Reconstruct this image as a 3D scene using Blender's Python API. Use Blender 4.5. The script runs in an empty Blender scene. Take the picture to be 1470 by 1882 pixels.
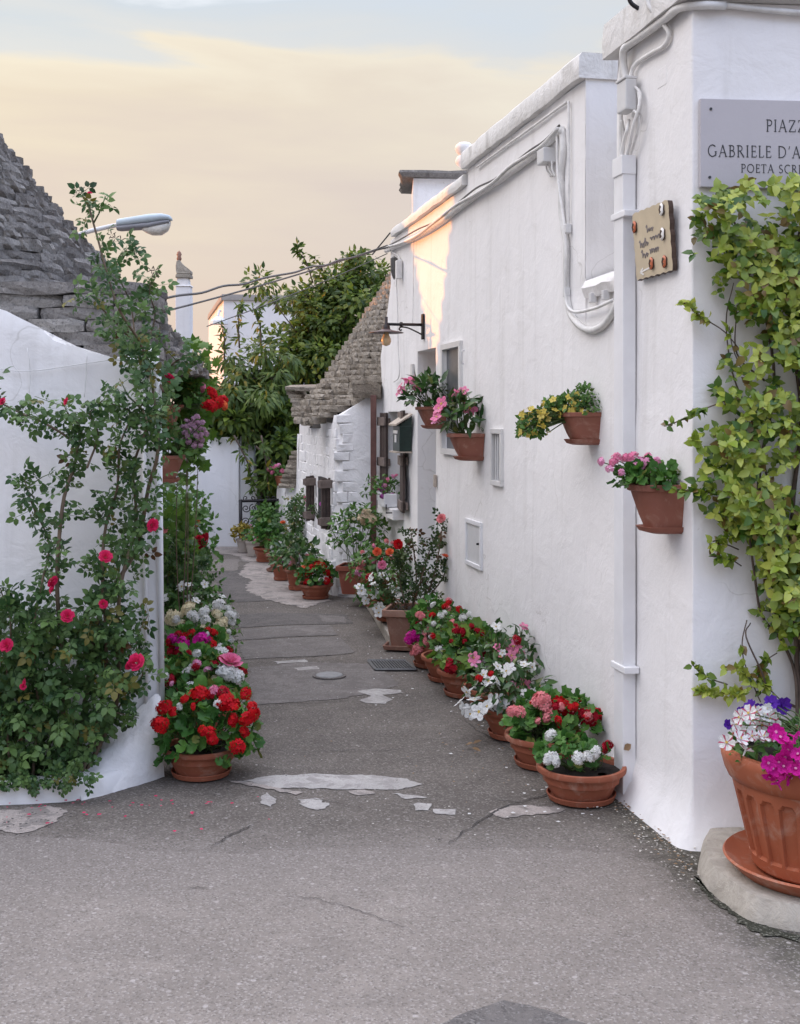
import bpy, bmesh, math, random
import numpy as np
from mathutils import Vector, Matrix, noise

SC = bpy.context.scene
COL = SC.collection
PI = math.pi
# ------------------------------------------------------------------ camera
F, CX, HY, EYE = 2200.0, 735.0, 765.0, 1.62      # focal length, centre and horizon in photo pixels; eye height
cam = bpy.data.cameras.new('camera')
cam.sensor_fit = 'HORIZONTAL'; cam.sensor_width = 36.0
cam.lens = F / 1470.0 * 36.0
cam.shift_y = -(941.0 - HY) / 1470.0
cam.clip_start = 0.05; cam.clip_end = 2000.0
co = bpy.data.objects.new('camera', cam); COL.objects.link(co)
co.location = (0, 0, EYE); co.rotation_euler = (PI / 2, 0, 0)
SC.camera = co
# ------------------------------------------------------------------ sun and sky
SUN_AZ, SUN_EL = math.radians(-67.0), math.radians(4.5)
SUN = Vector((math.sin(SUN_AZ) * math.cos(SUN_EL), math.cos(SUN_AZ) * math.cos(SUN_EL), math.sin(SUN_EL)))
sl = bpy.data.lights.new('sun', 'SUN'); sl.energy = 1.55; sl.angle = math.radians(0.5); sl.color = (1.0, 0.33, 0.045)
so = bpy.data.objects.new('sun', sl); COL.objects.link(so)
so.rotation_euler = SUN.to_track_quat('Z', 'Y').to_euler(); so.location = (-20, 10, 12)

world = bpy.data.worlds.new('World'); SC.world = world; world.use_nodes = True
def build_world():
    nt = world.node_tree; N = nt.nodes; L = nt.links
    for n in list(N): N.remove(n)
    def nd(t, **k):
        n = N.new(t)
        for a, b in k.items(): setattr(n, a, b)
        return n
    def math_(op, a, b=None, clamp=False):
        n = nd('ShaderNodeMath', operation=op, use_clamp=clamp)
        for i, x in enumerate((a, b)):
            if x is None: continue
            if isinstance(x, (int, float)): n.inputs[i].default_value = x
            else: L.new(x, n.inputs[i])
        return n.outputs[0]
    def ramp(fac, stops, interp='EASE'):
        r = nd('ShaderNodeValToRGB'); r.color_ramp.interpolation = interp
        e = r.color_ramp.elements
        while len(e) < len(stops): e.new(0.5)
        for el, (p, c) in zip(e, stops):
            el.position = p; el.color = (*c, 1)
        L.new(fac, r.inputs[0]); return r.outputs[0]
    def mixc(f, a, b):
        m = nd('ShaderNodeMix', data_type='RGBA')
        if isinstance(f, (int, float)): m.inputs[0].default_value = f
        else: L.new(f, m.inputs[0])
        L.new(a, m.inputs[6]); L.new(b, m.inputs[7]); return m.outputs[2]
    tc = nd('ShaderNodeTexCoord')
    sep = nd('ShaderNodeSeparateXYZ'); L.new(tc.outputs['Generated'], sep.inputs[0])
    z = sep.outputs[2]
    dot = nd('ShaderNodeVectorMath', operation='DOT_PRODUCT'); L.new(tc.outputs['Generated'], dot.inputs[0])
    dot.inputs[1].default_value = (math.sin(SUN_AZ), math.cos(SUN_AZ), 0)
    # 0 opposite the sun .. 1 towards it
    side = math_('MULTIPLY_ADD', dot.outputs['Value'], 0.5); N[-1].inputs[2].default_value = 0.5
    # cloud noise stretched along the horizon
    mp = nd('ShaderNodeMapping'); mp.inputs['Scale'].default_value = (2.2, 2.2, 11.0); L.new(tc.outputs['Generated'], mp.inputs[0])
    nz = nd('ShaderNodeTexNoise'); nz.inputs['Scale'].default_value = 1.6; nz.inputs['Detail'].default_value = 7; nz.inputs['Roughness'].default_value = 0.52
    nz.inputs['Distortion'].default_value = 0.35
    L.new(mp.outputs[0], nz.inputs['Vector'])
    wob = math_('MULTIPLY', math_('SUBTRACT', nz.outputs[0], 0.5), 0.26)
    zz = math_('ADD', z, wob)
    # warm band (towards the sun) and cool band (away from it) by height
    warm = ramp(zz, [(0.0, (0.290, 0.213, 0.182)), (0.07, (0.291, 0.219, 0.182)), (0.16, (0.300, 0.238, 0.191)), (0.235, (0.336, 0.277, 0.201)), (0.278, (0.367, 0.316, 0.235)),
                     (0.302, (0.302, 0.294, 0.278)), (0.36, (0.261, 0.273, 0.278)), (0.6, (1.400, 1.280, 1.220)), (1.0, (1.100, 1.140, 1.310))], 'LINEAR')
    cool = ramp(zz, [(0.0, (0.20, 0.21, 0.26)), (0.08, (0.22, 0.225, 0.27)), (0.19, (0.25, 0.25, 0.28)), (0.255, (0.28, 0.28, 0.30)), (0.272, (0.29, 0.29, 0.30)),
                     (0.30, (0.24, 0.26, 0.30)), (0.34, (0.24, 0.275, 0.34)), (0.6, (0.36, 0.50, 0.86)), (1.0, (1.10, 1.14, 1.31))], 'LINEAR')
    s2 = math_('SUBTRACT', side, 0.22); s2 = math_('DIVIDE', s2, 0.68, clamp=True)
    veil = mixc(s2, cool, warm)
    sky = nd('ShaderNodeTexSky', sky_type='NISHITA', sun_disc=False)
    sky.sun_elevation = SUN_EL; sky.sun_rotation = SUN_AZ % (2 * PI)
    sky.air_density = 1.0; sky.dust_density = 1.6; sky.ozone_density = 1.0
    b1 = nd('ShaderNodeBackground'); L.new(sky.outputs[0], b1.inputs[0]); b1.inputs[1].default_value = 0.12
    b2 = nd('ShaderNodeBackground'); L.new(veil, b2.inputs[0]); b2.inputs[1].default_value = 1.0
    ms = nd('ShaderNodeMixShader'); ms.inputs[0].default_value = 0.88
    L.new(b1.outputs[0], ms.inputs[1]); L.new(b2.outputs[0], ms.inputs[2])
    o = nd('ShaderNodeOutputWorld'); L.new(ms.outputs[0], o.inputs[0])
build_world()
SC.view_settings.view_transform = 'Standard'; SC.view_settings.look = 'None'
SC.view_settings.exposure = 1.48; SC.view_settings.gamma = 1.0; SC.view_settings.use_curve_mapping = False
SC.render.engine = 'CYCLES'
SC.cycles.use_denoising = True
SC.cycles.max_bounces = 8; SC.cycles.diffuse_bounces = 5; SC.cycles.transparent_max_bounces = 6
SC.cycles.sample_clamp_indirect = 6.0

# ------------------------------------------------------------------ measuring helpers (photo pixel + real distance -> place)
def P(px, py, d): return Vector(((px - CX) / F * d, d, EYE - (py - HY) / F * d))
def G(px, py, z=0.0):
    d = (EYE - z) * F / (py - HY); return Vector(((px - CX) / F * d, d, z))
WC, WM = 2.093, 0.211                       # main house wall: X = WC - WM * Y
WT = Vector((-WM, 1, 0)).normalized(); WN = Vector((-1, -WM, 0)).normalized()
WO = Vector((WC - WM * 5.28, 5.28, 0))
def wd(px, c=WC): return c / ((px - CX) / F + WM)          # distance at which a photo column meets the wall
def ws(d): return (d - 5.28) / WT.y
def wx(d, c=WC): return c - WM * d
def W(s, z, off=0.0): return WO + WT * s + WN * off + Vector((0, 0, z))
def wz(py, d): return EYE - (py - HY) / F * d
K0 = Vector((1.105, 4.527, 0)); KT = Vector((0.996, 0.0897, 0)).normalized(); KN = Vector((KT.y, -KT.x, 0))
def K(a, z, off=0.0): return K0 + KT * a + KN * off + Vector((0, 0, z))
def ka(px):
    k = (px - CX) / F; return (K0.y * k - K0.x) / (KT.x - KT.y * k)

# ------------------------------------------------------------------ object helpers
def tag(o, label=None, cat=None, group=None, kind=None):
    if label: o['label'] = label
    if cat: o['category'] = cat
    if group: o['group'] = group
    if kind: o['kind'] = kind
    return o
def thing(name, label, cat, loc, group=None):
    o = bpy.data.objects.new(name, None); COL.objects.link(o); o.location = loc
    o.empty_display_size = 0.1
    return tag(o, label, cat, group)
def wloc(o):
    v = Vector((0, 0, 0))
    while o is not None: v = v + o.location; o = o.parent
    return v
class MB:
    def __init__(s): s.v = []; s.f = []; s.m = []
    def add(s, vs, fs, mi=0):
        b = len(s.v); s.v += [tuple(v) for v in vs]; s.f += [tuple(i + b for i in f) for f in fs]; s.m += [mi] * len(fs); return s
    def box(s, c, size, rot=None, mi=0):
        hx, hy, hz = size[0] / 2, size[1] / 2, size[2] / 2
        vs = [Vector((x, y, z)) for x in (-hx, hx) for y in (-hy, hy) for z in (-hz, hz)]
        if rot is not None: vs = [rot @ v for v in vs]
        c = Vector(c)
        return s.add([v + c for v in vs], [(0, 1, 3, 2), (4, 6, 7, 5), (0, 4, 5, 1), (2, 3, 7, 6), (0, 2, 6, 4), (1, 5, 7, 3)], mi)
    def obox(s, o, ax, ay, az, mi=0):          # box from a corner and three edge vectors
        o = Vector(o); vs = [o + ax * i + ay * j + az * k for i in (0, 1) for j in (0, 1) for k in (0, 1)]
        fs = [(0, 1, 3, 2), (4, 6, 7, 5), (0, 4, 5, 1), (2, 3, 7, 6), (0, 2, 6, 4), (1, 5, 7, 3)]
        if ax.cross(ay).dot(az) < 0: fs = [f[::-1] for f in fs]
        return s.add(vs, fs, mi)
    def tube(s, pts, r, seg=6, mi=0, cap=True):
        pts = [Vector(p) for p in pts]; n = len(pts)
        rs = r if isinstance(r, (list, tuple)) else [r] * n
        t0 = (pts[1] - pts[0]).normalized()
        up = Vector((0, 0, 1)) if abs(t0.z) < 0.9 else Vector((1, 0, 0))
        u = t0.cross(up).normalized(); vs = []
        for i, p in enumerate(pts):
            t = (pts[min(i + 1, n - 1)] - pts[max(i - 1, 0)])
            if t.length < 1e-9: t = t0
            t.normalize()
            u = u - t * u.dot(t)
            if u.length < 1e-6: u = t.orthogonal()
            u.normalize(); w = t.cross(u)
            for k in range(seg):
                a = 2 * PI * k / seg
                vs.append(p + (u * math.cos(a) + w * math.sin(a)) * rs[i])
        fs = []
        for i in range(n - 1):
            for k in range(seg):
                k2 = (k + 1) % seg
                fs.append((i * seg + k, i * seg + k2, (i + 1) * seg + k2, (i + 1) * seg + k))
        if cap:
            fs.append(tuple(range(seg))[::-1]); fs.append(tuple((n - 1) * seg + k for k in range(seg)))
        return s.add(vs, fs, mi)
    def lathe(s, prof, c, seg=32, mi=0, rad=None):
        c = Vector(c); vs = []; n = len(prof)
        for r, z in prof:
            for k in range(seg):
                a = 2 * PI * k / seg; rr = r if rad is None else rad(r, z, a)
                vs.append(c + Vector((rr * math.cos(a), rr * math.sin(a), z)))
        fs = [(i * seg + k, i * seg + (k + 1) % seg, (i + 1) * seg + (k + 1) % seg, (i + 1) * seg + k) for i in range(n - 1) for k in range(seg)]
        if prof[0][0] > 1e-5: fs.append(tuple(range(seg))[::-1])
        if prof[-1][0] > 1e-5: fs.append(tuple((n - 1) * seg + k for k in range(seg)))
        return s.add(vs, fs, mi)
    def prism(s, poly, z0, z1, mi=0):
        n = len(poly); vs = [(p[0], p[1], z0) for p in poly] + [(p[0], p[1], z1) for p in poly]
        fs = [(i, (i + 1) % n, n + (i + 1) % n, n + i) for i in range(n)] + [tuple(range(n))[::-1], tuple(range(n, 2 * n))]
        return s.add(vs, fs, mi)
    def build(s, name, mats, parent=None, smooth=False, bevel=0.0, loc=None, autosmooth=None):
        if not isinstance(mats, (list, tuple)): mats = [mats]
        base = wloc(parent) if parent is not None else Vector((0, 0, 0))
        if loc is not None: org = Vector(loc)
        else: org = base
        me = bpy.data.meshes.new(name)
        me.from_pydata([(v[0] - org[0], v[1] - org[1], v[2] - org[2]) for v in s.v], [], s.f)
        for m in mats: me.materials.append(m)
        if len(mats) > 1: me.polygons.foreach_set('material_index', s.m)
        if bevel > 0:
            bm = bmesh.new(); bm.from_mesh(me)
            es = [e for e in bm.edges if len(e.link_faces) == 2 and e.calc_face_angle(0) > 0.5]
            bmesh.ops.bevel(bm, geom=es, offset=bevel, segments=2, profile=0.6, affect='EDGES', clamp_overlap=True)
            bm.to_mesh(me); bm.free()
        if smooth:
            me.polygons.foreach_set('use_smooth', [True] * len(me.polygons))
            if autosmooth:
                try: me.set_sharp_from_angle(angle=autosmooth)
                except Exception: pass
        me.update()
        o = bpy.data.objects.new(name, me); COL.objects.link(o)
        if parent is not None: o.parent = parent; o.location = org - base
        else: o.location = org
        return o
def child(name, me, parent, M):               # a piece sharing a mesh; M in world coordinates
    o = bpy.data.objects.new(name, me); COL.objects.link(o); o.parent = parent
    b = wloc(parent); M = M.copy(); M.translation = M.translation - b
    o.matrix_basis = M; return o
def merged(name, me, Ms, parent, mat, tints=None, kind='stuff'):   # many copies of a mesh joined as one
    nv = len(me.vertices); base = np.empty(nv * 3); me.vertices.foreach_get('co', base); base = base.reshape(-1, 3)
    A = np.array([[list(r) for r in M] for M in Ms]); n = len(Ms)
    b = np.array(wloc(parent)) if parent is not None else np.zeros(3)
    vs = np.einsum('nij,vj->nvi', A[:, :3, :3], base) + A[:, None, :3, 3] - b
    nl = len(me.loops); li = np.empty(nl, dtype=np.int32); me.loops.foreach_get('vertex_index', li)
    npoly = len(me.polygons); lt = np.empty(npoly, dtype=np.int32); me.polygons.foreach_get('loop_total', lt)
    out = bpy.data.meshes.new(name)
    out.vertices.add(n * nv); out.vertices.foreach_set('co', vs.reshape(-1))
    out.loops.add(n * nl); out.loops.foreach_set('vertex_index', (li[None, :] + (np.arange(n, dtype=np.int32) * nv)[:, None]).reshape(-1))
    out.polygons.add(n * npoly); tot = np.tile(lt, n); st = np.concatenate(([0], np.cumsum(tot)[:-1])).astype(np.int32)
    out.polygons.foreach_set('loop_start', st)
    out.polygons.foreach_set('use_smooth', [me.polygons[0].use_smooth] * (n * npoly))
    if tints is not None:
        at = out.attributes.new('tint', 'FLOAT', 'POINT')
        at.data.foreach_set('value', np.repeat(np.array(tints, dtype=np.float32), nv))
    for m in me.materials: out.materials.append(m)
    if len(me.materials) > 1:
        mi = np.empty(npoly, dtype=np.int32); me.polygons.foreach_get('material_index', mi)
        out.polygons.foreach_set('material_index', np.tile(mi, n))
    out.update(calc_edges=True); out.validate()
    o = bpy.data.objects.new(name, out); COL.objects.link(o)
    if parent is not None: o.parent = parent
    if kind: o['kind'] = kind
    return o
def nz(p, s=1.0, seed=0.0): return noise.noise(Vector((p[0] * s + seed, p[1] * s - seed * 0.7, p[2] * s + seed * 1.3)))
def frame(pos, y, z, size):                   # leaf frame: tip along y, face along z
    y = y.normalized(); z = z - y * z.dot(y)
    if z.length < 1e-4: z = y.orthogonal()
    z.normalize(); x = y.cross(z)
    s = size if isinstance(size, (tuple, list)) else (size, size, size)
    return Matrix(((x.x * s[0], y.x * s[1], z.x * s[2], pos.x), (x.y * s[0], y.y * s[1], z.y * s[2], pos.y),
                   (x.z * s[0], y.z * s[1], z.z * s[2], pos.z), (0, 0, 0, 1)))
def rv(R): # random unit vector
    while True:
        v = Vector((R.uniform(-1, 1), R.uniform(-1, 1), R.uniform(-1, 1)))
        if 0.05 < v.length < 1: return v.normalized()
def smooth_path(pts, n=8):                    # Catmull-Rom through points
    pts = [Vector(p) for p in pts]; out = []
    q = [pts[0] * 2 - pts[1]] + pts + [pts[-1] * 2 - pts[-2]]
    for i in range(1, len(q) - 2):
        a, b, c, d = q[i - 1:i + 3]
        for k in range(n):
            t = k / n
            out.append(0.5 * ((2 * b) + (c - a) * t + (2 * a - 5 * b + 4 * c - d) * t * t + (3 * b - a - 3 * c + d) * t ** 3))
    out.append(pts[-1]); return out

# ------------------------------------------------------------------ materials
class NT:
    def __init__(s, name):
        s.mat = bpy.data.materials.new(name); s.mat.use_nodes = True
        s.nt = s.mat.node_tree; s.N = s.nt.nodes; s.L = s.nt.links
        s.bs = s.N['Principled BSDF']; s.out = s.N['Material Output']
        s.tc = s.N.new('ShaderNodeTexCoord'); s.oi = s.N.new('ShaderNodeObjectInfo')
        va = s.N.new('ShaderNodeVectorMath'); va.operation = 'MULTIPLY_ADD'
        s.L.new(s.oi.outputs['Random'], va.inputs[0]); va.inputs[1].default_value = (37.0, 53.0, 71.0); s.L.new(s.tc.outputs['Object'], va.inputs[2])
        s.co = va.outputs[0]
    def world(s):                                     # texture by true size, for pieces that share a scaled mesh
        g = s.N.new('ShaderNodeNewGeometry'); va = s.N.new('ShaderNodeVectorMath'); va.operation = 'MULTIPLY_ADD'
        s.L.new(s.oi.outputs['Random'], va.inputs[0]); va.inputs[1].default_value = (3.7, 5.3, 7.1); s.L.new(g.outputs['Position'], va.inputs[2]); s.co = va.outputs[0]
    def set(s, i, v):
        if isinstance(v, bpy.types.NodeSocket): s.L.new(v, i)
        else: i.default_value = v
    def noise(s, scale, detail=4, rough=0.55, dist=0.0, vec=None, stretch=None):
        n = s.N.new('ShaderNodeTexNoise'); n.inputs['Scale'].default_value = scale; n.inputs['Detail'].default_value = detail
        n.inputs['Roughness'].default_value = rough; n.inputs['Distortion'].default_value = dist
        v = vec or s.co
        if stretch:
            m = s.N.new('ShaderNodeMapping'); m.inputs['Scale'].default_value = stretch; s.L.new(v, m.inputs[0]); v = m.outputs[0]
        s.L.new(v, n.inputs['Vector']); return n.outputs[0]
    def voro(s, scale, feature='F1', out='Distance', vec=None):
        n = s.N.new('ShaderNodeTexVoronoi'); n.feature = feature; n.inputs['Scale'].default_value = scale
        s.L.new(vec or s.co, n.inputs['Vector']); return n.outputs[out]
    def ramp(s, fac, stops, interp='LINEAR'):
        r = s.N.new('ShaderNodeValToRGB'); r.color_ramp.interpolation = interp; e = r.color_ramp.elements
        while len(e) < len(stops): e.new(0.5)
        for el, (p, c) in zip(e, stops):
            el.position = p; el.color = (*c, 1) if isinstance(c, (tuple, list)) else (c, c, c, 1)
        s.L.new(fac, r.inputs[0]); return r.outputs[0]
    def math(s, op, a, b=0.0, clamp=False):
        n = s.N.new('ShaderNodeMath'); n.operation = op; n.use_clamp = clamp; s.set(n.inputs[0], a); s.set(n.inputs[1], b); return n.outputs[0]
    def mix(s, f, a, b, mode='MIX'):
        m = s.N.new('ShaderNodeMix'); m.data_type = 'RGBA'; m.blend_type = mode
        s.set(m.inputs[0], f)
        for i, x in ((6, a), (7, b)):
            if isinstance(x, (tuple, list)): m.inputs[i].default_value = (*x[:3], 1)
            else: s.L.new(x, m.inputs[i])
        return m.outputs[2]
    def bump(s, h, strength=0.3, dist=0.01, nrm=None):
        b = s.N.new('ShaderNodeBump'); b.inputs['Strength'].default_value = strength; b.inputs['Distance'].default_value = dist
        s.L.new(h, b.inputs['Height'])
        if nrm is not None: s.L.new(nrm, b.inputs['Normal'])
        s.L.new(b.outputs[0], s.bs.inputs['Normal']); return b.outputs[0]
    def base(s, c): s.set(s.bs.inputs['Base Color'], (*c, 1) if isinstance(c, tuple) else c)
    def rough(s, r): s.set(s.bs.inputs['Roughness'], r)
    def spec(s, v): s.bs.inputs['Specular IOR Level'].default_value = v
def sc3(c, k): return tuple(min(1.0, x * k) for x in c)

def m_plaster(name, col, bump=0.35, stain=0.10, dirty=(0.42, 0.40, 0.36)):
    n = NT(name)
    if name == 'whitewashed_stone': n.world()
    big = n.noise(0.9, 5, 0.6); mid = n.noise(6, 5, 0.6, 0.4); fine = n.noise(70, 4, 0.6)
    c = n.mix(n.ramp(big, [(0.3, 0.0), (0.75, 1.0)]), col, sc3(col, 0.93))
    st = n.noise(3.2, 6, 0.65, 0.6, stretch=(1.0, 1.0, 0.22))
    c = n.mix(n.math('MULTIPLY', n.ramp(st, [(0.56, 0.0), (0.76, 1.0)]), stain), c, dirty)
    sp = n.noise(26, 3, 0.7, 0.3)
    c = n.mix(n.math('MULTIPLY', n.ramp(sp, [(0.70, 0.0), (0.78, 1.0)]), stain * 2.2), c, dirty)
    rn = n.noise(7, 5, 0.6, 0.3, stretch=(1.0, 1.0, 0.07))
    c = n.mix(n.math('MULTIPLY', n.ramp(rn, [(0.55, 0.0), (0.72, 1.0)]), stain * 1.2), c, dirty)
    hv = n.N.new('ShaderNodeVectorMath'); hv.operation = 'ADD'
    hn = n.N.new('ShaderNodeTexNoise'); hn.inputs['Scale'].default_value = 5.0; n.L.new(n.co, hn.inputs['Vector']); n.L.new(n.co, hv.inputs[0])
    hs = n.N.new('ShaderNodeVectorMath'); hs.operation = 'SCALE'; hs.inputs['Scale'].default_value = 0.35; n.L.new(hn.outputs['Color'], hs.inputs[0]); n.L.new(hs.outputs[0], hv.inputs[1])
    hc = n.voro(1.3, 'DISTANCE_TO_EDGE', 'Distance', hv.outputs[0]); gate = n.ramp(n.noise(1.7, 2, 0.5), [(0.55, 0.0), (0.62, 1.0)])
    hair = n.math('MULTIPLY', n.ramp(hc, [(0.0, 1.0), (0.006, 0.0)]), gate)
    c = n.mix(n.math('MULTIPLY', hair, 0.45), c, dirty)
    n.base(c); n.rough(0.92); n.spec(0.15)
    b1 = n.bump(n.ramp(mid, [(0.2, 0.0), (0.8, 1.0)]), bump, 0.02)
    n.bump(fine, bump * 0.7, 0.004, b1)
    return n.mat
def m_terra(name, col, rough=0.75):
    n = NT(name); a = n.noise(5, 5, 0.6); b = n.noise(40, 3, 0.6)
    c = n.mix(n.ramp(a, [(0.3, 0.0), (0.7, 1.0)]), sc3(col, 0.85), sc3(col, 1.12))
    lime = n.noise(9, 6, 0.7, 0.8)
    c = n.mix(n.math('MULTIPLY', n.ramp(lime, [(0.52, 0.0), (0.72, 1.0)]), 0.55), c, (0.50, 0.36, 0.28))
    c = n.mix(n.math('MULTIPLY', n.oi.outputs['Random'], 0.25), c, sc3(col, 0.72))
    n.base(c); n.rough(rough); n.spec(0.25); n.bump(b, 0.15, 0.003); return n.mat
def m_simple(name, col, rough=0.6, metal=0.0, var=0.15, scale=12, bump=0.1, spec=0.4):
    n = NT(name); a = n.noise(scale, 4, 0.6); b = n.noise(scale * 7, 3, 0.6)
    n.base(n.mix(n.ramp(a, [(0.3, 0.0), (0.7, 1.0)]), sc3(col, 1 - var), sc3(col, 1 + var)))
    n.rough(n.math('ADD', n.math('MULTIPLY', b, 0.16), rough - 0.08)); n.bs.inputs['Metallic'].default_value = metal; n.spec(spec)
    n.bump(b, bump, 0.002); return n.mat
def m_leaf(name, dark, light, odd=None, oddp=0.06, trans=0.3, rough=0.5, spec=0.35):
    n = NT(name)
    at = n.N.new('ShaderNodeAttribute'); at.attribute_name = 'tint'
    f = n.math('FRACT', n.math('ADD', at.outputs['Fac'], n.oi.outputs['Random']))
    stops = [(0.0, dark), (0.55, tuple((a + b) / 2 for a, b in zip(dark, light))), (1.0 - (oddp if odd else 0.0), light)]
    if odd: stops += [(1.0 - oddp + 0.004, odd), (1.0, sc3(odd, 0.7))]
    c = n.ramp(f, stops)
    v = n.noise(5, 4, 0.6)
    c = n.mix(n.math('MULTIPLY', v, 0.35), c, sc3(dark, 0.8))
    n.base(c); n.rough(rough); n.spec(spec)
    tr = n.N.new('ShaderNodeBsdfTranslucent'); n.L.new(c, tr.inputs[0])
    ms = n.N.new('ShaderNodeMixShader'); ms.inputs[0].default_value = trans
    n.L.new(n.bs.outputs[0], ms.inputs[1]); n.L.new(tr.outputs[0], ms.inputs[2]); n.L.new(ms.outputs[0], n.out.inputs[0])
    return n.mat
def m_petal(name, col, col2=None, trans=0.25):
    n = NT(name); at = n.N.new('ShaderNodeAttribute'); at.attribute_name = 'tint'
    f = n.math('FRACT', n.math('ADD', at.outputs['Fac'], n.oi.outputs['Random']))
    v = n.noise(8, 4, 0.65)
    c = n.mix(f, col, col2 or sc3(col, 0.8)); c = n.mix(n.ramp(v, [(0.42, 0.0), (0.7, 1.0)]), c, sc3(col, 0.62))
    n.base(c); n.rough(0.7); n.spec(0.2)
    tr = n.N.new('ShaderNodeBsdfTranslucent'); n.L.new(c, tr.inputs[0])
    ms = n.N.new('ShaderNodeMixShader'); ms.inputs[0].default_value = trans
    n.L.new(n.bs.outputs[0], ms.inputs[1]); n.L.new(tr.outputs[0], ms.inputs[2]); n.L.new(ms.outputs[0], n.out.inputs[0])
    return n.mat
def m_stone(name, cols, bump=0.6, lichen=(0.50, 0.48, 0.42), lic=0.5, pits=0.75):
    n = NT(name); n.world(); r = n.ramp(n.oi.outputs['Random'], [(i / max(1, len(cols) - 1), c) for i, c in enumerate(cols)])
    at = n.N.new('ShaderNodeAttribute'); at.attribute_name = 'tint'
    c = n.mix(n.math('MULTIPLY', at.outputs['Fac'], 0.6), r, cols[-1])
    a = n.noise(14, 6, 0.7, 0.6); b = n.noise(50, 5, 0.7)
    c = n.mix(n.ramp(a, [(0.35, 0.45), (0.62, 0.0)]), c, sc3(cols[0], 0.45))
    l = n.noise(38, 7, 0.78, 0.6)
    c = n.mix(n.math('MULTIPLY', n.ramp(l, [(0.54, 0.0), (0.66, 1.0)]), lic), c, lichen)
    pit = n.noise(60, 6, 0.78, 0.8)
    c = n.mix(n.ramp(pit, [(0.36, pits), (0.48, 0.0)]), c, sc3(cols[0], 0.32))
    n.base(c); n.rough(0.95); n.spec(0.1)
    b1 = n.bump(a, bump, 0.03); n.bump(b, bump, 0.010, b1); return n.mat
def m_asphalt(name, col, agg=0.4, patchy=0.25, light=(0.34, 0.33, 0.33), worn=None, other=None, lim=None):
    n = NT(name); big = n.noise(0.8, 6, 0.6, 0.3); mid = n.noise(5, 5, 0.65, 0.4)
    c = n.mix(n.ramp(big, [(0.35, 0.0), (0.65, 1.0)]), sc3(col, 1 - patchy), sc3(col, 1 + patchy * 0.7))
    c = n.mix(n.math('MULTIPLY', n.ramp(mid, [(0.42, 1.0), (0.6, 0.0)]), 0.35), c, sc3(col, 0.62))
    tyre = n.noise(1.6, 5, 0.6, 0.5, stretch=(0.35, 1.3, 1.0))
    c = n.mix(n.math('MULTIPLY', n.ramp(tyre, [(0.48, 0.0), (0.66, 1.0)]), 0.45), c, sc3(col, 0.70))
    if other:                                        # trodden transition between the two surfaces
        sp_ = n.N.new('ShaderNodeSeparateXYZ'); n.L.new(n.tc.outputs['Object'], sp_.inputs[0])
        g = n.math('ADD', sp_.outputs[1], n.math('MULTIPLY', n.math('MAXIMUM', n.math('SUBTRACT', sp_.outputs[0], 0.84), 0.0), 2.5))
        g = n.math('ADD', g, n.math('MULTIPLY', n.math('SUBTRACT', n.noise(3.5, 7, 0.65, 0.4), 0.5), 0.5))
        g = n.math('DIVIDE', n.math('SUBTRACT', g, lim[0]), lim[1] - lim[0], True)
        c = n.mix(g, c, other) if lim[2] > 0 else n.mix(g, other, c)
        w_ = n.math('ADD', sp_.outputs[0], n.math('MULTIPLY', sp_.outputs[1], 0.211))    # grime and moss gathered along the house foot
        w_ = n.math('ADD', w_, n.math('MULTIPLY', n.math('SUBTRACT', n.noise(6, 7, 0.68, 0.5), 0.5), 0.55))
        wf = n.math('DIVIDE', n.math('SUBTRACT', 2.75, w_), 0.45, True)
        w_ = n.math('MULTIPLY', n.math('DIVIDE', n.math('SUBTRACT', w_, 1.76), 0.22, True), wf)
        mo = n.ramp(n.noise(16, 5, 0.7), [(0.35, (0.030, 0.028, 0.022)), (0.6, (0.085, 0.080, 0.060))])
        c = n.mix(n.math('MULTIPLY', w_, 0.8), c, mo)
    cell = n.voro(150, 'F1', 'Color'); sp = n.N.new('ShaderNodeSeparateColor'); n.L.new(cell, sp.inputs[0])
    c = n.mix(n.math('MULTIPLY', n.ramp(sp.outputs[0], [(0.70, 0.0), (0.95, 1.0)]), agg), c, light)
    c = n.mix(n.math('MULTIPLY', n.ramp(sp.outputs[1], [(0.72, 0.0), (0.95, 1.0)]), agg * 1.3), c, sc3(col, 0.35))
    peb = n.voro(26, 'F1', 'Color'); s2 = n.N.new('ShaderNodeSeparateColor'); n.L.new(peb, s2.inputs[0])
    pd = n.voro(26, 'F1', 'Distance')
    pm = n.math('MULTIPLY', n.ramp(s2.outputs[0], [(0.935, 0.0), (0.95, 1.0)]), n.ramp(pd, [(0.16, 1.0), (0.24, 0.0)]))
    c = n.mix(n.math('MULTIPLY', pm, 0.55), c, light)
    if worn:
        w = n.noise(9, 8, 0.72, 0.5)
        c = n.mix(n.ramp(w, [(0.49, 0.0), (0.57, 0.85)]), c, worn)
    n.base(c); n.rough(0.93); n.spec(0.2)
    b1 = n.bump(mid, 0.25, 0.02); d = n.voro(150, 'F1', 'Distance'); n.bump(d, 0.6, 0.004, b1); return n.mat

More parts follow.
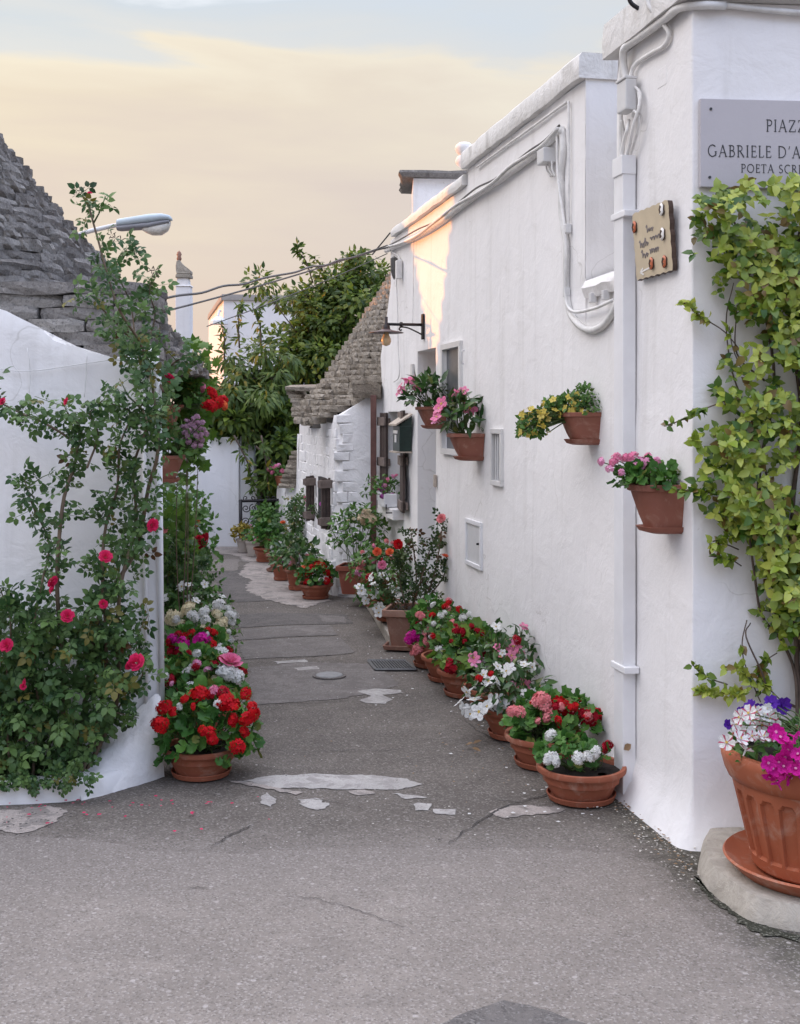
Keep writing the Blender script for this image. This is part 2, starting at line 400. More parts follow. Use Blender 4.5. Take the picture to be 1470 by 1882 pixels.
M = {}
M['white'] = m_plaster('whitewash', (0.82, 0.805, 0.795), 0.26, 0.18)
M['white_old'] = m_plaster('old_whitewash', (0.78, 0.76, 0.745), 0.6, 0.30)
M['coping'] = m_plaster('weathered_coping', (0.70, 0.685, 0.66), 0.6, 0.40, (0.30, 0.28, 0.25))
M['white_far'] = m_plaster('far_whitewash', (0.76, 0.75, 0.745), 0.3, 0.12)
M['grey_cap'] = m_plaster('grey_coping', (0.33, 0.31, 0.29), 0.4, 0.3, (0.15, 0.14, 0.13))
M['paint'] = m_simple('white_paint', (0.74, 0.74, 0.75), 0.45, 0, 0.05, 6, 0.04)
M['cable'] = m_simple('painted_cable', (0.68, 0.67, 0.65), 0.6, 0, 0.14, 14, 0.1)
M['cable_dark'] = m_simple('dark_cable', (0.10, 0.095, 0.09), 0.6, 0, 0.2, 20, 0.1)
M['plastic'] = m_simple('grey_plastic', (0.60, 0.60, 0.60), 0.5, 0, 0.06, 10, 0.05)
M['iron'] = m_simple('wrought_iron', (0.022, 0.020, 0.022), 0.55, 0.3, 0.3, 30, 0.2)
M['brown'] = m_simple('brown_paint', (0.13, 0.062, 0.052), 0.6, 0, 0.2, 14, 0.15)
M['shutter'] = m_simple('shutter_wood', (0.060, 0.042, 0.036), 0.65, 0, 0.3, 26, 0.3)
M['batten'] = m_simple('batten_wood', (0.16, 0.125, 0.108), 0.7, 0, 0.25, 26, 0.3)
M['green_metal'] = m_simple('green_mailbox', (0.018, 0.035, 0.030), 0.4, 0.2, 0.3, 20, 0.1)
M['beige_metal'] = m_simple('beige_metal', (0.42, 0.36, 0.30), 0.6, 0.1, 0.2, 20, 0.1)
M['screen'] = m_simple('window_mesh', (0.095, 0.10, 0.11), 0.35, 0, 0.08, 4, 0.03, 0.5)
M['dark'] = m_simple('dark_interior', (0.012, 0.012, 0.013), 0.8)
M['frame'] = m_simple('aluminium_frame', (0.66, 0.65, 0.63), 0.45, 0.1, 0.06, 10, 0.05)
M['door'] = m_simple('grey_door', (0.34, 0.345, 0.36), 0.6, 0, 0.1, 5, 0.1)
M['terra'] = m_terra('terracotta', (0.31, 0.100, 0.056))
M['terra_big'] = m_terra('terracotta_plastic', (0.37, 0.112, 0.055), 0.55)
M['terra_wall'] = m_terra('terracotta_wall_pot', (0.27, 0.105, 0.072), 0.6)
M['terra_dark'] = m_terra('dark_terracotta', (0.27, 0.085, 0.055))
M['terra_sq'] = m_terra('faded_terracotta', (0.30, 0.16, 0.115))
M['cream_pot'] = m_terra('cream_pot', (0.52, 0.46, 0.40))
M['soil'] = m_simple('soil', (0.020, 0.014, 0.011), 0.95, 0, 0.4, 40, 0.9)
M['roof'] = m_stone('roof_stone', [(0.19, 0.176, 0.163), (0.27, 0.252, 0.235), (0.35, 0.33, 0.303)], 0.8, (0.42, 0.395, 0.36), 0.62)
M['roof_far'] = m_stone('cone_stone', [(0.24, 0.205, 0.165), (0.32, 0.28, 0.228), (0.40, 0.352, 0.29)], 0.7, (0.43, 0.38, 0.315), 0.45)
M['roof_core'] = m_simple('roof_gap', (0.030, 0.027, 0.025), 0.95)
M['cowl'] = m_stone('weathered_cowl', [(0.30, 0.27, 0.22), (0.40, 0.36, 0.30)], 0.5, (0.16, 0.13, 0.10), 0.6)
M['wstone'] = m_plaster('whitewashed_stone', (0.77, 0.76, 0.755), 0.7, 0.18)
M['kerbstone'] = m_stone('kerb_stone', [(0.40, 0.36, 0.31), (0.46, 0.42, 0.36)], 0.35, (0.33, 0.29, 0.23), 0.40, 0.12)
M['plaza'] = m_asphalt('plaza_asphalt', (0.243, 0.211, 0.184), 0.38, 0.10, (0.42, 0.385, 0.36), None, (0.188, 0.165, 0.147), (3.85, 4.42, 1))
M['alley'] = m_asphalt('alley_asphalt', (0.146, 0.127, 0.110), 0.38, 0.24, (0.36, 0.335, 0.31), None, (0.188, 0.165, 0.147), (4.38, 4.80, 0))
M['slab'] = m_asphalt('slab_concrete', (0.190, 0.171, 0.157), 0.35, 0.18, (0.36, 0.335, 0.31), (0.142, 0.127, 0.117))
M['stain'] = m_asphalt('stained_asphalt', (0.185, 0.175, 0.175), 0.40, 0.12, (0.36, 0.35, 0.34))
M['slab_dark'] = m_asphalt('slab_asphalt', (0.122, 0.110, 0.102), 0.35, 0.15, (0.30, 0.28, 0.26), (0.142, 0.127, 0.117))
M['cement'] = m_asphalt('pale_cement', (0.43, 0.405, 0.38), 0.2, 0.10, (0.55, 0.53, 0.50), (0.27, 0.25, 0.235))
M['pinkcement'] = m_asphalt('pinkish_cement', (0.36, 0.315, 0.285), 0.25, 0.12, (0.5, 0.45, 0.4), (0.20, 0.18, 0.165))
M['crack'] = m_simple('crack_dirt', (0.048, 0.043, 0.040), 0.95)
M['moss'] = m_asphalt('mossy_dirt', (0.055, 0.056, 0.040), 0.5, 0.4, (0.30, 0.29, 0.24))
M['grate'] = m_simple('drain_grate', (0.12, 0.12, 0.12), 0.6, 0.4, 0.2, 30, 0.2)
M['lid'] = m_simple('manhole_lid', (0.22, 0.22, 0.22), 0.6, 0.3, 0.2, 30, 0.3)
M['marble'] = m_plaster('plaque_marble', (0.50, 0.475, 0.49), 0.08, 0.08, (0.36, 0.33, 0.35))
M['letter'] = m_simple('engraved_letter', (0.045, 0.048, 0.052), 0.7)
M['bark'] = m_simple('bark', (0.085, 0.062, 0.048), 0.9, 0, 0.35, 30, 0.7)
M['cane'] = m_simple('rose_cane', (0.12, 0.085, 0.055), 0.8, 0, 0.35, 18, 0.3)
M['cane_green'] = m_simple('green_stem', (0.075, 0.11, 0.035), 0.7, 0, 0.3, 18, 0.2)
M['vine'] = m_simple('vine_stem', (0.085, 0.060, 0.046), 0.85, 0, 0.3, 18, 0.3)
# leaves
M['l_ger'] = m_leaf('geranium_leaf', (0.030, 0.110, 0.020), (0.125, 0.275, 0.045), (0.20, 0.22, 0.05), 0.05)
M['l_ger_l'] = m_leaf('pale_geranium_leaf', (0.085, 0.17, 0.022), (0.21, 0.33, 0.055), (0.28, 0.30, 0.08), 0.06)
M['l_rose'] = m_leaf('rose_leaf', (0.030, 0.080, 0.024), (0.135, 0.225, 0.060), (0.20, 0.17, 0.035), 0.05)
M['l_rose2'] = m_leaf('old_rose_leaf', (0.022, 0.050, 0.016), (0.085, 0.125, 0.030), (0.12, 0.05, 0.02), 0.12)
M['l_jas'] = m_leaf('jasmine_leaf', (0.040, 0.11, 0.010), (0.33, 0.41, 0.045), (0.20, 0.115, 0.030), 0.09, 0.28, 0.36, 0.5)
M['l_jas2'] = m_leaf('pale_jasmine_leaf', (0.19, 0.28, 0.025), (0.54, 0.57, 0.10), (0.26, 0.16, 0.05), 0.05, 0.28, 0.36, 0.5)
M['l_tree'] = m_leaf('tree_leaf', (0.026, 0.065, 0.013), (0.21, 0.285, 0.040), None, 0, 0.45)
M['l_peach'] = m_leaf('peach_leaf', (0.040, 0.085, 0.014), (0.15, 0.21, 0.035), (0.33, 0.27, 0.03), 0.06, 0.4)
M['l_vine'] = m_leaf('grape_leaf', (0.055, 0.13, 0.018), (0.15, 0.27, 0.040), None, 0, 0.4)
M['l_shrub'] = m_leaf('shrub_leaf', (0.036, 0.105, 0.022), (0.135, 0.265, 0.050), (0.13, 0.20, 0.05), 0.05)
M['l_man'] = m_leaf('mandevilla_leaf', (0.022, 0.070, 0.018), (0.085, 0.165, 0.038), (0.19, 0.22, 0.06), 0.05, 0.2, 0.3, 0.5)
M['l_gold'] = m_leaf('golden_leaf', (0.16, 0.13, 0.015), (0.40, 0.29, 0.035), None, 0)
M['l_dry'] = m_leaf('dry_leaf', (0.20, 0.12, 0.06), (0.34, 0.22, 0.12), None, 0)
# petals
M['p_red'] = m_petal('red_petal', (0.62, 0.008, 0.010), (0.48, 0.004, 0.018))
M['p_dred'] = m_petal('dark_red_petal', (0.34, 0.004, 0.016), (0.45, 0.006, 0.03))
M['p_salmon'] = m_petal('salmon_petal', (0.82, 0.30, 0.31), (0.80, 0.24, 0.27))
M['p_pink'] = m_petal('pink_petal', (0.78, 0.20, 0.36), (0.80, 0.32, 0.45))
M['p_lpink'] = m_petal('pale_pink_petal', (0.80, 0.38, 0.56), (0.78, 0.28, 0.48))
M['p_mag'] = m_petal('magenta_petal', (0.56, 0.010, 0.26), (0.66, 0.02, 0.34))
M['p_rose'] = m_petal('rose_petal', (0.72, 0.030, 0.13), (0.60, 0.02, 0.10))
M['p_white'] = m_petal('white_petal', (0.80, 0.79, 0.77), (0.76, 0.76, 0.72))
M['p_cream'] = m_petal('cream_petal', (0.74, 0.64, 0.40), (0.78, 0.72, 0.52))
M['p_peach'] = m_petal('peach_petal', (0.80, 0.60, 0.42), (0.78, 0.66, 0.46))
M['p_orange'] = m_petal('orange_petal', (0.78, 0.17, 0.045), (0.75, 0.12, 0.07))
M['p_yellow'] = m_petal('yellow_petal', (0.68, 0.54, 0.10), (0.60, 0.50, 0.16))
M['p_purple'] = m_petal('purple_petal', (0.085, 0.018, 0.30), (0.12, 0.03, 0.36))
M['p_violet'] = m_petal('violet_petal', (0.50, 0.10, 0.42), (0.56, 0.16, 0.50))
M['p_lilac'] = m_petal('lilac_petal', (0.50, 0.30, 0.40), (0.42, 0.24, 0.33))
M['p_stripe'] = m_petal('stripe_petal', (0.52, 0.10, 0.16), (0.56, 0.14, 0.2))
M['p_eye'] = m_petal('flower_eye', (0.62, 0.45, 0.10), (0.6, 0.4, 0.1))
# ------------------------------------------------------------------ leaf, flower and stone meshes (shared)
def mesh(name, vs, fs, mats, mi=None, smooth=True):
    me = bpy.data.meshes.new(name); me.from_pydata([tuple(v) for v in vs], [], fs)
    for m in (mats if isinstance(mats, (list, tuple)) else [mats]): me.materials.append(m)
    if mi: me.polygons.foreach_set('material_index', mi)
    me.polygons.foreach_set('use_smooth', [smooth] * len(me.polygons)); me.update(); return me
def leaf_mesh(name, mat, w=0.5, fold=0.12, droop=0.12, tipw=0.35, stem=0.0):   # length 1 along +Y
    ys = [0.0, 0.28, 0.62, 1.0]; ws = [0.0, w * 0.48, w * 0.42 * (1 + (tipw - 0.35)), 0.0]
    vs = []; fs = []
    for y, x in zip(ys, ws):
        z = -droop * y * y
        if x == 0: vs.append((0, y + stem, z))
        else: vs += [(-x, y + stem, z + fold * x * 2), (0, y + stem, z), (x, y + stem, z + fold * x * 2)]
    fs = [(0, 2, 1), (0, 3, 2), (1, 2, 5, 4), (2, 3, 6, 5), (4, 5, 7), (5, 6, 7)]
    return mesh(name, vs, fs, mat)
def compound_leaf(name, mat):                       # rose: five leaflets on one stalk, length 1
    vs = []; fs = []
    def lf(o, d, L, w, z):
        d = Vector((*d, 0)).normalized(); s = Vector((-d.y, d.x, 0)); b = len(vs); o = Vector(o)
        for y, x in ((0, 0), (.3, .46), (.68, .40), (1, 0)):
            for sg in ((0,) if x == 0 else (-1, 0, 1)): vs.append(o + d * (y * L) + s * (sg * x * w * L) + Vector((0, 0, z * y * y + (.16 * x * L if sg else 0))))
        for q in ((0, 2, 1), (0, 3, 2), (1, 2, 5, 4), (2, 3, 6, 5), (4, 5, 7), (5, 6, 7)): fs.append(tuple(i + b for i in q))
    lf((0, .64, -.05), (0, 1), .38, .74, -.16)
    for y, L in ((.26, .27), (.58, .33)):
        for sg in (-1, 1): lf((sg * .03, y, -.02), (sg * 1.0, .40), L, .74, -.14)
    b = len(vs); vs.extend([Vector((-.012, 0, 0)), Vector((.012, 0, 0)), Vector((.008, .66, -.05)), Vector((-.008, .66, -.05))]); fs.append((b, b + 1, b + 2, b + 3))
    return mesh(name, vs, fs, mat)
def round_leaf(name, mat, R, lobes=7, cup=0.18):   # geranium: radius 0.5, stalk at the base notch
    vs = [(0, 0.40, -cup * 0.6)]; n = lobes * 2
    for i in range(n + 1):
        a = -PI / 2 + 0.16 + (2 * PI - 0.32) * i / n
        r = 0.5 * (1.0 if i % 2 else 0.86) * R.uniform(0.93, 1.05)
        z = cup * 0.35 * math.sin(i * 1.9) + (0.06 if i % 2 else 0.0)
        vs.append((r * math.cos(a), 0.42 + r * math.sin(a), z))
    fs = [(0, i, i + 1) for i in range(1, n + 1)]
    return mesh(name, vs, fs, mat)
def lobed_leaf(name, mat):                          # grape leaf
    pr = [(0, 0), (-.22, -.12), (-.30, .12), (-.52, .20), (-.36, .42), (-.42, .72), (-.16, .66), (0, 1.0), (.16, .66), (.42, .72), (.36, .42), (.52, .20), (.30, .12), (.22, -.12)]
    vs = [(0, .40, .05)] + [(x, y, -.12 * (x * x * 2 + y * y * .5)) for x, y in pr]
    n = len(pr); return mesh(name, vs, [(0, 1 + (i + 1) % n, 1 + i) for i in range(n)], mat)
def petal5(vs, fs, mi, c, nrm, up, r, npet=5, w=0.62, cup=0.22, m=0, R=None):
    x = up.cross(nrm).normalized(); y = nrm.cross(x)
    for k in range(npet):
        a = 2 * PI * k / npet + (R.uniform(-.12, .12) if R else 0)
        d = x * math.cos(a) + y * math.sin(a); t = nrm.cross(d)
        b = len(vs)
        for (l, ww, h) in ((0.08, 0.0, 0.0), (0.55, w * 0.5, cup * 0.5), (0.55, -w * 0.5, cup * 0.5), (0.95, w * 0.36, cup), (0.95, -w * 0.36, cup), (1.06, 0, cup * 0.9)):
            vs.append(c + d * (l * r) + t * (ww * r) + nrm * (h * r))
        fs += [(b, b + 1, b + 2), (b + 1, b + 3, b + 4, b + 2), (b + 3, b + 5, b + 4)]; mi += [m] * 3
def umbel(name, mat, seed, n=30, fl=0.25):          # geranium head, radius about 0.5
    R = random.Random(seed); vs = []; fs = []; mi = []; tt = []
    for i in range(n):
        z = 1 - 1.35 * (i + 0.5) / n; a = i * 2.39996 + R.uniform(-.3, .3); s = math.sqrt(max(0, 1 - z * z))
        d = Vector((s * math.cos(a), s * math.sin(a), z)); d = (d + rv(R) * 0.25).normalized()
        c = Vector((d.x * 0.37, d.y * 0.37, d.z * 0.32)) * R.uniform(0.72, 1.22)
        k = len(vs); petal5(vs, fs, mi, c, (d + rv(R) * 0.4).normalized(), rv(R), fl * R.uniform(0.62, 0.92), 5, 0.72, 0.05, 0, R); tt += [R.random()] * (len(vs) - k)
    me = mesh(name, vs, fs, mat, None, False); at = me.attributes.new('tint', 'FLOAT', 'POINT'); at.data.foreach_set('value', tt); return me
def trumpet(name, mat, eye, npet=5, w=0.8, star=None):   # faces +Z, radius 0.5, tube below
    vs = []; fs = []; mi = []
    if star is None:
        petal5(vs, fs, mi, Vector((0, 0, 0)), Vector((0, 0, 1)), Vector((0, 1, 0)), 0.5, npet, w, 0.10, 0, random.Random(3))
    else:                                            # petunia with striped lobes
        n = npet * 4; vs.append(Vector((0, 0, -0.18)))
        for i in range(n):
            a = 2 * PI * i / n; k = i % 4; r = (0.40, 0.52, 0.50, 0.52)[k]
            vs.append(Vector((r * math.cos(a), r * math.sin(a), 0.06 * (k % 2))))
        for i in range(n):
            fs.append((0, 1 + i, 1 + (i + 1) % n)); mi.append(2 if i % 4 == 0 and star else 0)
    b = len(vs)
    for i in range(6):
        a = PI / 3 * i; vs.append(Vector((0.09 * math.cos(a), 0.09 * math.sin(a), 0.02))); 
    for i in range(6):
        a = PI / 3 * i; vs.append(Vector((0.035 * math.cos(a), 0.035 * math.sin(a), -0.55)))
    fs.append(tuple(b + i for i in range(6))); mi.append(1)
    fs += [(b + i, b + 6 + i, b + 6 + (i + 1) % 6, b + (i + 1) % 6) for i in range(6)]; mi += [0] * 6
    mats = [mat, eye] + ([star] if star else [])
    return mesh(name, vs, fs, mats, mi, False)
def rose_mesh(name, mat, seed):                      # opens towards +Z, radius 0.5
    R = random.Random(seed); vs = []; fs = []
    for lay, (r, h, n, tilt) in enumerate(((0.50, 0.05, 5, 0.25), (0.40, 0.12, 5, 0.5), (0.28, 0.2, 4, 0.8), (0.15, 0.26, 3, 1.05))):
        for k in range(n):
            a = 2 * PI * k / n + lay * 0.6 + R.uniform(-.15, .15); ca, sa = math.cos(a), math.sin(a)
            b = len(vs)
            for (l, ww, up) in ((0.1, 0, 0), (0.6, .45, .55), (0.6, -.45, .55), (1.0, .34, 1.0), (1.0, -.34, 1.0), (1.04, 0, .9)):
                rr = r * l * math.cos(tilt * 0.8) + 0.02; t = ww * r * 1.25
                vs.append((ca * rr - sa * t, sa * rr + ca * t, -0.1 + h * up + r * l * math.sin(tilt) * 0.9))
            fs += [(b, b + 1, b + 2), (b + 1, b + 3, b + 4, b + 2), (b + 3, b + 5, b + 4)]
    return mesh(name, vs, fs, mat, None, False)
def stone_mesh(name, mat, seed, nx=4, jz=1.0):               # unit block with worn uneven faces
    R = random.Random(seed); bm = bmesh.new(); bmesh.ops.create_cube(bm, size=1.0)
    es = [e for e in bm.edges if abs(e.verts[0].co.x - e.verts[1].co.x) > 0.5]
    bmesh.ops.subdivide_edges(bm, edges=es, cuts=nx - 1)
    es = [e for e in bm.edges if abs(e.verts[0].co.z - e.verts[1].co.z) > 0.5]
    bmesh.ops.subdivide_edges(bm, edges=es, cuts=1)
    for v in bm.verts:
        p = v.co.copy(); ex = abs(abs(p.x) - .5) < .01; ez = abs(abs(p.z) - .5) < .01; fy = p.y < 0
        k = nz(p, 2.3, seed * 3.1)
        if ez and fy: v.co.y += 0.07 * R.uniform(.0, 1.3)
        if ex and fy: v.co.y += 0.05
        if ex: v.co.z *= R.uniform(0.78, 0.95); v.co.x *= R.uniform(0.94, 1.0)
        v.co.z += jz * (0.15 * k + R.uniform(-.08, .08)); v.co.y += 0.13 * nz(p, 3.1, seed * 1.7 + 9) * (1 if fy else 0.2)
    me = bpy.data.meshes.new(name); bm.to_mesh(me); bm.free(); me.materials.append(mat); me.update(); return me

RL = random.Random(11)
LV = dict(
    ger=[round_leaf('geranium_leaf', M['l_ger'], RL), round_leaf('geranium_leaf', M['l_ger'], RL)],
    gerl=[round_leaf('geranium_leaf', M['l_ger_l'], RL), round_leaf('geranium_leaf', M['l_ger_l'], RL)],
    rose=[compound_leaf('rose_leaf', M['l_rose'])],
    rose2=[compound_leaf('rose_leaf', M['l_rose2'])],
    jas=[leaf_mesh('jasmine_leaf', M['l_jas'], 0.66, 0.10, 0.3)],
    jas2=[leaf_mesh('jasmine_leaf', M['l_jas2'], 0.66, 0.10, 0.3)],
    tree=[leaf_mesh('tree_leaf', M['l_tree'], 0.50, 0.10, 0.2)],
    peach=[leaf_mesh('peach_leaf', M['l_peach'], 0.30, 0.12, 0.35)],
    vine=[lobed_leaf('vine_leaf', M['l_vine'])],
    shrub=[leaf_mesh('shrub_leaf', M['l_shrub'], 0.56, 0.12, 0.2)],
    man=[leaf_mesh('glossy_leaf', M['l_man'], 0.42, 0.16, 0.18)],
    gold=[leaf_mesh('golden_leaf', M['l_gold'], 0.5, 0.1, 0.2)],
    dry=[leaf_mesh('dry_leaf', M['l_dry'], 0.6, 0.3, -0.3)],
)
FL = {}
for c in ('red', 'dred', 'salmon', 'pink', 'lpink', 'mag', 'white', 'cream', 'orange', 'violet', 'lilac', 'peach', 'yellow'):
    FL['u_' + c] = [umbel('flower_head', M['p_' + c], i) for i in (1, 2)]
for c in ('white', 'pink', 'lpink', 'yellow', 'mag', 'purple', 'violet', 'cream'):
    FL['t_' + c] = [trumpet('flower', M['p_' + c], M['p_eye'])]
for c in ('red', 'rose', 'dred', 'salmon', 'peach', 'pink', 'cream', 'orange'):
    FL['r_' + c] = [rose_mesh('rose_bloom', M['p_' + c], i) for i in (1, 2)]
FL['n_stripe'] = [trumpet('petunia', M['p_white'], M['p_eye'], 5, .8, M['p_stripe'])]
FL['n_mag'] = [trumpet('petunia', M['p_mag'], M['p_lpink'], 5, .8, M['p_mag'])]
FL['n_purple'] = [trumpet('petunia', M['p_purple'], M['p_purple'], 5, .8, M['p_purple'])]
FL['n_white'] = [trumpet('petunia', M['p_white'], M['p_cream'], 5, .8, M['p_white'])]
CAMP = Vector((0, 0, EYE))

def put_leaves(t, kind, Ms, nparts, R, name=None, mass='foliage'):
    """Ms: world matrices. The nearest and largest become single leaf parts, the rest one foliage mesh."""
    if not Ms: return
    me = LV[kind]; name = name or me[0].name.split('.')[0]
    Ms = sorted(Ms, key=lambda m: (m.translation - CAMP).length / max(1e-4, m.col[1].length) ** 0.3)
    for i, m in enumerate(Ms[:nparts]): child(name, me[i % len(me)], t, m)
    rest = Ms[nparts:]
    if rest: merged(mass, me[0], rest, t, None, [R.random() for _ in rest])
def put_flower(t, kind, pos, size, nrm, R, name=None):
    me = FL[kind]; m = me[R.randrange(len(me))]
    up = rv(R)
    if kind[0] == 'u': size *= .88; size = (size * R.uniform(.85, 1.15), size * R.uniform(.85, 1.15), size * R.uniform(.65, 1.0))
    return child(name or m.name.split('.')[0], m, t, frame(pos, up, nrm, size))
def stems(t, paths, r0, r1, mat, name='stem', seg=5):
    mb = MB()
    for p in paths:
        p = smooth_path(p, 4) if len(p) > 2 else p
        n = len(p); mb.tube(p, [r0 + (r1 - r0) * i / (n - 1) for i in range(n)], seg)
    return mb.build(name, mat, t, smooth=True)

# ------------------------------------------------------------------ pots
def bowl(t, c, r, h, mat=None, saucer=True, soil=True, seg=40):
    mat = mat or M['terra']; c = Vector(c); rb = r * 0.66; z0 = 0.014 if saucer else 0.0
    rad = lambda rr, z, a: rr * (1 + (0.012 * math.cos(a * 14) if 0.15 * h < z < 0.72 * h else 0))
    prof = [(rb * 0.96, z0), (rb, z0 + 0.01)] + [(rb + (r * 0.93 - rb) * k / 5, z0 + 0.01 + (h * 0.80 - 0.01) * k / 5) for k in range(1, 6)]
    prof += [(r * 0.88, z0 + h * 0.80), (r * 0.84, h * 0.55)]
    mb = MB(); mb.lathe(prof, c, seg, 0, rad); mb.build('bowl', mat, t, smooth=True, autosmooth=0.7)
    mb = MB(); mb.lathe([(r * 0.92, h * 0.80), (r * 0.985, h * 0.83), (r, h * 0.90), (r * 0.99, h * 0.985), (r * 0.965, h), (r * 0.90, h * 0.985), (r * 0.885, h * 0.80)], c, seg)
    mb.build('rim', mat, t, smooth=True, autosmooth=0.9)
    if saucer:
        mb = MB(); mb.lathe([(rb * 0.98, 0.0), (rb * 1.10, 0.002), (rb * 1.17, h * 0.17), (rb * 1.13, h * 0.185), (rb * 1.06, h * 0.06), (0.001, h * 0.05)], c, seg)
        mb.build('saucer', mat, t, smooth=True, autosmooth=0.7)
    if soil:
        mb = MB(); n = 18; vs = [c + Vector((0, 0, h * 0.84))]
        for k in (1, 2):
            for i in range(n):
                a = 2 * PI * i / n; p = c + Vector((r * .432 * k * math.cos(a), r * .432 * k * math.sin(a), h * 0.83)); p.z += 0.012 * nz(p, 30); vs.append(p)
        fs = [(0, 1 + i, 1 + (i + 1) % n) for i in range(n)] + [(1 + i, n + 1 + i, n + 1 + (i + 1) % n, 1 + (i + 1) % n) for i in range(n)]
        mb.add(vs, fs); mb.build('soil', M['soil'], t, smooth=True)
def wall_pot(t, base, out, along, wtop, dtop, h, mat):
    """flat backed pot fixed to a wall: base = middle of its back bottom edge, out = wall normal, along = along the wall"""
    up = Vector((0, 0, 1)); mb = MB(); n = 9
    def ring(w, d, z):      # rounded front outline
        o = [base + up * z - along * (w / 2)]
        for i in range(n + 1):
            a = PI - PI * i / n; cx = math.copysign(abs(math.cos(a)) ** 0.45, math.cos(a)); sx = abs(math.sin(a)) ** 0.45
            o.append(base + up * z + along * (w / 2 * cx) + out * (d * sx))
        o.append(base + up * z + along * (w / 2)); return o
    def loft(rings, name, mt):
        mb = MB(); k = len(rings[0]); vs = [v for r in rings for v in r]
        fs = [(i * k + j, i * k + (j + 1) % k, (i + 1) * k + (j + 1) % k, (i + 1) * k + j) for i in range(len(rings) - 1) for j in range(k)]
        fs += [tuple(range(k))[::-1], tuple((len(rings) - 1) * k + j for j in range(k))]
        mb.add(vs, fs); bm = bmesh.new(); o = mb.build(name, mt, t, smooth=True, autosmooth=0.6)
        bm.from_mesh(o.data); bmesh.ops.recalc_face_normals(bm, faces=bm.faces); bm.to_mesh(o.data); bm.free()
    w0, d0 = wtop * 0.70, dtop * 0.62
    loft([ring(w0, d0, 0.012), ring(w0 * 1.1 + .3 * (wtop - w0) * .3, d0 + (dtop - d0) * .35, h * .35), ring(wtop * .95, dtop * .94, h * 0.86)], 'pot', mat)
    loft([ring(wtop * .97, dtop * .97, h * .85), ring(wtop * 1.01, dtop * 1.02, h * .87), ring(wtop * 1.02, dtop * 1.03, h * .985), ring(wtop, dtop, h),
          ring(wtop * .93, dtop * .93, h), ring(wtop * .92, dtop * .92, h * .93)], 'rim', mat)
    loft([ring(w0 * .95, d0 * .95, -0.004), ring(w0 * 1.12, d0 * 1.22, 0.004), ring(w0 * 1.22, d0 * 1.34, 0.022), ring(w0 * 1.16, d0 * 1.28, 0.023), ring(w0, d0, 0.011)], 'saucer', mat)
    loft([ring(wtop * .9, dtop * .9, h * .86), ring(wtop * .89, dtop * .89, h * .90)], 'soil', M['soil'])
def square_pot(t, c, w, h, ang, mat, saucer=True):
    rot = Matrix.Rotation(ang, 3, 'Z'); c = Vector(c)
    def ring(s, z, ch=0.16):
        a = s / 2; k = a * (1 - ch); pts = [(-k, -a), (k, -a), (a, -k), (a, k), (k, a), (-k, a), (-a, k), (-a, -k)]
        return [c + rot @ Vector((x, y, z)) for x, y in pts]
    def loft(rings, name, cap=True, mt=mat):
        mb = MB(); k = 8
        mb.add([v for r in rings for v in r], [(i * k + j, i * k + (j + 1) % k, (i + 1) * k + (j + 1) % k, (i + 1) * k + j) for i in range(len(rings) - 1) for j in range(k)]
               + [tuple(range(k))[::-1], tuple((len(rings) - 1) * k + j for j in range(k))])
        return mb.build(name, mt, t, bevel=0.003)
    z0 = 0.02 if saucer else 0
    loft([ring(w * .70, z0), ring(w * .90, h * .83), ring(w * .86, h * .83)], 'pot')
    loft([ring(w * .93, h * .82, .06), ring(w, h * .84, .06), ring(w, h, .06), ring(w * .88, h, .06), ring(w * .87, h * .9, .06)], 'rim')
    loft([ring(w * .85, h * .90, .06), ring(w * .86, h * .93, .06)], 'soil', True, M['soil'])
    if saucer: loft([ring(w * .80, 0, .06), ring(w * .94, .006, .06), ring(w * .98, .035, .06), ring(w * .92, .036, .06), ring(w * .86, .015, .06)], 'saucer')

# ------------------------------------------------------------------ plants in pots
def dome_leaves(R, c, rx, ry, rz, n, size, zc=0.0, outer=0.55, up=0.6):
    out = []
    for _ in range(n):
        d = rv(R)
        if d.z < -0.35: d.z = -d.z
        k = outer + (1 - outer) * R.random() ** 0.6
        p = c + Vector((d.x * rx * k, d.y * ry * k, d.z * rz * k + zc))
        nrm = (Vector((d.x, d.y, d.z * 0.8 + up)) + rv(R) * 0.45).normalized()
        y = (d * 0.8 + rv(R) * 0.9 + Vector((0, 0, -0.25)))
        out.append(frame(p, y, nrm, size * R.uniform(0.65, 1.2)))
    return out
def plant(t, R, c, rx, rz, leaf, n, lsize, nparts, flowers=(), ry=None, stem_mat=None, up=0.6, outer=0.5, base=None):
    n = int(n * 1.55); lsize *= 1.06
    """dome of leaves round c; flowers: (kind, px, py, towards camera offset, size in photo px)"""
    ry = ry or rx; c = Vector(c); b = Vector(base) if base is not None else c - Vector((0, 0, rz * 0.3))
    Ms = dome_leaves(R, c - Vector((0, 0, rz * 0.10)), rx, ry, rz, n, lsize, 0, outer, up)
    put_leaves(t, leaf, Ms, nparts, R)
    paths = []
    for _ in range(10):
        m = Ms[R.randrange(len(Ms))].translation
        paths.append([b + Vector((R.uniform(-.3, .3) * rx, R.uniform(-.3, .3) * ry, 0)), (b + m) / 2 + rv(R) * 0.02, m])
    for (kind, px, py, off, s) in flowers:
        d = c.y - off; p = P(px, py, d); r = s / F * d * 1.12
        nrm = (p - b).normalized() + Vector((0, -0.55, 0.25)) + rv(R) * 0.25
        put_flower(t, kind, p, r, nrm, R)
        paths.append([b + rv(R) * 0.02, (b * 0.5 + p * 0.5) + rv(R) * 0.015, p - nrm.normalized() * r * 0.35])
    stems(t, paths, 0.0035, 0.0022, stem_mat or M['cane_green'], seg=4)
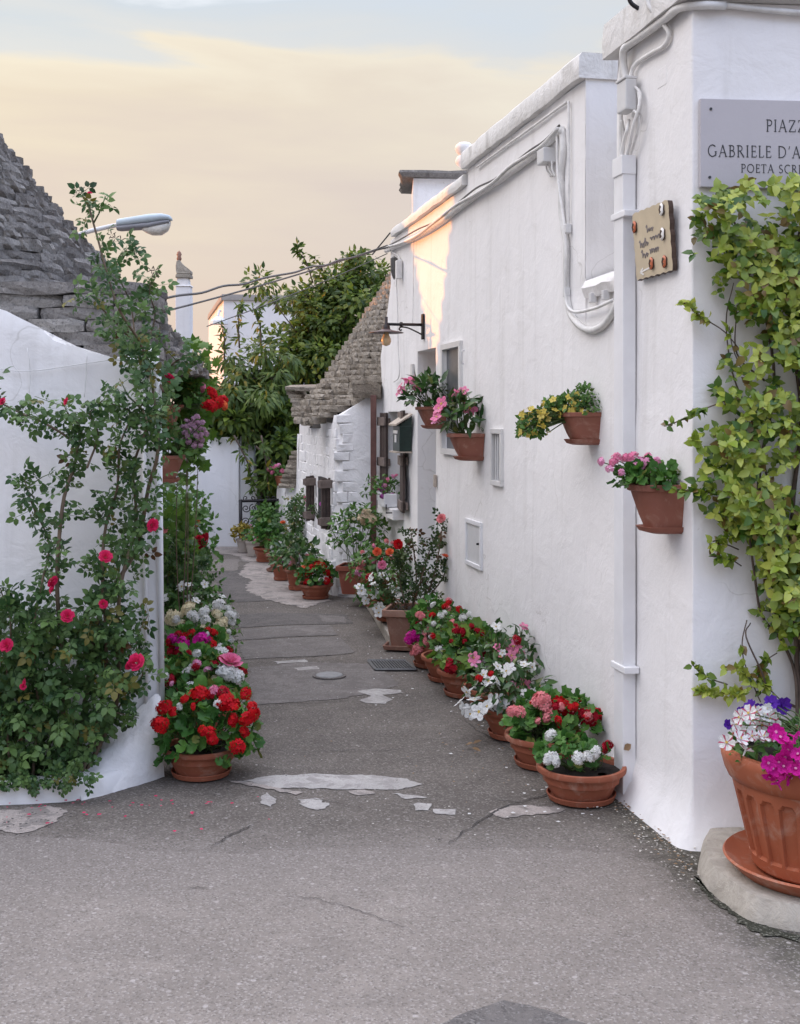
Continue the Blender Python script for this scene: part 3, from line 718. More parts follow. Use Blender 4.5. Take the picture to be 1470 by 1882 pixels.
def along(R, path, n, spread, size, lean=(0, -0.3, 0.2), nrmb=(0, -0.6, 0.5), t0=0.1):
    """leaves scattered along a cane"""
    p = smooth_path(path, 6); out = []; m = len(p) - 1
    for _ in range(n):
        f = (t0 + (1 - t0) * R.random()) * m; i = min(int(f), m - 1); q = p[i].lerp(p[i + 1], f - i)
        tang = (p[i + 1] - p[i]).normalized(); side = rv(R); y = (side + tang * 0.4 + Vector(lean))
        q = q + rv(R) * spread * R.random()
        out.append(frame(q, y, Vector(nrmb) + rv(R) * 0.75, size * R.uniform(0.6, 1.2)))
    return out
# ------------------------------------------------------------------ ground
def sheet(name, pts, z, mat, jit=0.012, step=0.06, seed=0, label=None):
    R = random.Random(seed); out = []; n = len(pts)
    for i in range(n):
        a, b = Vector(pts[i]), Vector(pts[(i + 1) % n]); L = (b - a).length; k = max(1, min(90, int(L / step)))
        nr = Vector((-(b - a).y, (b - a).x, 0)).normalized() if L > 0 else Vector((0, 0, 0))
        for j in range(k):
            p = a.lerp(b, j / k); w = jit * (nz(p, 4.0, seed * 7.3) * 1.6 + nz(p, 14.0, seed * 3.1) * 0.8 + nz(p, 40.0, seed) * .7 + R.uniform(-.45, .45))
            out.append((p.x + nr.x * w, p.y + nr.y * w, z))
    mb = MB(); mb.add(out, [tuple(range(len(out)))]); o = mb.build(name, mat)
    if o.data.polygons[0].normal.z < 0: o.data.flip_normals()
    o['kind'] = 'structure'; return o
def gp(*pp): return [G(x, y) for x, y in pp]
def crack(pts, w, seed, z=0.006, px=True):
    R = random.Random(seed); q = smooth_path(gp(*pts) if px else pts, 9); L = []; Rr = []; n = len(q)
    for i, p in enumerate(q):
        w_ = w * .6; t = (q[min(i + 1, n - 1)] - q[max(i - 1, 0)]).normalized(); nr = Vector((-t.y, t.x, 0)); o = nr * (0.02 * nz(p, 11, seed) + R.uniform(-.006, .006))
        ww = w_ * (0.35 + 0.9 * abs(nz(p, 9, seed + 4)) + R.uniform(0, .35)) * min(1, 4 * min(i, n - 1 - i) / n + 0.12)
        L.append(p + o + nr * ww); Rr.append(p + o - nr * ww)
    mb = MB(); mb.add([(v.x, v.y, z) for v in L + Rr], [(i, i + 1, n + i + 1, n + i) for i in range(n - 1)])
    o = mb.build('pavement_crack', M['crack'])
    if o.data.polygons[0].normal.z < 0: o.data.flip_normals()
    o['kind'] = 'structure'
mb = MB(); mb.add([(-400, -40, 0), (400, -40, 0), (400, 700, 0), (-400, 700, 0)], [(0, 1, 2, 3)])
o = mb.build('ground', M['plaza']); o['kind'] = 'structure'
front = gp((-350, 1548), (0, 1536), (130, 1541), (250, 1558), (390, 1565), (600, 1556), (800, 1561), (1000, 1560), (1150, 1567), (1225, 1600), (1285, 1655), (1375, 1708), (1470, 1735))
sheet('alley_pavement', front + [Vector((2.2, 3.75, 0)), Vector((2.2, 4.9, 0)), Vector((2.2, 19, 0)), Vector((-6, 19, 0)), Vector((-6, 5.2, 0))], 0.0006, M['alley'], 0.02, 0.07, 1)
def patch(mat, pts, seed, z=0.0036, jit=0.014, name='pavement_patch'): return sheet(name, gp(*pts), z, M[mat], jit, 0.022, seed)
# pale worn cement across the alley mouth and its broken bits
patch('cement', [(435, 1438), (500, 1426), (600, 1424), (700, 1426), (745, 1434), (776, 1442), (720, 1453), (640, 1451), (560, 1449), (500, 1449)], 2)
patch('pinkcement', [(420, 1436), (470, 1441), (520, 1452), (556, 1458), (545, 1462), (500, 1453), (460, 1446)], 3, 0.0045, 0.012)
patch('cement', [(478, 1462), (492, 1457), (504, 1470), (498, 1484), (482, 1478)], 4)
patch('cement', [(548, 1472), (580, 1467), (604, 1477), (584, 1489), (560, 1484)], 5, jit=.02)
patch('pinkcement', [(640, 1455), (668, 1453), (690, 1459), (655, 1464)], 6)
patch('cement', [(715, 1457), (770, 1463), (788, 1468), (745, 1470)], 7)
patch('cement', [(760, 1480), (790, 1478), (786, 1490), (764, 1491)], 8, jit=.02)
patch('cement', [(795, 1489), (826, 1490), (836, 1496), (806, 1496)], 9)
patch('cement', [(657, 1271), (690, 1267), (735, 1269), (742, 1274), (700, 1278), (722, 1287), (706, 1295), (672, 1293), (660, 1288), (684, 1280)], 10, jit=.008)
patch('pinkcement', [(900, 1494), (935, 1483), (1000, 1484), (1040, 1489), (985, 1497), (930, 1505)], 11, jit=.02)
patch('pinkcement', [(-200, 1492), (0, 1490), (85, 1481), (126, 1490), (100, 1514), (55, 1531), (0, 1531), (-200, 1531)], 12, 0.0036, 0.02)
# slabs further up the alley
patch('slab', [(440, 1182), (470, 1177), (560, 1172), (625, 1172), (652, 1200), (600, 1206), (500, 1210), (448, 1212)], 13, jit=.012)
patch('slab', [(425, 1160), (520, 1151), (606, 1149), (622, 1168), (540, 1171), (430, 1178)], 14, jit=.012)
patch('slab_dark', [(430, 1131), (500, 1126), (640, 1130), (648, 1147), (520, 1149), (428, 1155)], 15, jit=.012)
patch('slab', [(585, 1131), (632, 1133), (636, 1146), (590, 1143)], 16, 0.0048)
patch('slab', [(460, 1228), (560, 1218), (700, 1222), (730, 1262), (640, 1285), (470, 1296), (455, 1262)], 17, 0.0032, jit=.02)
patch('cement', [(500, 1216), (560, 1212), (565, 1217), (508, 1221)], 18)
patch('cement', [(540, 1229), (580, 1225), (586, 1230), (548, 1233)], 19)
patch('slab_dark', [(405, 1052), (450, 1046), (470, 1092), (500, 1104), (420, 1108), (395, 1080)], 20, jit=.02)
# pale cement border in front of the far pots
patch('pinkcement', [(372, 1013), (382, 1005), (455, 1004), (500, 1022), (560, 1058), (612, 1104), (585, 1109), (560, 1118), (520, 1111), (478, 1098), (452, 1086), (462, 1068), (440, 1056), (452, 1036), (436, 1022)], 21, 0.0044, 0.03)
patch('plaza', [(372, 1030), (440, 1028), (436, 1048), (405, 1050), (368, 1052)], 22, jit=.02)
patch('slab_dark', [(795, 1895), (850, 1862), (900, 1846), (925, 1838), (975, 1848), (1080, 1882), (1100, 1897)], 23, 0.0015, 0.006)
patch('moss', [(1280, 1610), (1320, 1650), (1375, 1694), (1470, 1722), (1470, 1738), (1370, 1708), (1310, 1665), (1270, 1622)], 25, 0.0046, 0.02)
crack([(388, 1562), (412, 1545), (440, 1527), (468, 1514)], 0.006, 1)
crack([(820, 1556), (860, 1527), (905, 1497), (935, 1484), (985, 1474)], 0.007, 2)
crack([(905, 1470), (955, 1476), (1005, 1462), (1020, 1456)], 0.008, 3)
crack([(446, 1212), (520, 1211), (600, 1206), (655, 1201)], 0.006, 4)
crack([(470, 1296), (560, 1294), (620, 1290), (643, 1287)], 0.006, 5)
crack([(425, 1178), (520, 1171), (600, 1169), (624, 1168)], 0.006, 6)
crack([(520, 1641), (575, 1652), (640, 1668), (700, 1690), (762, 1718)], 0.0032, 7, 0.004)
crack([(404, 1441), (440, 1436), (470, 1441)], 0.008, 8)
crack([(545, 1386), (640, 1380), (700, 1381), (760, 1376)], 0.005, 9)
crack([(560, 1470), (600, 1474), (650, 1482)], 0.004, 10)
crack([(345, 1635), (365, 1634), (383, 1634)], 0.004, 11, 0.004)
crack([(640, 1305), (690, 1301), (780, 1298), (825, 1292)], 0.004, 12)
crack([(850, 1322), (880, 1345), (950, 1385)], 0.005, 13)
# ------------------------------------------------------------------ drain and manhole
def drain():
    t = thing('drain_grate', 'square slotted metal drain grate set in the asphalt beside the pots', 'drain grate', G(708, 1222))
    a, b, c, d = [G(x, y) for x, y in ((676, 1217), (745, 1217), (765, 1234), (690, 1234))]
    n = 14; mb = MB()
    mb.add([(p.x, p.y, 0.0085) for p in (a, b, c, d)], [(0, 1, 2, 3)]); mb.build('pit', M['dark'], t)
    for i in range(n):
        p = a.lerp(b, (i + .5) / n); q = d.lerp(c, (i + .5) / n); mb = MB(); ax = (b - a) / n * 0.55
        mb.obox(p - ax / 2 + Vector((0, 0, .0095)), ax, q - p, Vector((0, 0, .006))); mb.build('bar', M['grate'], t)
    mb = MB()
    for p, q in ((a, b), (b, c), (c, d), (d, a)): mb.tube([p + Vector((0, 0, .012)), q + Vector((0, 0, .012))], .008, 4)
    mb.build('frame', M['grate'], t)
drain()
t = thing('manhole_lid', 'small round metal cover set in the alley asphalt', 'manhole cover', G(605, 1244))
mb = MB(); mb.lathe([(0.085, 0.007), (0.085, 0.014), (0.076, 0.018), (0.0001, 0.018)], G(605, 1244), 28); mb.build('lid', M['lid'], t)
mb = MB(); mb.lathe([(0.105, 0.006), (0.104, 0.013), (0.088, 0.013), (0.088, 0.006)], G(605, 1244), 28); mb.build('ring', M['slab'], t)

# ------------------------------------------------------------------ plaster solids
def grid_face(mb, o, ax, ay, nu, nv, nrm, amp, sc=2.2, seed=0, keep=None, mi=0, warp=None):
    vs = []; b = len(mb.v)
    for j in range(nv + 1):
        for i in range(nu + 1):
            p = o + ax * (i / nu) + ay * (j / nv)
            if warp: p = warp(p, i / nu, j / nv)
            d = amp * (nz(p, sc, seed) + 0.45 * nz(p, sc * 3.7, seed + 5))
            vs.append(p + nrm * d)
    fs = [(j * (nu + 1) + i, j * (nu + 1) + i + 1, (j + 1) * (nu + 1) + i + 1, (j + 1) * (nu + 1) + i) for j in range(nv) for i in range(nu) if keep is None or keep((i + .5) / nu, (j + .5) / nv)]
    if ax.cross(ay).dot(nrm) < 0: fs = [f[::-1] for f in fs]
    mb.add(vs, fs, mi)
def psolid(name, poly, z0, z1, mat, parent, amp=0.006, res=0.12, round_=0.02, batter=0.0, sc=2.2, seed=0, top=None, flare=0.0):
    """plastered solid over a footprint (counter-clockwise), corners rounded, faces slightly uneven; top(x, y) may give an uneven top height"""
    pts = [Vector((p[0], p[1], 0)) for p in poly]; n = len(pts); ring = []
    for i in range(n):
        a, b, c = pts[i - 1], pts[i], pts[(i + 1) % n]; r = min(round_, (a - b).length * .4, (c - b).length * .4)
        u = (a - b).normalized() * r; w = (c - b).normalized() * r
        for k in range(4):
            f = k / 3; ring.append(b + u * (1 - f) ** 2 + w * f ** 2)
        L = (c - b).length; m = max(1, min(80, int(L / res)))
        for k in range(1, m): 
            q = b.lerp(c, k / m)
            if (q - b).length > r * 1.2 and (q - c).length > r * 1.2: ring.append(q)
    cen = sum(pts, Vector()) / n; N = len(ring); nr = []
    for i in range(N):
        d = ring[(i + 1) % N] - ring[i - 1]; nr.append(Vector((d.y, -d.x, 0)).normalized())
    nz_ = max(2, int((z1 - z0) / res)); mb = MB(); vs = []
    for j in range(nz_ + 1):
        for i in range(N):
            zt = z1 if top is None else top(ring[i].x, ring[i].y)
            z = z0 + (zt - z0) * j / nz_; p = Vector((ring[i].x, ring[i].y, z))
            d = amp * (nz(p, sc, seed) + .45 * nz(p, sc * 3.7, seed + 5)) - batter * (z - z0) + (flare * max(0, 1 - (z - z0) / 0.22) ** 2 if flare else 0)
            if j == nz_: d -= 0.010; 
            vs.append(p + nr[i] * d)
    fs = [(j * N + i, j * N + (i + 1) % N, (j + 1) * N + (i + 1) % N, (j + 1) * N + i) for j in range(nz_) for i in range(N)]
    fs.append(tuple(nz_ * N + i for i in range(N)))
    if z0 > 0.05: fs.append(tuple(range(N))[::-1])
    mb.add(vs, fs); return mb.build(name, mat, parent, smooth=True, autosmooth=0.9)

# ------------------------------------------------------------------ main whitewashed house along the alley
house = thing('whitewashed_house', 'long flat roofed whitewashed house with a stepped coping along the right of the alley', 'house', W(2.5, 0))
S_NEAR, S_END = ws(wd(1076)), 5.56
z_low = 2.25
OPEN = [  # s0, s1, z0, z1, depth : door recess, shuttered window
    (ws(wd(801)), ws(wd(768)), 0.16, 2.12, 0.34), (ws(wd(741)) + .02, ws(wd(713)), 0.86, 1.66, 0.18), (ws(wd(847)) + .01, ws(wd(817)) - .01, 1.38, 2.10, 0.05),
    (ws(wd(922)), ws(wd(907)), 1.23, 1.52, 0.06)]
def house_wall():
    ss = sorted(set([0.0, S_NEAR, S_END] + [round(0.13 * i, 3) for i in range(1, 43)] + [v for q in OPEN for v in q[:2]])); ss = [s for s in ss if s <= S_END]
    zs = sorted(set([0.0, z_low, 3.13, 3.232] + [round(.12 * i, 3) for i in range(1, 26)] + [v for q in OPEN for v in q[2:4]]))
    zs = [z for z in zs]; mb = MB(); idx = {}; vs = []
    s_step = ws(wd(858))
    def pos(s, z):
        s2 = s
        if s > 4.9:                                    # the far end leans back above the cone roof
            k = min(1, max(0, (2.75 - z) / 0.6)); s2 = 4.9 + (s - 4.9) * (0.36 + 0.64 * k)
        p = W(s2, z); d = 0.007 * (nz(p, 1.6) + .5 * nz(p, 6, 4))
        if s > 4.2 and z < 2.4: d += 0.016 * nz(p, 5, 2)
        d += 0.03 * max(0, 1 - z / 0.25) ** 2
        if s < 0.45 and z > 2.05 and z <= z_low + .01: d -= 0.02 * (z - 2.05) / .2
        return p + WN * d
    def inside(s, z): return any(q[0] - 1e-6 < s < q[1] + 1e-6 and q[2] - 1e-6 < z < q[3] + 1e-6 for q in OPEN)
    for j, z in enumerate(zs):
        for i, s in enumerate(ss): idx[(i, j)] = len(vs); vs.append(pos(s, z))
    fs = []
    for j in range(len(zs) - 1):
        for i in range(len(ss) - 1):
            s, z = (ss[i] + ss[i + 1]) / 2, (zs[j] + zs[j + 1]) / 2
            if inside(s, z) or (s < S_NEAR and z > z_low) or (s > s_step and z > 3.13): continue
            fs.append((idx[(i, j)], idx[(i, j + 1)], idx[(i + 1, j + 1)], idx[(i + 1, j)]))
    mb.add(vs, fs)
    for (a, b, c, d, dep) in OPEN:                    # jambs, lintel, sill and back of every opening
        q = [pos(a, c), pos(b, c), pos(b, d), pos(a, d)]; k = [p - WN * dep for p in q]
        mb.add(q + k, [(0, 1, 5, 4), (1, 2, 6, 5), (2, 3, 7, 6), (3, 0, 4, 7), (4, 5, 6, 7)])
    D = 4.2
    e = [W(S_NEAR, z_low - .02), W(S_NEAR, 3.232), W(S_NEAR, 3.232, -D), W(S_NEAR, z_low - .02, -D)]
    grid_face(mb, W(S_NEAR, 0.0), -WN * D, Vector((0, 0, 3.232)), 30, 24, -WT, 0.006)
    mb.obox(W(S_NEAR + .02, 3.05, -0.05), WT * (s_step - S_NEAR - .03), -WN * (D - .06), Vector((0, 0, .12)))
    mb.obox(W(s_step, 2.98, -0.05), WT * (4.95 - s_step), -WN * (D - .06), Vector((0, 0, .10)))
    mb.add([W(5.02, 0, -.03), W(5.02, 3.1, -.03), W(5.02, 3.1, -D), W(5.02, 0, -D)], [(0, 1, 2, 3)])
    mb.add([W(0, 0, -D), W(0, 3.1, -D), W(5.02, 3.1, -D), W(5.02, 0, -D)], [(0, 1, 2, 3)])
    # step in the parapet
    mb.add([W(s_step, 3.13, 0.0), W(s_step, 3.232, 0.0), W(s_step, 3.232, -.4), W(s_step, 3.13, -.4)], [(0, 1, 2, 3)])
    # rounded ledge on the low link wall
    o = mb.build('wall', M['white'], house, smooth=True, autosmooth=0.6); return s_step
s_step = house_wall()
def coping(s0, s1, z0, z1, out, inn, name='coping', seed=0, mat='coping', n=40, parent=None):
    mb = MB(); sec = [(out * .92, 0), (out, .018), (out, (z1 - z0) - .02), (out * .6, z1 - z0), (-inn, z1 - z0), (-inn, 0)]; vs = []; k = len(sec)
    for i in range(n + 1):
        s = s0 + (s1 - s0) * i / n
        for (f, z) in sec:
            p = W(s, z0 + z, f); p = p + Vector((0, 0, .008 * nz(p, 5, seed))) + WN * (.007 * nz(p, 7, seed + 3)); vs.append(p)
    fs = [(i * k + j, i * k + (j + 1) % k, (i + 1) * k + (j + 1) % k, (i + 1) * k + j) for i in range(n) for j in range(k)] + [tuple(range(k)), tuple(n * k + j for j in range(k))[::-1]]
    mb.add(vs, fs); o = mb.build(name, M[mat], parent or house, smooth=True, autosmooth=0.7)
    bm = bmesh.new(); bm.from_mesh(o.data); bmesh.ops.recalc_face_normals(bm, faces=bm.faces); bm.to_mesh(o.data); bm.free()
coping(S_NEAR - .015, s_step, 3.234, 3.355, .040, .34)
coping(s_step + .004, 4.96, 3.134, 3.205, .034, .30, seed=3)
mb = MB()                                             # sloping plaster ledge of the low link
vs = []
for i in range(13):
    s = -0.02 + (S_NEAR + .0) * i / 12
    for f, z in ((.012, 2.18), (.03, 2.225), (.01, 2.262), (-.12, 2.31), (-.30, 2.33), (-.30, 2.18)):
        p = W(s, z, f); vs.append(p + Vector((0, 0, .012 * nz(p, 8))) + WN * .006 * nz(p, 9, 4))
mb.add(vs, [(i * 6 + j, i * 6 + (j + 1) % 6, (i + 1) * 6 + (j + 1) % 6, (i + 1) * 6 + j) for i in range(12) for j in range(6)])
o = mb.build('ledge', M['white_old'], house, smooth=True, autosmooth=.8)
bm = bmesh.new(); bm.from_mesh(o.data); bmesh.ops.recalc_face_normals(bm, faces=bm.faces); bm.to_mesh(o.data); bm.free()
# door at the back of the recess
a, b, c, d, dep = OPEN[0]
mb = MB(); mb.obox(W(a + .01, c, -dep + .003), WT * (b - a - .02), WN * .035, Vector((0, 0, d - c - .02))); dr = mb.build('door', M['door'], house, bevel=.004)
mb = MB(); mb.lathe([(.001, 0), (.022, .004), (.022, .02), (.001, .024)], W(a + .08, 1.1, -dep + .05), 10); mb.build('handle', M['iron'], dr)
mb = MB(); mb.obox(W(a - .02, .02, -dep), WT * (b - a + .04), WN * (dep + .05), Vector((0, 0, .138))); mb.build('doorstep', M['kerbstone'], house, bevel=.01)
# mesh covered window
def frame_set(sa, sb, za, zb, w, proud, mat, pane, name='window', bars=0, barmat=None, depth=.02):
    mb = MB(); u = Vector((0, 0, 1))
    for (s0, s1, z0, z1) in ((sa, sb, zb - w, zb), (sa, sb, za, za + w), (sa, sa + w, za + w, zb - w), (sb - w, sb, za + w, zb - w)):
        mb.obox(W(s0, z0, -.02), WT * (s1 - s0), WN * (.02 + proud), u * (z1 - z0))
    fr = mb.build(name, M[mat], house, bevel=.003)
    mb = MB(); mb.obox(W(sa + w - .002, za + w - .002, -depth), WT * (sb - sa - 2 * w + .004), WN * .006, u * (zb - za - 2 * w + .004)); mb.build('pane', M[pane], fr)
    for i in range(bars):
        s = sa + w + (sb - sa - 2 * w) * (i + 1) / (bars + 1)
        mb = MB(); mb.obox(W(s - .008, za + w, -.012), WT * .016, WN * .014, u * (zb - za - 2 * w)); mb.build('bar', M[barmat], fr)
    return fr
frame_set(ws(wd(850)), ws(wd(814.5)), 1.355, 2.125, .040, .022, 'frame', 'screen', 'window')
frame_set(ws(wd(925)), ws(wd(905)), 1.205, 1.545, .030, .018, 'frame', 'dark', 'vent_window', 3, 'plastic')
fr = frame_set(ws(wd(887)), ws(wd(858)), .655, .955, .028, .016, 'paint', 'plastic', 'meter_cover', 0, None, .0)
mb = MB(); mb.lathe([(.001, 0), (.012, .0), (.012, .012), (.001, .014)], W(ws(wd(882)), .81, .012), 8); mb.build('latch', M['iron'], fr)
mb = MB(); mb.tube(smooth_path([W(ws(wd(857)), wz(644, 7.84), .012), W(ws(wd(857)), wz(646, 7.84), .03), W(ws(wd(856)), wz(666, 7.84), .03), W(ws(wd(856)), wz(668, 7.84), .012)], 3), .006, 5); mb.build('shutter_hook', M['plastic'], house)
mb = MB(); mb.obox(W(ws(wd(804)), wz(896, 8.6), .004), WT * .035, WN * .02, Vector((0, 0, .09))); mb.build('door_bell', M['beige_metal'], house, bevel=.006)
mb = MB(); mb.obox(W(ws(wd(762)), wz(692, 9.36), .004), WT * .06, WN * .02, Vector((0, 0, .10))); mb.build('house_number_plate', M['frame'], house, bevel=.004)
# shuttered window near the far end: sill and two open plank shutters
a, b, c, d, dep = OPEN[1]
mb = MB(); mb.obox(W(a + .005, c, -dep + .004), WT * (b - a - .01), WN * .01, Vector((0, 0, d - c))); win = mb.build('window_glass', M['dark'], house)
mb = MB(); mb.obox(W(a - .03, c - .09, -.02), WT * (b - a + .05), WN * .11, Vector((0, 0, .09))); mb.build('window_sill', M['white_old'], house, bevel=.008)
def shutter(parent, hinge, out, z0, z1, wid, th, tdir, battens, nplank=3, label=None):
    """plank shutter standing open: hinge foot, direction it opens out, thickness direction"""
    u = Vector((0, 0, 1)); body = None
    mb = MB(); mb.obox(hinge + u * z0, out * .012, tdir * th, u * (z1 - z0)); body = mb.build('shutter', M['shutter'], parent)
    if label: body['label'] = label
    for k in range(nplank):
        mb = MB(); g = wid / nplank; zz = R_.uniform(-.012, .012)
        mb.obox(hinge + out * (k * g + .004) + u * (z0 + zz), out * (g - .006), tdir * th, u * (z1 - z0)); mb.build('plank', M['shutter'], body, bevel=.003)
    for f in battens:
        mb = MB(); z = z0 + (z1 - z0) * f
        mb.obox(hinge + tdir * (th + .001) + u * z - out * .01, out * (wid + .035), tdir * (th * .9), u * .075); mb.build('batten', M['batten'], body, bevel=.004)
        mb = MB(); mb.obox(hinge - tdir * .022 + u * (z + .006), out * (wid + .02), tdir * .02, u * .06); mb.build('batten', M['batten'], body, bevel=.004)
R_ = random.Random(5)
nd_ = (WN * .12 - WT * .993).normalized(); fd_ = (WN * .08 + WT * .997).normalized()
shutter(house, W(a - .01, 0, .006), nd_, .84, 1.66, .26, .02, (WN * .993 + WT * .12).normalized(), (.03, .47, .90))
shutter(house, W(b - .03, 0, .006), fd_, .78, 1.64, .20, .02, (WN * .997 - WT * .08).normalized(), (.03, .47, .88))
mb = MB(); mb.tube([W(a - .01, .83, .0), W(a - .01, .83, .14), W(a - .01, .90, .14)], .006, 5); mb.build('shutter_bracket', M['iron'], house)
# chimney behind the parapet
ch = thing('roof_chimney', 'square white roof chimney under a flat grey stone slab behind the parapet', 'chimney', P(790, 400, 9.9))
x0 = P(757, 400, 9.6); psolid('shaft', [(x0.x, 9.6), (x0.x + .62, 9.66), (x0.x + .60, 10.2), (x0.x - .0, 10.2)], 2.9, 3.53, M['white_old'], ch, .006, .1, .02)
mb = MB(); vs = []
for (dz, k) in ((0, .96), (.03, 1.0), (.05, .97)):
    for i in range(24):
        a_ = 2 * PI * i / 24; cx, sy = math.cos(a_), math.sin(a_); q = max(abs(cx), abs(sy))
        p = Vector((x0.x + .30 + cx / q * .40 * k, 9.92 + sy / q * .38 * k, 3.535 + dz)); p = p + Vector((.02 * nz(p, 6), .02 * nz(p, 6, 3), .018 * nz(p, 4, 8))); vs.append(p)
mb.add(vs, [(j * 24 + i, j * 24 + (i + 1) % 24, (j + 1) * 24 + (i + 1) % 24, (j + 1) * 24 + i) for j in range(2) for i in range(24)] + [tuple(range(24))[::-1], tuple(range(48, 72))])
mb.build('cap_slab', M['roof'], ch)
fin = thing('roof_finial', 'small white double ball finial on top of the stepped coping', 'finial', P(853, 300, 8.25))
fb = P(853, 262, 8.25); z0 = 3.20
mb = MB(); mb.lathe([(.055, 0), (.05, .05), (.03, .06)], (fb.x, fb.y, z0), 20); mb.build('base', M['white_old'], fin, smooth=True)
mb = MB(); mb.lathe([(.03, .055), (.055, .075), (.062, .10), (.05, .128), (.028, .14)], (fb.x, fb.y, z0 + .08), 20); mb.build('lower_ball', M['white_old'], fin, smooth=True)
mb = MB(); mb.lathe([(.028, 0), (.052, .018), (.064, .045), (.058, .072), (.036, .088), (.001, .093)], (fb.x, fb.y, z0 + .215), 20); mb.build('upper_ball', M['white_old'], fin, smooth=True)

# ------------------------------------------------------------------ kerb step along the house
st = thing('stone_step', 'low pale stone step running along the foot of the house wall', 'step', G(690, 1150))
q = [G(716, 1193), G(686, 1138), G(660, 1098), G(640, 1072)]
for i in range(3):
    a, b = q[i], q[i + 1]; aw = Vector((wx(a.y) + .02, a.y, 0)); bw = Vector((wx(b.y) + .02, b.y, 0)); g = (b - a).normalized() * .006
    mb = MB(); mb.prism([(a + g)[:2], (aw + g)[:2], (bw - g)[:2], (b - g)[:2]], .002, .085 + .012 * i); mb.build('step_stone', M['kerbstone'], st, bevel=.012)

# ------------------------------------------------------------------ corner house on the piazza
corner = thing('corner_house', 'tall whitewashed corner house on the right with a projecting coping', 'house', K(.5, 0, -1))
CC = 2.06
far = Vector((CC - WM * 5.26, 5.26, 0)); near = K0.copy()
psolid('wall', [near[:2], K(3.2, 0)[:2], K(3.2, 0, -3)[:2], (far.x + 3, 5.26), far[:2]][::-1] if False else [far[:2], near[:2], K(3.2, 0)[:2], (K(3.2, 0).x, 7.5), (far.x + .6, 7.5), (far.x + .6, 5.26)], 0.0, 3.19, M['white'], corner, .006, .09, .007, 0.0, 2.0, 2, None, .075)
psolid('coping', [(far - WT * -.04 + WN * .05)[:2], (near + WN * .05 + KN * .05 - KT * .0)[:2], (K(3.2, 0, .05))[:2], (K(3.2, 0).x, 7.4), (far.x + .6, 7.4), (far.x + .6, 5.30)], 3.193, 3.345, M['coping'], corner, .008, .10, .012, 0, 4, 6)
hook = MB(); p0 = P(1166, 14, 4.9)
hook.tube(smooth_path([P(1184, 20, 4.9), P(1172, 15, 4.9), P(1160, 6, 4.9), P(1156, -6, 4.9), P(1158, -30, 4.9)], 5), .009, 6)
tag(hook.build('roof_hook', M['iron'], None, smooth=True, loc=p0), 'dark curved metal hook above the corner house coping at the top edge', 'hook')
# stone kerb below the corner house front
kerb = [G(1281, 1606), G(1297, 1632), G(1330, 1662), G(1372, 1692), G(1420, 1706), G(1470, 1714), G(1600, 1722), G(1760, 1724)]
pl = [(p.x, p.y) for p in smooth_path(kerb, 5)] + [K(.72, 0, .012)[:2], K(.03, 0, .016)[:2]]
o = psolid('stone_kerb', pl, 0.002, 0.078, M['kerbstone'], None, .005, .04, .05, 0.25, 6, 3)
tag(o, 'rounded worn pale stone kerb slab under the big terracotta pot', 'kerb')
# ------------------------------------------------------------------ stone cones
SM = [stone_mesh('roof_stone', M['roof'], i + 1, 4, .6) for i in range(7)]
SMF = [stone_mesh('cone_stone', M['roof_far'], i + 21, 3, .45) for i in range(6)]
def cone_roof(t, cx, cy, prof, course, slen, meshes, a0, a1, R, limit, depth=.16, zcut=None, name='roof_stone', core=None, seg=40, keepfn=None, rsc=None):
    """prof: [(z, r)] from eaves to apex. Stones laid in courses over the arc a0..a1; those nearest the viewer are single parts."""
    zs = [p[0] for p in prof]
    def rad(z):
        for (za, ra), (zb, rb) in zip(prof, prof[1:]):
            if za <= z <= zb: return ra + (rb - ra) * (z - za) / (zb - za)
        return prof[-1][1] if z > zs[-1] else prof[0][1]
    Ms = []; z = zs[0]; row = 0
    while z < zs[-1] - course * .4:
        h = course * R.uniform(.8, 1.2); r = rad(z + h * .3)
        if r < .06: break
        a = a0 + R.uniform(0, .2)
        while a < a1:
            L = slen * R.uniform(.55, 1.5) * min(1, .22 + r * .45); da = L / r; am = a + da / 2
            if zcut is None or z + h * .2 > zcut(am):
                rr = r * (rsc(am, z) if rsc else 1) - depth * .5 + .007 * R.uniform(-1, 1.4); dz = .12 * h * R.uniform(-1, 1)
                rot = Matrix.Rotation(am + PI / 2, 4, 'Z') @ Matrix.Rotation(R.uniform(-.03, .03), 4, 'X') @ Matrix.Rotation(R.uniform(-.025, .025), 4, 'Y')
                p = Vector((cx + rr * math.cos(am), cy + rr * math.sin(am), z + h / 2 + dz))
                Ms.append(Matrix.Translation(p) @ rot @ Matrix.Diagonal((L * .985, depth * R.uniform(.9, 1.2), h * R.uniform(.98, 1.16), 1)))
            a += da
        z += h; row += 1
    def score(m):
        p = m.translation; d = Vector((p.x - cx, p.y - cy)).normalized().dot(Vector((CAMP.x - p.x, CAMP.y - p.y)).normalized())
        px = CX + p.x / p.y * F; return (0 if (-40 < px < 1510 and d > -.15) else 10) + (p - CAMP).length * .1
    Ms.sort(key=score)
    for i, m in enumerate(Ms[:limit]): child(name, meshes[i % len(meshes)], t, m)
    if Ms[limit:]: merged('roof_stones', meshes[0], Ms[limit:], t, None, [R.random() for _ in Ms[limit:]])
    mb = MB(); pr = [(max(.01, rad(zz) - depth * .45), zz) for zz in [zs[0] + (zs[-1] - zs[0]) * i / 24 for i in range(25)]]
    if core: pr = [(max(.01, r), zz) for r, zz in core(pr)]
    mb.lathe(pr, (cx, cy, 0), seg); mb.build('roof_core', M['roof_core'], t)
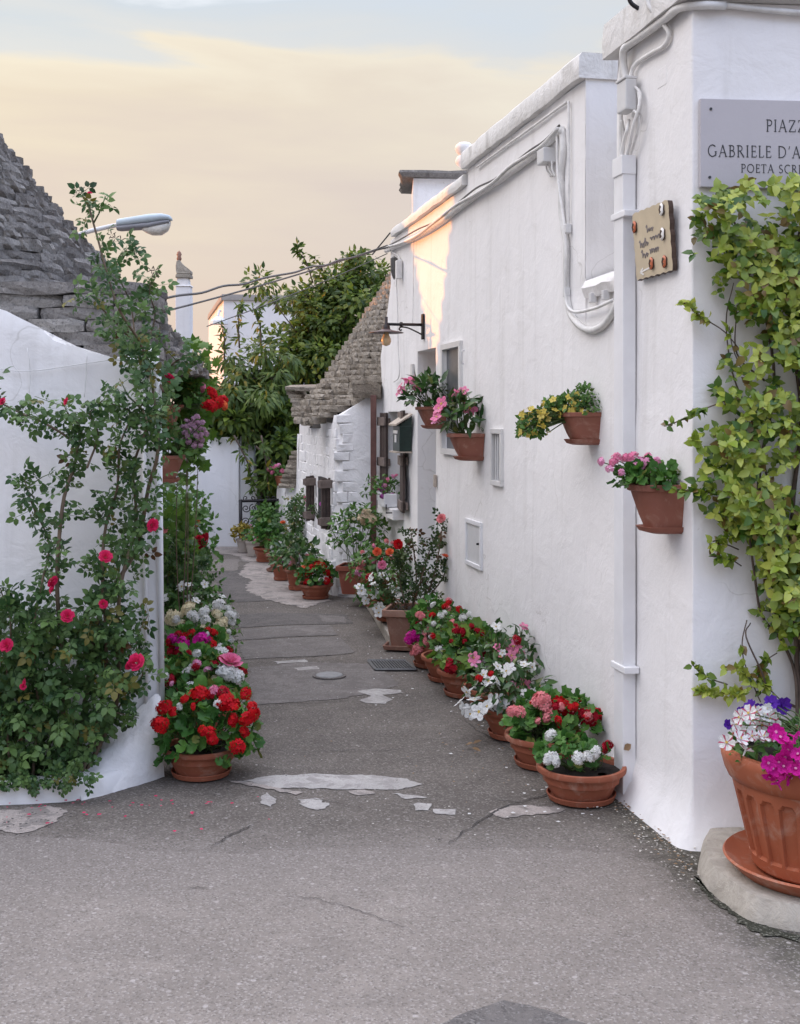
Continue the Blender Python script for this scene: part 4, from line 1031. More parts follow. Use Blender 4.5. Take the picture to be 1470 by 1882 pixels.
# ------------------------------------------------------------------ left trullo on the corner
trullo = thing('corner_trullo', 'whitewashed trullo with a grey stone slab cone roof at the left edge behind the rose', 'trullo house', (-2.4, 5.5, 0))
LD = 5.45
top_px = [(-600, 560), (-60, 556), (0, 567), (30, 583), (50, 592), (75, 605), (100, 624), (125, 634), (165, 647), (200, 655), (232, 662), (296, 666)]
def ltop(x, y):
    px = CX + x / LD * F
    if y > LD + .3: return 1.95
    for (a, b), (c, d) in zip(top_px, top_px[1:]):
        if a <= px <= c: return wz(b + (d - b) * (px - a) / (c - a), LD) + .010 * nz((x, y, 0), 19) + .006 * nz((x, y, 0), 50)
    return 2.15 if px < 0 else 1.86
xl = P(293, 700, LD).x
psolid('wall', [(-5.4, LD), (xl, LD), (xl - WM * 3.2, LD + 3.2), (-5.4, LD + 3.2)], 0, 2.1, M['white'], trullo, .009, .045, .03, .0, 2.2, 7, ltop)
RL_ = random.Random(3)
cone_roof(trullo, -3.02, 7.12, [(1.86, 1.86), (2.1, 1.66), (2.45, 1.32), (2.8, .99), (3.2, .68), (3.62, .38), (4.05, .06)], .055, .25, SM, -PI * .93, PI * .30, RL_, 300, .20)
# rain pipe at the alley corner, mound at the foot of the wall, rose bed edge
mb = MB(); mb.tube([Vector((xl + .012, LD - .005, .25)), Vector((xl - .004, LD - .005, 1.84))], .014, 8); mb.build('corner_pipe', M['paint'], trullo, smooth=True)
mb = MB(); mb.tube([Vector((xl - .055, LD - .012, .22)), Vector((xl - .07, LD - .012, 1.84))], .009, 8); mb.build('corner_pipe', M['white'], trullo, smooth=True)
mb = MB(); vs = []; nu, nv = 32, 14                   # plaster mound at the foot of the corner
for j in range(nv + 1):
    for i in range(nu + 1):
        u, v = i / nu, j / nv
        gb = G(150 + 152 * u, 1472 - 36 * u - 8 * u * u); ztop = .075 + .28 * min(1, max(0, (u - .10) / .80)) ** .9
        xw = (150 + 150 * u - CX) / F * (LD - .004); xw = min(xw, xl + .006 + .03 * (1 - v))
        p = Vector((gb.x + (xw - gb.x) * v, gb.y + (LD - .004 - gb.y) * (v ** 1.15), ztop * v ** .9 + .055 * math.sin(PI * v) * (1 - .4 * u)))
        p = p + Vector((0, -.05 * math.sin(PI * v) * (.4 + .6 * u), 0)) + Vector((0, -1, .6)) * (.014 * nz(p, 8) + .008 * nz(p, 22, 3)); vs.append(p)
mb.add(vs, [(j * (nu + 1) + i, j * (nu + 1) + i + 1, (j + 1) * (nu + 1) + i + 1, (j + 1) * (nu + 1) + i) for j in range(nv) for i in range(nu)])
rr_ = [vs[j * (nu + 1) + nu] for j in range(nv + 1)]; bk = [Vector((xl + .01 - WM * .35 * 1.0, LD + .35, p.z * .9)) for p in rr_]
mb.add(rr_ + bk, [(j, nv + 1 + j, nv + 2 + j, j + 1) for j in range(nv)])
mb.build('plaster_mound', M['white_old'], trullo, smooth=True, autosmooth=1.2)
# flat stack of slabs capping the wall towards the alley
Rg = random.Random(9)
for k in range(7):
    z = 1.88 + k * .062; x = -2.05
    while x < -1.30:
        L = Rg.uniform(.22, .5); x2 = min(x + L, -1.215 + Rg.uniform(-.03, .02))
        if x2 - x > .06:
            child('slab', SM[Rg.randrange(7)], trullo, Matrix.Translation(((x + x2) / 2, 6.0 + Rg.uniform(-.02, .02), z)) @ Matrix.Diagonal((x2 - x, .22, .062, 1)))
        x += L
    yy = 6.15
    while yy < 7.4:
        L = Rg.uniform(.25, .5)
        child('slab', SM[Rg.randrange(7)], trullo, Matrix.Translation((-1.30 - WM * (yy - 6.0), yy + L / 2, z)) @ Matrix.Rotation(PI / 2 + .2, 4, 'Z') @ Matrix.Diagonal((L, .2, .062, 1))); yy += L
mb = MB(); mb.prism([(-2.1, 6.05), (-1.32, 6.05), (-1.58, 7.5), (-2.1, 7.5)], 1.84, 2.27); mb.build('slab_core', M['roof_core'], trullo)
bed = thing('rose_bed_kerb', 'low whitewashed kerb in front of the rose bed at the lower left', 'kerb', G(60, 1478))
ring = [G(-500, 1484), G(-200, 1482.5), G(0, 1480), G(90, 1476), G(178, 1470), G(225, 1460)]
mb = MB(); sec = [(0, 0), (.006, .07), (.03, .084), (.12, .082), (.13, 0)]; vs = []; q = smooth_path(ring, 8)
for i, p in enumerate(q):
    for f, z in sec: vs.append(Vector((p.x - f * .05, p.y + f + .10 * max(0, (i - 26) / 14.0), z)) + Vector((0, .006 * nz(p, 8), .006 * nz(p, 6, 3) * (z > 0))))
k = len(sec); n = len(q)
mb.add(vs, [(i * k + j, i * k + (j + 1) % k, (i + 1) * k + (j + 1) % k, (i + 1) * k + j)[::-1] for i in range(n - 1) for j in range(k)])
mb.build('kerb', M['white'], bed, smooth=True, autosmooth=.8)
mb = MB(); vs = []; nx = 40
for j in range(5):
    for i in range(nx + 1):
        x = -4 + (4 - 1.34) * i / nx; y = 5.08 + .4 * j / 4; p = Vector((x, y, .05 + .02 * nz((x, y, 0), 9))); vs.append(p)
mb.add(vs, [(j * (nx + 1) + i, j * (nx + 1) + i + 1, (j + 1) * (nx + 1) + i + 1, (j + 1) * (nx + 1) + i) for j in range(4) for i in range(nx)])
mb.build('soil', M['soil'], bed, smooth=True)

# ------------------------------------------------------------------ alley wall beyond the left trullo
lw = thing('alley_wall', 'whitewashed wall on the left of the alley behind the shrubs and hanging pots', 'wall', (xl - WM * 6, LD + 6, 0))
y0, y1 = LD + 3.2, 14.7
psolid('wall', [(xl - WM * 3.2 - .4, y0), (xl - WM * 3.2, y0), (xl - WM * (y1 - LD), y1), (xl - WM * (y1 - LD) - .4, y1)], 0, 1.5, M['white'], lw, .01, .2, .03)
# ------------------------------------------------------------------ wall and gate closing the alley
ew = thing('end_wall', 'plain white wall closing the far end of the alley under the tree', 'wall', G(390, 1005))
e0 = G(300, 1006); e1 = G(439, 1005)
psolid('wall', [(e0.x - 2, e0.y), (e1.x, e1.y), (e1.x, e1.y + .3), (e0.x - 2, e0.y + .3)], 0, 1.36, M['white_far'], ew, .008, .12, .015)
e2 = G(466, 1003)
psolid('gate_pillar', [(e1.x + .004, e1.y + .06), (e2.x, e2.y + .06), (e2.x, e2.y + .40), (e1.x + .004, e1.y + .4)], 0, 1.45, M['white_far'], ew, .006, .12, .02)
gp_ = thing('gate_post', 'narrow white plastered post right of the iron gate beside the rose', 'post', G(516, 990))
a = P(508, 900, 14.6); b = P(524, 900, 14.2)
psolid('post', [(a.x, a.y), (b.x, b.y), (b.x + .08, b.y + .3), (a.x + .08, a.y + .3)], 0, wz(893, 14.4), M['white'], gp_, .006, .1, .02)
gate = thing('iron_gate', 'low black wrought iron gate with scrolls between the white pillars', 'gate', P(472, 1000, 14.3))
gd = 14.3; gx0, gx1 = P(442, 0, gd).x, P(509, 0, gd).x; gz = lambda py: wz(py, gd)
def bar(pts, r, name): 
    mb = MB(); mb.tube(pts, r, 5); return mb.build(name, M['iron'], gate, smooth=True)
V = lambda x, z: Vector((x, gd, z))
bar([V(gx0, .02), V(gx0, gz(918))], .022, 'gate_upright'); bar([V(gx1, .02), V(gx1, gz(918))], .02, 'gate_upright'); bar([V(gx0 + .22, .1), V(gx0 + .22, gz(921))], .010, 'gate_upright')
bar([V(gx0 - .02, gz(921)), V(gx1 + .02, gz(919))], .018, 'gate_rail'); bar([V(gx0, .12), V(gx1, .12)], .014, 'gate_rail')
def spiral(cx, cz, r, turns, a0, sgn=1, n=22): return [V(cx + r * (1 - .82 * i / n) * math.cos(a0 + sgn * turns * 2 * PI * i / n), cz + r * (1 - .82 * i / n) * math.sin(a0 + sgn * turns * 2 * PI * i / n)) for i in range(n + 1)]
for i, (ox, oz) in enumerate(((.065, .52), (.15, .52), (.065, .36), (.15, .34), (.065, .22), (.15, .20), (.28, .5), (.37, .5), (.28, .3), (.37, .3))):
    bar(spiral(gx0 + ox, oz, .05, 1.4, PI / 2 * (i % 4), 1 if i % 2 else -1), .006, 'scroll')
bar([V(gx0 + .01, .22), V(gx0 + .12, .42), V(gx0 + .2, .6)], .006, 'scroll')
for i in range(5): bar(spiral(gx0 + .06 + .085 * i, gz(921) + .035, .032, 1.1, -PI / 2, 1 if i % 2 else -1), .006, 'scroll')

# ------------------------------------------------------------------ trullo on the right of the alley
tr = thing('cone_trullo', 'small whitewashed trullo with a tall stone cone roof beside the long house', 'trullo house', (-.3, 11.6, 0))
TC = 1.66; tx = lambda d: TC - WM * d
CXT, CYT = .363, 12.3
foot = [(tx(13.4), 13.4), (tx(10.72), 10.72), (-.20, 10.66), (2.2, 10.60), (2.2, 14.2), (tx(13.4) + .1, 14.2)]
def ttop(x, y): 
    if y < 10.95: return 1.63 + .21 * min(1, max(0, (x + .55) / .33))
    return 1.56 + .25 * min(1, max(0, (y - 11.3) / 2))
psolid('wall', foot, 0, 1.62, M['wstone'], tr, .012, .07, .16, .02, 6, 4, ttop)
R2 = random.Random(14)
def flat_stone(seed):                                 # squared block with a shallow worn face
    R = random.Random(seed); o = [(-.49, -.47), (0, -.48), (.49, -.46), (.49, .47), (0, .485), (-.49, .46)]; vs = []
    o = [(x + R.uniform(-.012, .012), z + R.uniform(-.035, .035)) for x, z in o]
    vs += [(x, .3, z) for x, z in o] + [(x, -.40 + R.uniform(-.02, .02), z) for x, z in o] + [(x * .93, -.46 + R.uniform(-.05, .04), z * .84) for x, z in o]
    fs = [(i, (i + 1) % 6, 6 + (i + 1) % 6, 6 + i)[::-1] for i in range(6)] + [(6 + i, 6 + (i + 1) % 6, 12 + (i + 1) % 6, 12 + i)[::-1] for i in range(6)] + [(12, 13, 16, 17)[::-1], (13, 14, 15, 16)[::-1]]
    me = bpy.data.meshes.new('wall_stone'); me.from_pydata(vs, [], fs); me.materials.append(M['wstone'])
    bm = bmesh.new(); bm.from_mesh(me); bmesh.ops.recalc_face_normals(bm, faces=bm.faces); bm.to_mesh(me); bm.free()
    me.update(); return me
WS = [flat_stone(i + 41) for i in range(6)]
def wall_stones(p0, ax, nrm, L, z0, z1, ch, sl, rnd, dep, limit, skip=None, leanback=.02):
    z = z0; rot = math.atan2(-nrm.x, nrm.y) + PI; nmade = 0
    while z < z1:
        h = ch * R2.uniform(.8, 1.25); s = R2.uniform(-.1, 0)
        while s < L:
            l = sl * R2.uniform(.5, 1.5)
            if not (skip and skip(s + l / 2, z + h / 2)) and s + l < L + .01 and s > -.12:
                p = p0 + ax * (s + l / 2) - nrm * (dep * .465 + leanback * z) + nrm * R2.uniform(-.007, .007) * rnd + Vector((0, 0, z + h / 2))
                m = Matrix.Translation(p) @ Matrix.Rotation(rot, 4, 'Z') @ Matrix.Rotation(R2.uniform(-.1, .1) * rnd, 4, 'Y') @ Matrix.Diagonal((l * .99, dep, h * 1.0, 1))
                if nmade < limit: child('wall_stone', WS[R2.randrange(6)], tr, m); nmade += 1
            s += l
        z += h
ax = Vector((tx(13.3) - tx(10.85), 13.3 - 10.85, 0)).normalized(); nn = Vector((-ax.y, ax.x, 0))
wall_stones(Vector((tx(10.85), 10.85, 0)), ax, nn, 2.5, .02, 1.50, .10, .17, 1.0, .12, 220, lambda s, z: .10 < s < .75 and .56 < z < 1.08)
fx = Vector((1, -.1, 0)).normalized(); fn = Vector((-.1, -1, 0)).normalized()
wall_stones(Vector((tx(10.72) + .10, 10.70, 0)), fx, fn, .32, .02, 1.62, .085, .19, .6, .10, 110)
th0 = math.radians(-136)
def dth(a): return (a - th0 + PI) % (2 * PI) - PI
def zcut(a):
    d = dth(a); return min(1.90, 1.52 + (.75 * d if d > 0 else 1.6 * d * d))
def rsc(a, z):
    d = dth(a); w = 1 + 1.1 * min(d, .5) if d > 0 else max(-.3, 1 - 2.6 * max(0, abs(d) - .25)); return 1 + .20 * w * min(1, max(0, (2.05 - z) / .45))
cone_roof(tr, CXT, CYT, [(1.50, 1.46), (1.75, 1.30), (1.9, 1.206), (2.04, 1.117), (2.4, .888), (2.75, .665), (3.05, .475), (3.4, .25), (3.66, .08)], .055, .14, SMF, math.radians(-250), math.radians(-40), random.Random(21), 300, .15, zcut, 'roof_stone',
          lambda pr: [(r * .93 if z < 2.0 else r, z) for r, z in pr], rsc=rsc)
mb = MB(); mb.lathe([(.07, 3.66), (.09, 3.74), (.05, 3.82), (.001, 3.85)], (CXT, CYT, 0), 12); mb.build('pinnacle', M['white_old'], tr, smooth=True)
def big_slab(c, size, rz=0, rx=0, seed=0): child('eave_slab', SMF[seed % 6], tr, Matrix.Translation(c) @ Matrix.Rotation(rz, 4, 'Z') @ Matrix.Rotation(rx, 4, 'Y') @ Matrix.Diagonal((*size, 1)))
big_slab(P(676, 720, 10.72), (.26, .24, .13), -.1, 0, 1); big_slab(P(672, 706, 10.85), (.24, .2, .07), -.1, .05, 2); big_slab(P(690, 702, 10.8), (.14, .2, .09), -.1, .1, 3)
for i in range(5): big_slab(P(556 + 9 * i, 712 + i * 2 - 1.5 * i, 13.2 - i * .12), (.30, .30, .045), 1.3, -.10, i)
for i in range(9): big_slab(P(546 + i * 3.5, 722 + i * 7, 13.25 - .14 * i), (.26, .16, .05), 1.35, 0, i)
# low window with two open shutters
su = ax; w0 = Vector((tx(11.15), 11.15, 0)); w1 = Vector((tx(12.0), 12.0, 0))
mb = MB(); mb.obox(w0 + nn * .012 + Vector((0, 0, .60)), su * .42, -nn * .03, Vector((0, 0, .44))); mb.build('window', M['dark'], tr)
def tshut(d, z0, z1, wid, sg_):
    h = Vector((tx(d), d, 0)) + nn * .004; dr_ = (nn * .96 - ax * .28).normalized(); shutter(tr, h, dr_, z0, z1, wid, .028, (-ax * .96 - nn * .28).normalized(), (.06, .80), 2)
tshut(10.90, .60, 1.06, .088, -1); tshut(11.95, .575, 1.02, .085, 1)
mb = MB(); mb.obox(P(686, 728, 10.55) + Vector((-.025, 0, 0)) - Vector((0, 0, wz(728, 10.55) - .12)), Vector((.052, -.005, 0)), Vector((0, .06, 0)), Vector((0, 0, wz(726, 10.55) - .12)))
tag(mb.build('brown_downpipe', M['brown'], None, loc=P(686, 1080, 10.55), bevel=.006), 'square brown downpipe in the corner between cone trullo and the long house', 'downpipe')
# low stone roofed white house behind it
rt = thing('rear_trullo', 'whitewashed house wall with a strip of stone roof behind the small trullo', 'house', P(535, 1000, 13.8))
q0, q1 = P(523, 0, 13.75), P(552, 0, 13.6)
psolid('wall', [(q0.x, 13.75), (q1.x, 13.6), (q1.x + .9, 14.5), (q0.x + .3, 14.5)], 0, .90, M['wstone'], rt, .02, .08, .05, 0, 5, 3)
psolid('curved_buttress', [(q1.x - .06, 13.50), (q1.x + .07, 13.48), (q1.x + .12, 13.62), (q1.x - .02, 13.62)], 0, 1.42, M['white'], rt, .01, .08, .02, .03)
for i in range(8): child('roof_stone', SMF[i % 6], rt, Matrix.Translation(P(531 + i * 3.2, 892 - i * 8.5, 13.72)) @ Matrix.Rotation(-.2, 4, 'Z') @ Matrix.Diagonal((.20, .2, .055, 1)))

# ------------------------------------------------------------------ things beyond the alley
fh = thing('far_house', 'tall plain white house far behind the trees with one sunlit flank', 'house', P(440, 790, 31))
a = P(410, 0, 30); l_ = P(383, 0, 36); 
psolid('wall', [(a.x, 30), (a.x + 3.2, 30.6), (a.x + 2.5, 37), (l_.x, 36)], 0, wz(552, 30), M['white_far'], fh, .02, .6, .03)
psolid('coping', [(a.x - .04, 29.94), (a.x + 3.3, 30.55), (a.x + 2.5, 37.1), (l_.x - .05, 36.1)], wz(552, 30) + .005, wz(541, 30), M['grey_cap'], fh, .01, .6, .02)
lampf = P(402, 596, 29.7); mb = MB(); mb.tube([lampf + Vector((0, .3, .35)), lampf + Vector((0, .1, .35)), lampf + Vector((-.02, 0, .2))], .03, 5); mb.lathe([(.05, .2), (.22, .08), (.24, .0), (.2, .02)], lampf, 12); mb.build('wall_lantern', M['plastic'], fh)
cs = thing('tall_chimney', 'slender white chimney stack with a weathered stone cowl beyond the left trullo', 'chimney', P(338, 760, 20))
def sq(c, w, d): return [(c.x - w / 2, c.y - d / 2), (c.x + w / 2, c.y - d / 2), (c.x + w / 2, c.y + d / 2), (c.x - w / 2, c.y + d / 2)]
c0 = P(338.5, 700, 20)
psolid('shaft', sq(c0, .25, .25), 0, wz(528, 20), M['white_far'], cs, .006, .2, .012)
psolid('collar', sq(c0, .262, .262), wz(528, 20) + .004, wz(525, 20), M['white_old'], cs, .004, .05, .01)
psolid('cowl_neck', sq(c0 + Vector((-.01, 0, 0)), .20, .20), wz(525, 20) + .004, wz(512, 20), M['white_old'], cs, .004, .05, .01)
psolid('cowl_band', sq(c0, .25, .25), wz(512, 20) + .004, wz(505, 20), M['cowl'], cs, .006, .05, .012)
mb = MB(); zb = wz(505, 20); prof = [(-.11, 0), (.125, 0), (.125, .05), (.08, .09), (.0, .15), (-.05, .20), (-.075, .24), (-.12, .22), (-.135, .14), (-.12, .05)]
vs = [Vector((c0.x + x, c0.y + y * (.10 if z < .1 else .06), zb + z + .004)) for y in (-1, 1) for x, z in prof]; n = len(prof)
mb.add(vs, [tuple(range(n)), tuple(range(n, 2 * n))[::-1]] + [((i + 1) % n, i, n + i, n + (i + 1) % n) for i in range(n)]); mb.build('cowl', M['cowl'], cs, bevel=.012)
mb = MB(); mb.lathe([(.03, 0), (.045, .03), (.03, .07), (.045, .10), (.03, .14), (.001, .17)], (c0.x - .085, c0.y, zb + .235), 10); mb.build('finial', M['terra_sq'], cs, smooth=True)
# street lamp
sl_ = thing('street_lamp', 'grey cobra head street lamp on a curved arm above the left roof', 'street lamp', (P(128, 445, 18).x, 18, 0))
D = 18.0
mb = MB(); mb.tube([Vector((P(127, 0, D).x, D, 0)), P(127, 470, D), P(129, 448, D)] + smooth_path([P(131, 443, D), P(140, 434, D), P(158, 427, D), P(190, 419, D), P(222, 412, D)], 5), [.07, .05, .04] + [.034] * 21, 10); mb.build('pole', M['plastic'], sl_, smooth=True)
rings = [(216, 404, 424, .09), (222, 402, 425, .10), (250, 398, 423, .12), (275, 394, 422, .135), (298, 393, 416, .13), (312, 396, 412, .10), (316, 401, 409, .05)]
def head(rings, name, mat, k0, k1):
    mb = MB(); vs = []; n = 12
    for (px, yt, yb, w) in rings:
        a_, b_ = P(px, yt, D), P(px, yb, D); c = (a_ + b_) / 2; h = (a_ - b_).length / 2
        for i in range(n):
            t = 2 * PI * i / n; vs.append(c + Vector((0, w * math.copysign(abs(math.cos(t)) ** .7, math.cos(t)), h * math.copysign(abs(math.sin(t)) ** .8, math.sin(t)))))
    m = len(rings)
    mb.add(vs, [(j * n + i, j * n + (i + 1) % n, (j + 1) * n + (i + 1) % n, (j + 1) * n + i) for j in range(m - 1) for i in range(n)] + [tuple(range(n))[::-1], tuple((m - 1) * n + i for i in range(n))])
    o = mb.build(name, mat, sl_, smooth=True, autosmooth=.9); bm = bmesh.new(); bm.from_mesh(o.data); bmesh.ops.recalc_face_normals(bm, faces=bm.faces); bm.to_mesh(o.data); bm.free()
M['lamp_head'] = m_simple('lamp_head', (0.46, 0.53, 0.57), 0.5, 0, .08, 8, .05)
M['lens'] = m_simple('lamp_lens', (0.55, 0.52, 0.46), 0.25, 0, .2, 30, .1, .6)
head([(px, yt, yb - (yb - yt) * .38, w) for px, yt, yb, w in rings], 'head_cover', M['lamp_head'], 0, 1)
M['lamp_under'] = m_simple('lamp_underside', (0.20, 0.20, 0.215), .5, 0, .1, 8, .05)
head([(px, yt + (yb - yt) * .55, yb, w * .96) for px, yt, yb, w in rings[:-1]], 'head_base', M['lamp_under'], 0, 1)
head([(262, 416, 424, .07), (268, 414, 428, .10), (280, 412, 433, .11), (296, 410, 433, .11), (308, 408, 425, .09), (313, 407, 415, .04)], 'lens', M['lens'], 0, 1)

# ------------------------------------------------------------------ neighbouring trulli and wall out of frame that the evening sun comes past, and a block added for shade
def neighbour(x, y, r, zb, za, lab):
    t = thing('neighbour_trullo', lab, 'trullo house', (x, y, 0))
    psolid('wall', [(x - r, y - r), (x + r, y - r), (x + r, y + r), (x - r, y + r)], 0, zb, M['white'], t, .01, .4, .05)
    n = 26; prof = []
    for i in range(n):
        z = zb + (za - zb) * i / n; rr = (r * 1.02) * (1 - i / n) + .03; prof += [(rr, z), (rr + .03, z + (za - zb) / n * .9)]
    mb = MB(); mb.lathe(prof + [(.001, za)], (x, y, 0), 48); mb.build('roof', M['roof'], t)
    return t
ux = lambda u, x: (x, (u - .39 * x) / .92)
NB = [(6.88, -6.2, 1.38, 1.75, 5.7, 'stone cone trullo behind the corner trullo further to the left'), (9.75, -6.6, 1.83, 2.0, 5.05, 'stone cone trullo on the lane behind the left alley wall')]
for (u, x, r, zb, za, lab) in NB: neighbour(*ux(u, x), r, zb, za, lab)
bl = thing('added_shade_block', 'plain white two storey block added out of view on the left to shade the piazza', 'house', (-13, 7, 0))
psolid('wall', [(-15, -9), (-11.5, -9), (-11.5, 12.4), (-15, 12.4)], 0, 6.2, M['white_far'], bl, .02, .8, .05)  # unseen block, added to keep the low sun off the piazza and corner house
bl2 = thing('neighbour_wall', 'white courtyard wall running behind the trulli on the left', 'wall', (-9, 14, 0))
psolid('wall', [(-9.2, 10.5), (-8.9, 10.5), (-8.9, 19), (-9.2, 19)], 0, 2.55, M['white_far'], bl2, .02, .8, .05)
# ------------------------------------------------------------------ street name plaque
def kd(px): return K(ka(px), 0)
GL = {}
def _arc(cx, cy, rx, ry, a0, a1, n=12): return [(cx + rx * math.cos(math.radians(a0 + (a1 - a0) * i / n)), cy + ry * math.sin(math.radians(a0 + (a1 - a0) * i / n))) for i in range(n + 1)]
TK, TN = .105, .055
def sf(x, y, w=.11): return ([(x - w, y), (x + w, y)], .035)
GL['I'] = (.34, [([(.17, 0), (.17, 1)], TK), sf(.17, 0.02), sf(.17, .98)])
GL['P'] = (.62, [([(.15, 0), (.15, 1)], TK), ([(.15, .97)] + _arc(.32, .73, .25, .24, 90, -90) + [(.15, .49)], .075), sf(.15, .02), sf(.10, .98, .09)])
GL['A'] = (.86, [([(.10, 0), (.42, 1)], TN), ([(.42, 1), (.76, 0)], TK), ([(.23, .36), (.62, .36)], TN), sf(.10, .02, .09), sf(.76, .02)])
GL['Z'] = (.78, [([(.10, .97), (.68, .97)], TN), ([(.66, .95), (.10, .04)], TK), ([(.10, .03), (.70, .03)], TN), ([(.10, .97), (.09, .80)], .04), ([(.70, .03), (.72, .21)], .04)])
GL['G'] = (.92, [(_arc(.48, .5, .40, .49, 48, 335, 20), .085), ([(.80, .42), (.80, .10)], TK), sf(.80, .43)])
GL['B'] = (.66, [([(.15, 0), (.15, 1)], TK), ([(.15, .97)] + _arc(.30, .755, .21, .215, 90, -90) + [(.15, .54)], .07), ([(.15, .54)] + _arc(.32, .285, .25, .255, 90, -90) + [(.15, .03)], .075), sf(.10, .02, .09), sf(.10, .98, .09)])
GL['R'] = (.74, [([(.15, 0), (.15, 1)], TK), ([(.15, .97)] + _arc(.30, .745, .22, .225, 90, -90) + [(.15, .52)], .07), ([(.32, .52), (.70, .0)], TK), sf(.15, .02), sf(.10, .98, .09)])
GL['E'] = (.60, [([(.15, 0), (.15, 1)], TK), ([(.10, .97), (.52, .97)], TN), ([(.15, .52), (.46, .52)], TN), ([(.10, .03), (.56, .03)], TN), ([(.51, .97), (.51, .83)], .04), ([(.55, .03), (.57, .19)], .04), ([(.45, .44), (.45, .60)], .035)])
GL['L'] = (.56, [([(.15, 0), (.15, 1)], TK), ([(.10, .03), (.53, .03)], TN), ([(.52, .03), (.55, .20)], .04), sf(.15, .98)])
GL['D'] = (.90, [([(.15, 0), (.15, 1)], TK), ([(.10, .97), (.32, .97)] + _arc(.36, .5, .43, .47, 90, -90, 16) + [(.10, .03)], .075)])
GL["'"] = (.24, [([(.14, 1.0), (.08, .76)], .06)])
GL['N'] = (.88, [([(.15, 0), (.15, 1)], TN), ([(.13, 1), (.72, .0)], TK), ([(.73, 0), (.73, 1)], TN), sf(.15, .02), sf(.10, .98, .09), sf(.73, .98)])
GL['U'] = (.82, [([(.14, 1), (.14, .34)] + _arc(.41, .30, .27, .29, 180, 360, 12) + [(.68, 1)], .08), sf(.14, .98), sf(.68, .98)])
GL['O'] = (.98, [(_arc(.49, .5, .41, .48, 0, 360, 26), .085)])
GL['T'] = (.68, [([(.34, 0), (.34, 1)], TK), ([(.04, .97), (.64, .97)], TN), ([(.05, .97), (.03, .82)], .04), ([(.63, .97), (.65, .82)], .04), sf(.34, .02)])
GL['S'] = (.56, [(_arc(.28, .74, .19, .235, 40, 265, 12) + _arc(.27, .26, .22, .235, 85, -150, 12), .08)])
GL['C'] = (.82, [(_arc(.47, .5, .39, .49, 48, 312, 20), .085)])
def stroke(mb, pts, w, o, ax, ay, nrm, dep):
    for a, b in zip(pts, pts[1:]):
        dx, dy = b[0] - a[0], b[1] - a[1]; L = math.hypot(dx, dy) or 1; ex, ey = dx / L * w * .22, dy / L * w * .22; nx, ny = -dy / L * w / 2, dx / L * w / 2
        q = [(a[0] - ex + nx, a[1] - ey + ny), (a[0] - ex - nx, a[1] - ey - ny), (b[0] + ex - nx, b[1] + ey - ny), (b[0] + ex + nx, b[1] + ey + ny)]
        vs = [o + ax * x + ay * y + nrm * d for d in (0, dep) for x, y in q]
        mb.add(vs, [(4, 5, 6, 7), (0, 4, 7, 3), (1, 2, 6, 5), (0, 1, 5, 4), (3, 7, 6, 2)])
def letters(t, text, a_start, a_second, z, h, off):
    """cap height h; letters spaced so that the text spans from a_start to a_second"""
    gap = .14; w = sum((.34 if c == ' ' else GL[c][0]) + gap for c in text) - gap; k = (a_second - a_start) / w; a = a_start
    for c in text:
        if c == ' ': a += (.34 + gap) * k; continue
        mb = MB()
        for i, (pts, wd_) in enumerate(GL[c][1]): stroke(mb, pts, wd_, K(a, z, off + .0001 * i), KT * k, Vector((0, 0, h)), KN, .0012)
        mb.build('letter', M['letter'], t); a += (GL[c][0] + gap) * k
plq = thing('street_name_plaque', 'pale grey marble street name plaque with engraved capitals above the climbing plant', 'street sign', K(.3, 2.6))
A0, A1 = ka(1283), ka(1283) + .72
zt, zb = wz(186, 4.545), wz(347, 4.545)
mb = MB(); mb.obox(K(A0, zb, .004), KT * (A1 - A0), KN * .020, Vector((0, 0, zt - zb))); mb.build('slab', M['marble'], plq, bevel=.002)
FO = .0242
h1, h2, h3 = (22 / F * 4.52), (21.5 / F * 4.52), (15.5 / F * 4.52)
letters(plq, 'PIAZZA', ka(1403), ka(1403) + .192, wz(242, 4.53), h1, FO)
letters(plq, "GABRIELE D'ANNUNZIO", ka(1296), ka(1296) + .622, wz(290, 4.53), h2, FO)
letters(plq, 'POETA SCRITTORE', ka(1357), ka(1357) + .366, wz(318, 4.53), h3, FO)
for px, py in ((1302, 203), (1300, 328)):
    mb = MB(); c = K(ka(px), wz(py, 4.53), FO); mb.tube([c - KN * .004, c + KN * .003], .0055, 8); mb.build('fixing_screw', M['letter'], plq)
for dz in (203, 328):
    mb = MB(); c = K(A1 - .04, wz(dz, 4.53), FO); mb.tube([c - KN * .004, c + KN * .003], .0055, 8); mb.build('fixing_screw', M['letter'], plq)
# ------------------------------------------------------------------ scalloped ceramic sign on the alley side of the corner house
cd = lambda px: CC / ((px - CX) / F + WM)
def C(s, z, off=0.0): return Vector((CC - WM * 5.26, 5.26, 0)) + WT * s + WN * off + Vector((0, 0, z))
cs_ = lambda px: (cd(px) - 5.26) / WT.y
M['ceramic'] = m_simple('glazed_ceramic', (0.54, 0.455, 0.32), .38, 0, .10, 6, .06, .5)
M['ceramic_edge'] = m_simple('ceramic_edge', (0.06, 0.035, 0.025), .4, 0, .3, 20, .1)
M['orange_glaze'] = m_simple('orange_glaze', (0.50, 0.13, 0.05), .35, 0, .3, 40, .1, .5)
M['ink'] = m_simple('grey_script', (0.27, 0.24, 0.24), .6, 0, .1, 30, .0)
M['wpaint'] = m_simple('white_arrow', (0.80, 0.78, 0.74), .5, 0, .05, 30, .0)
sg = thing('ceramic_sign', 'wavy edged cream ceramic sign with handwriting, flower knobs and an arrow on the corner house', 'sign', C(-.45, 2.3))
sl0, sr0 = cs_(1182), cs_(1247)                       # far (left) and near (right) edges
SW = sl0 - sr0; szb, szt = 2.185, 2.455
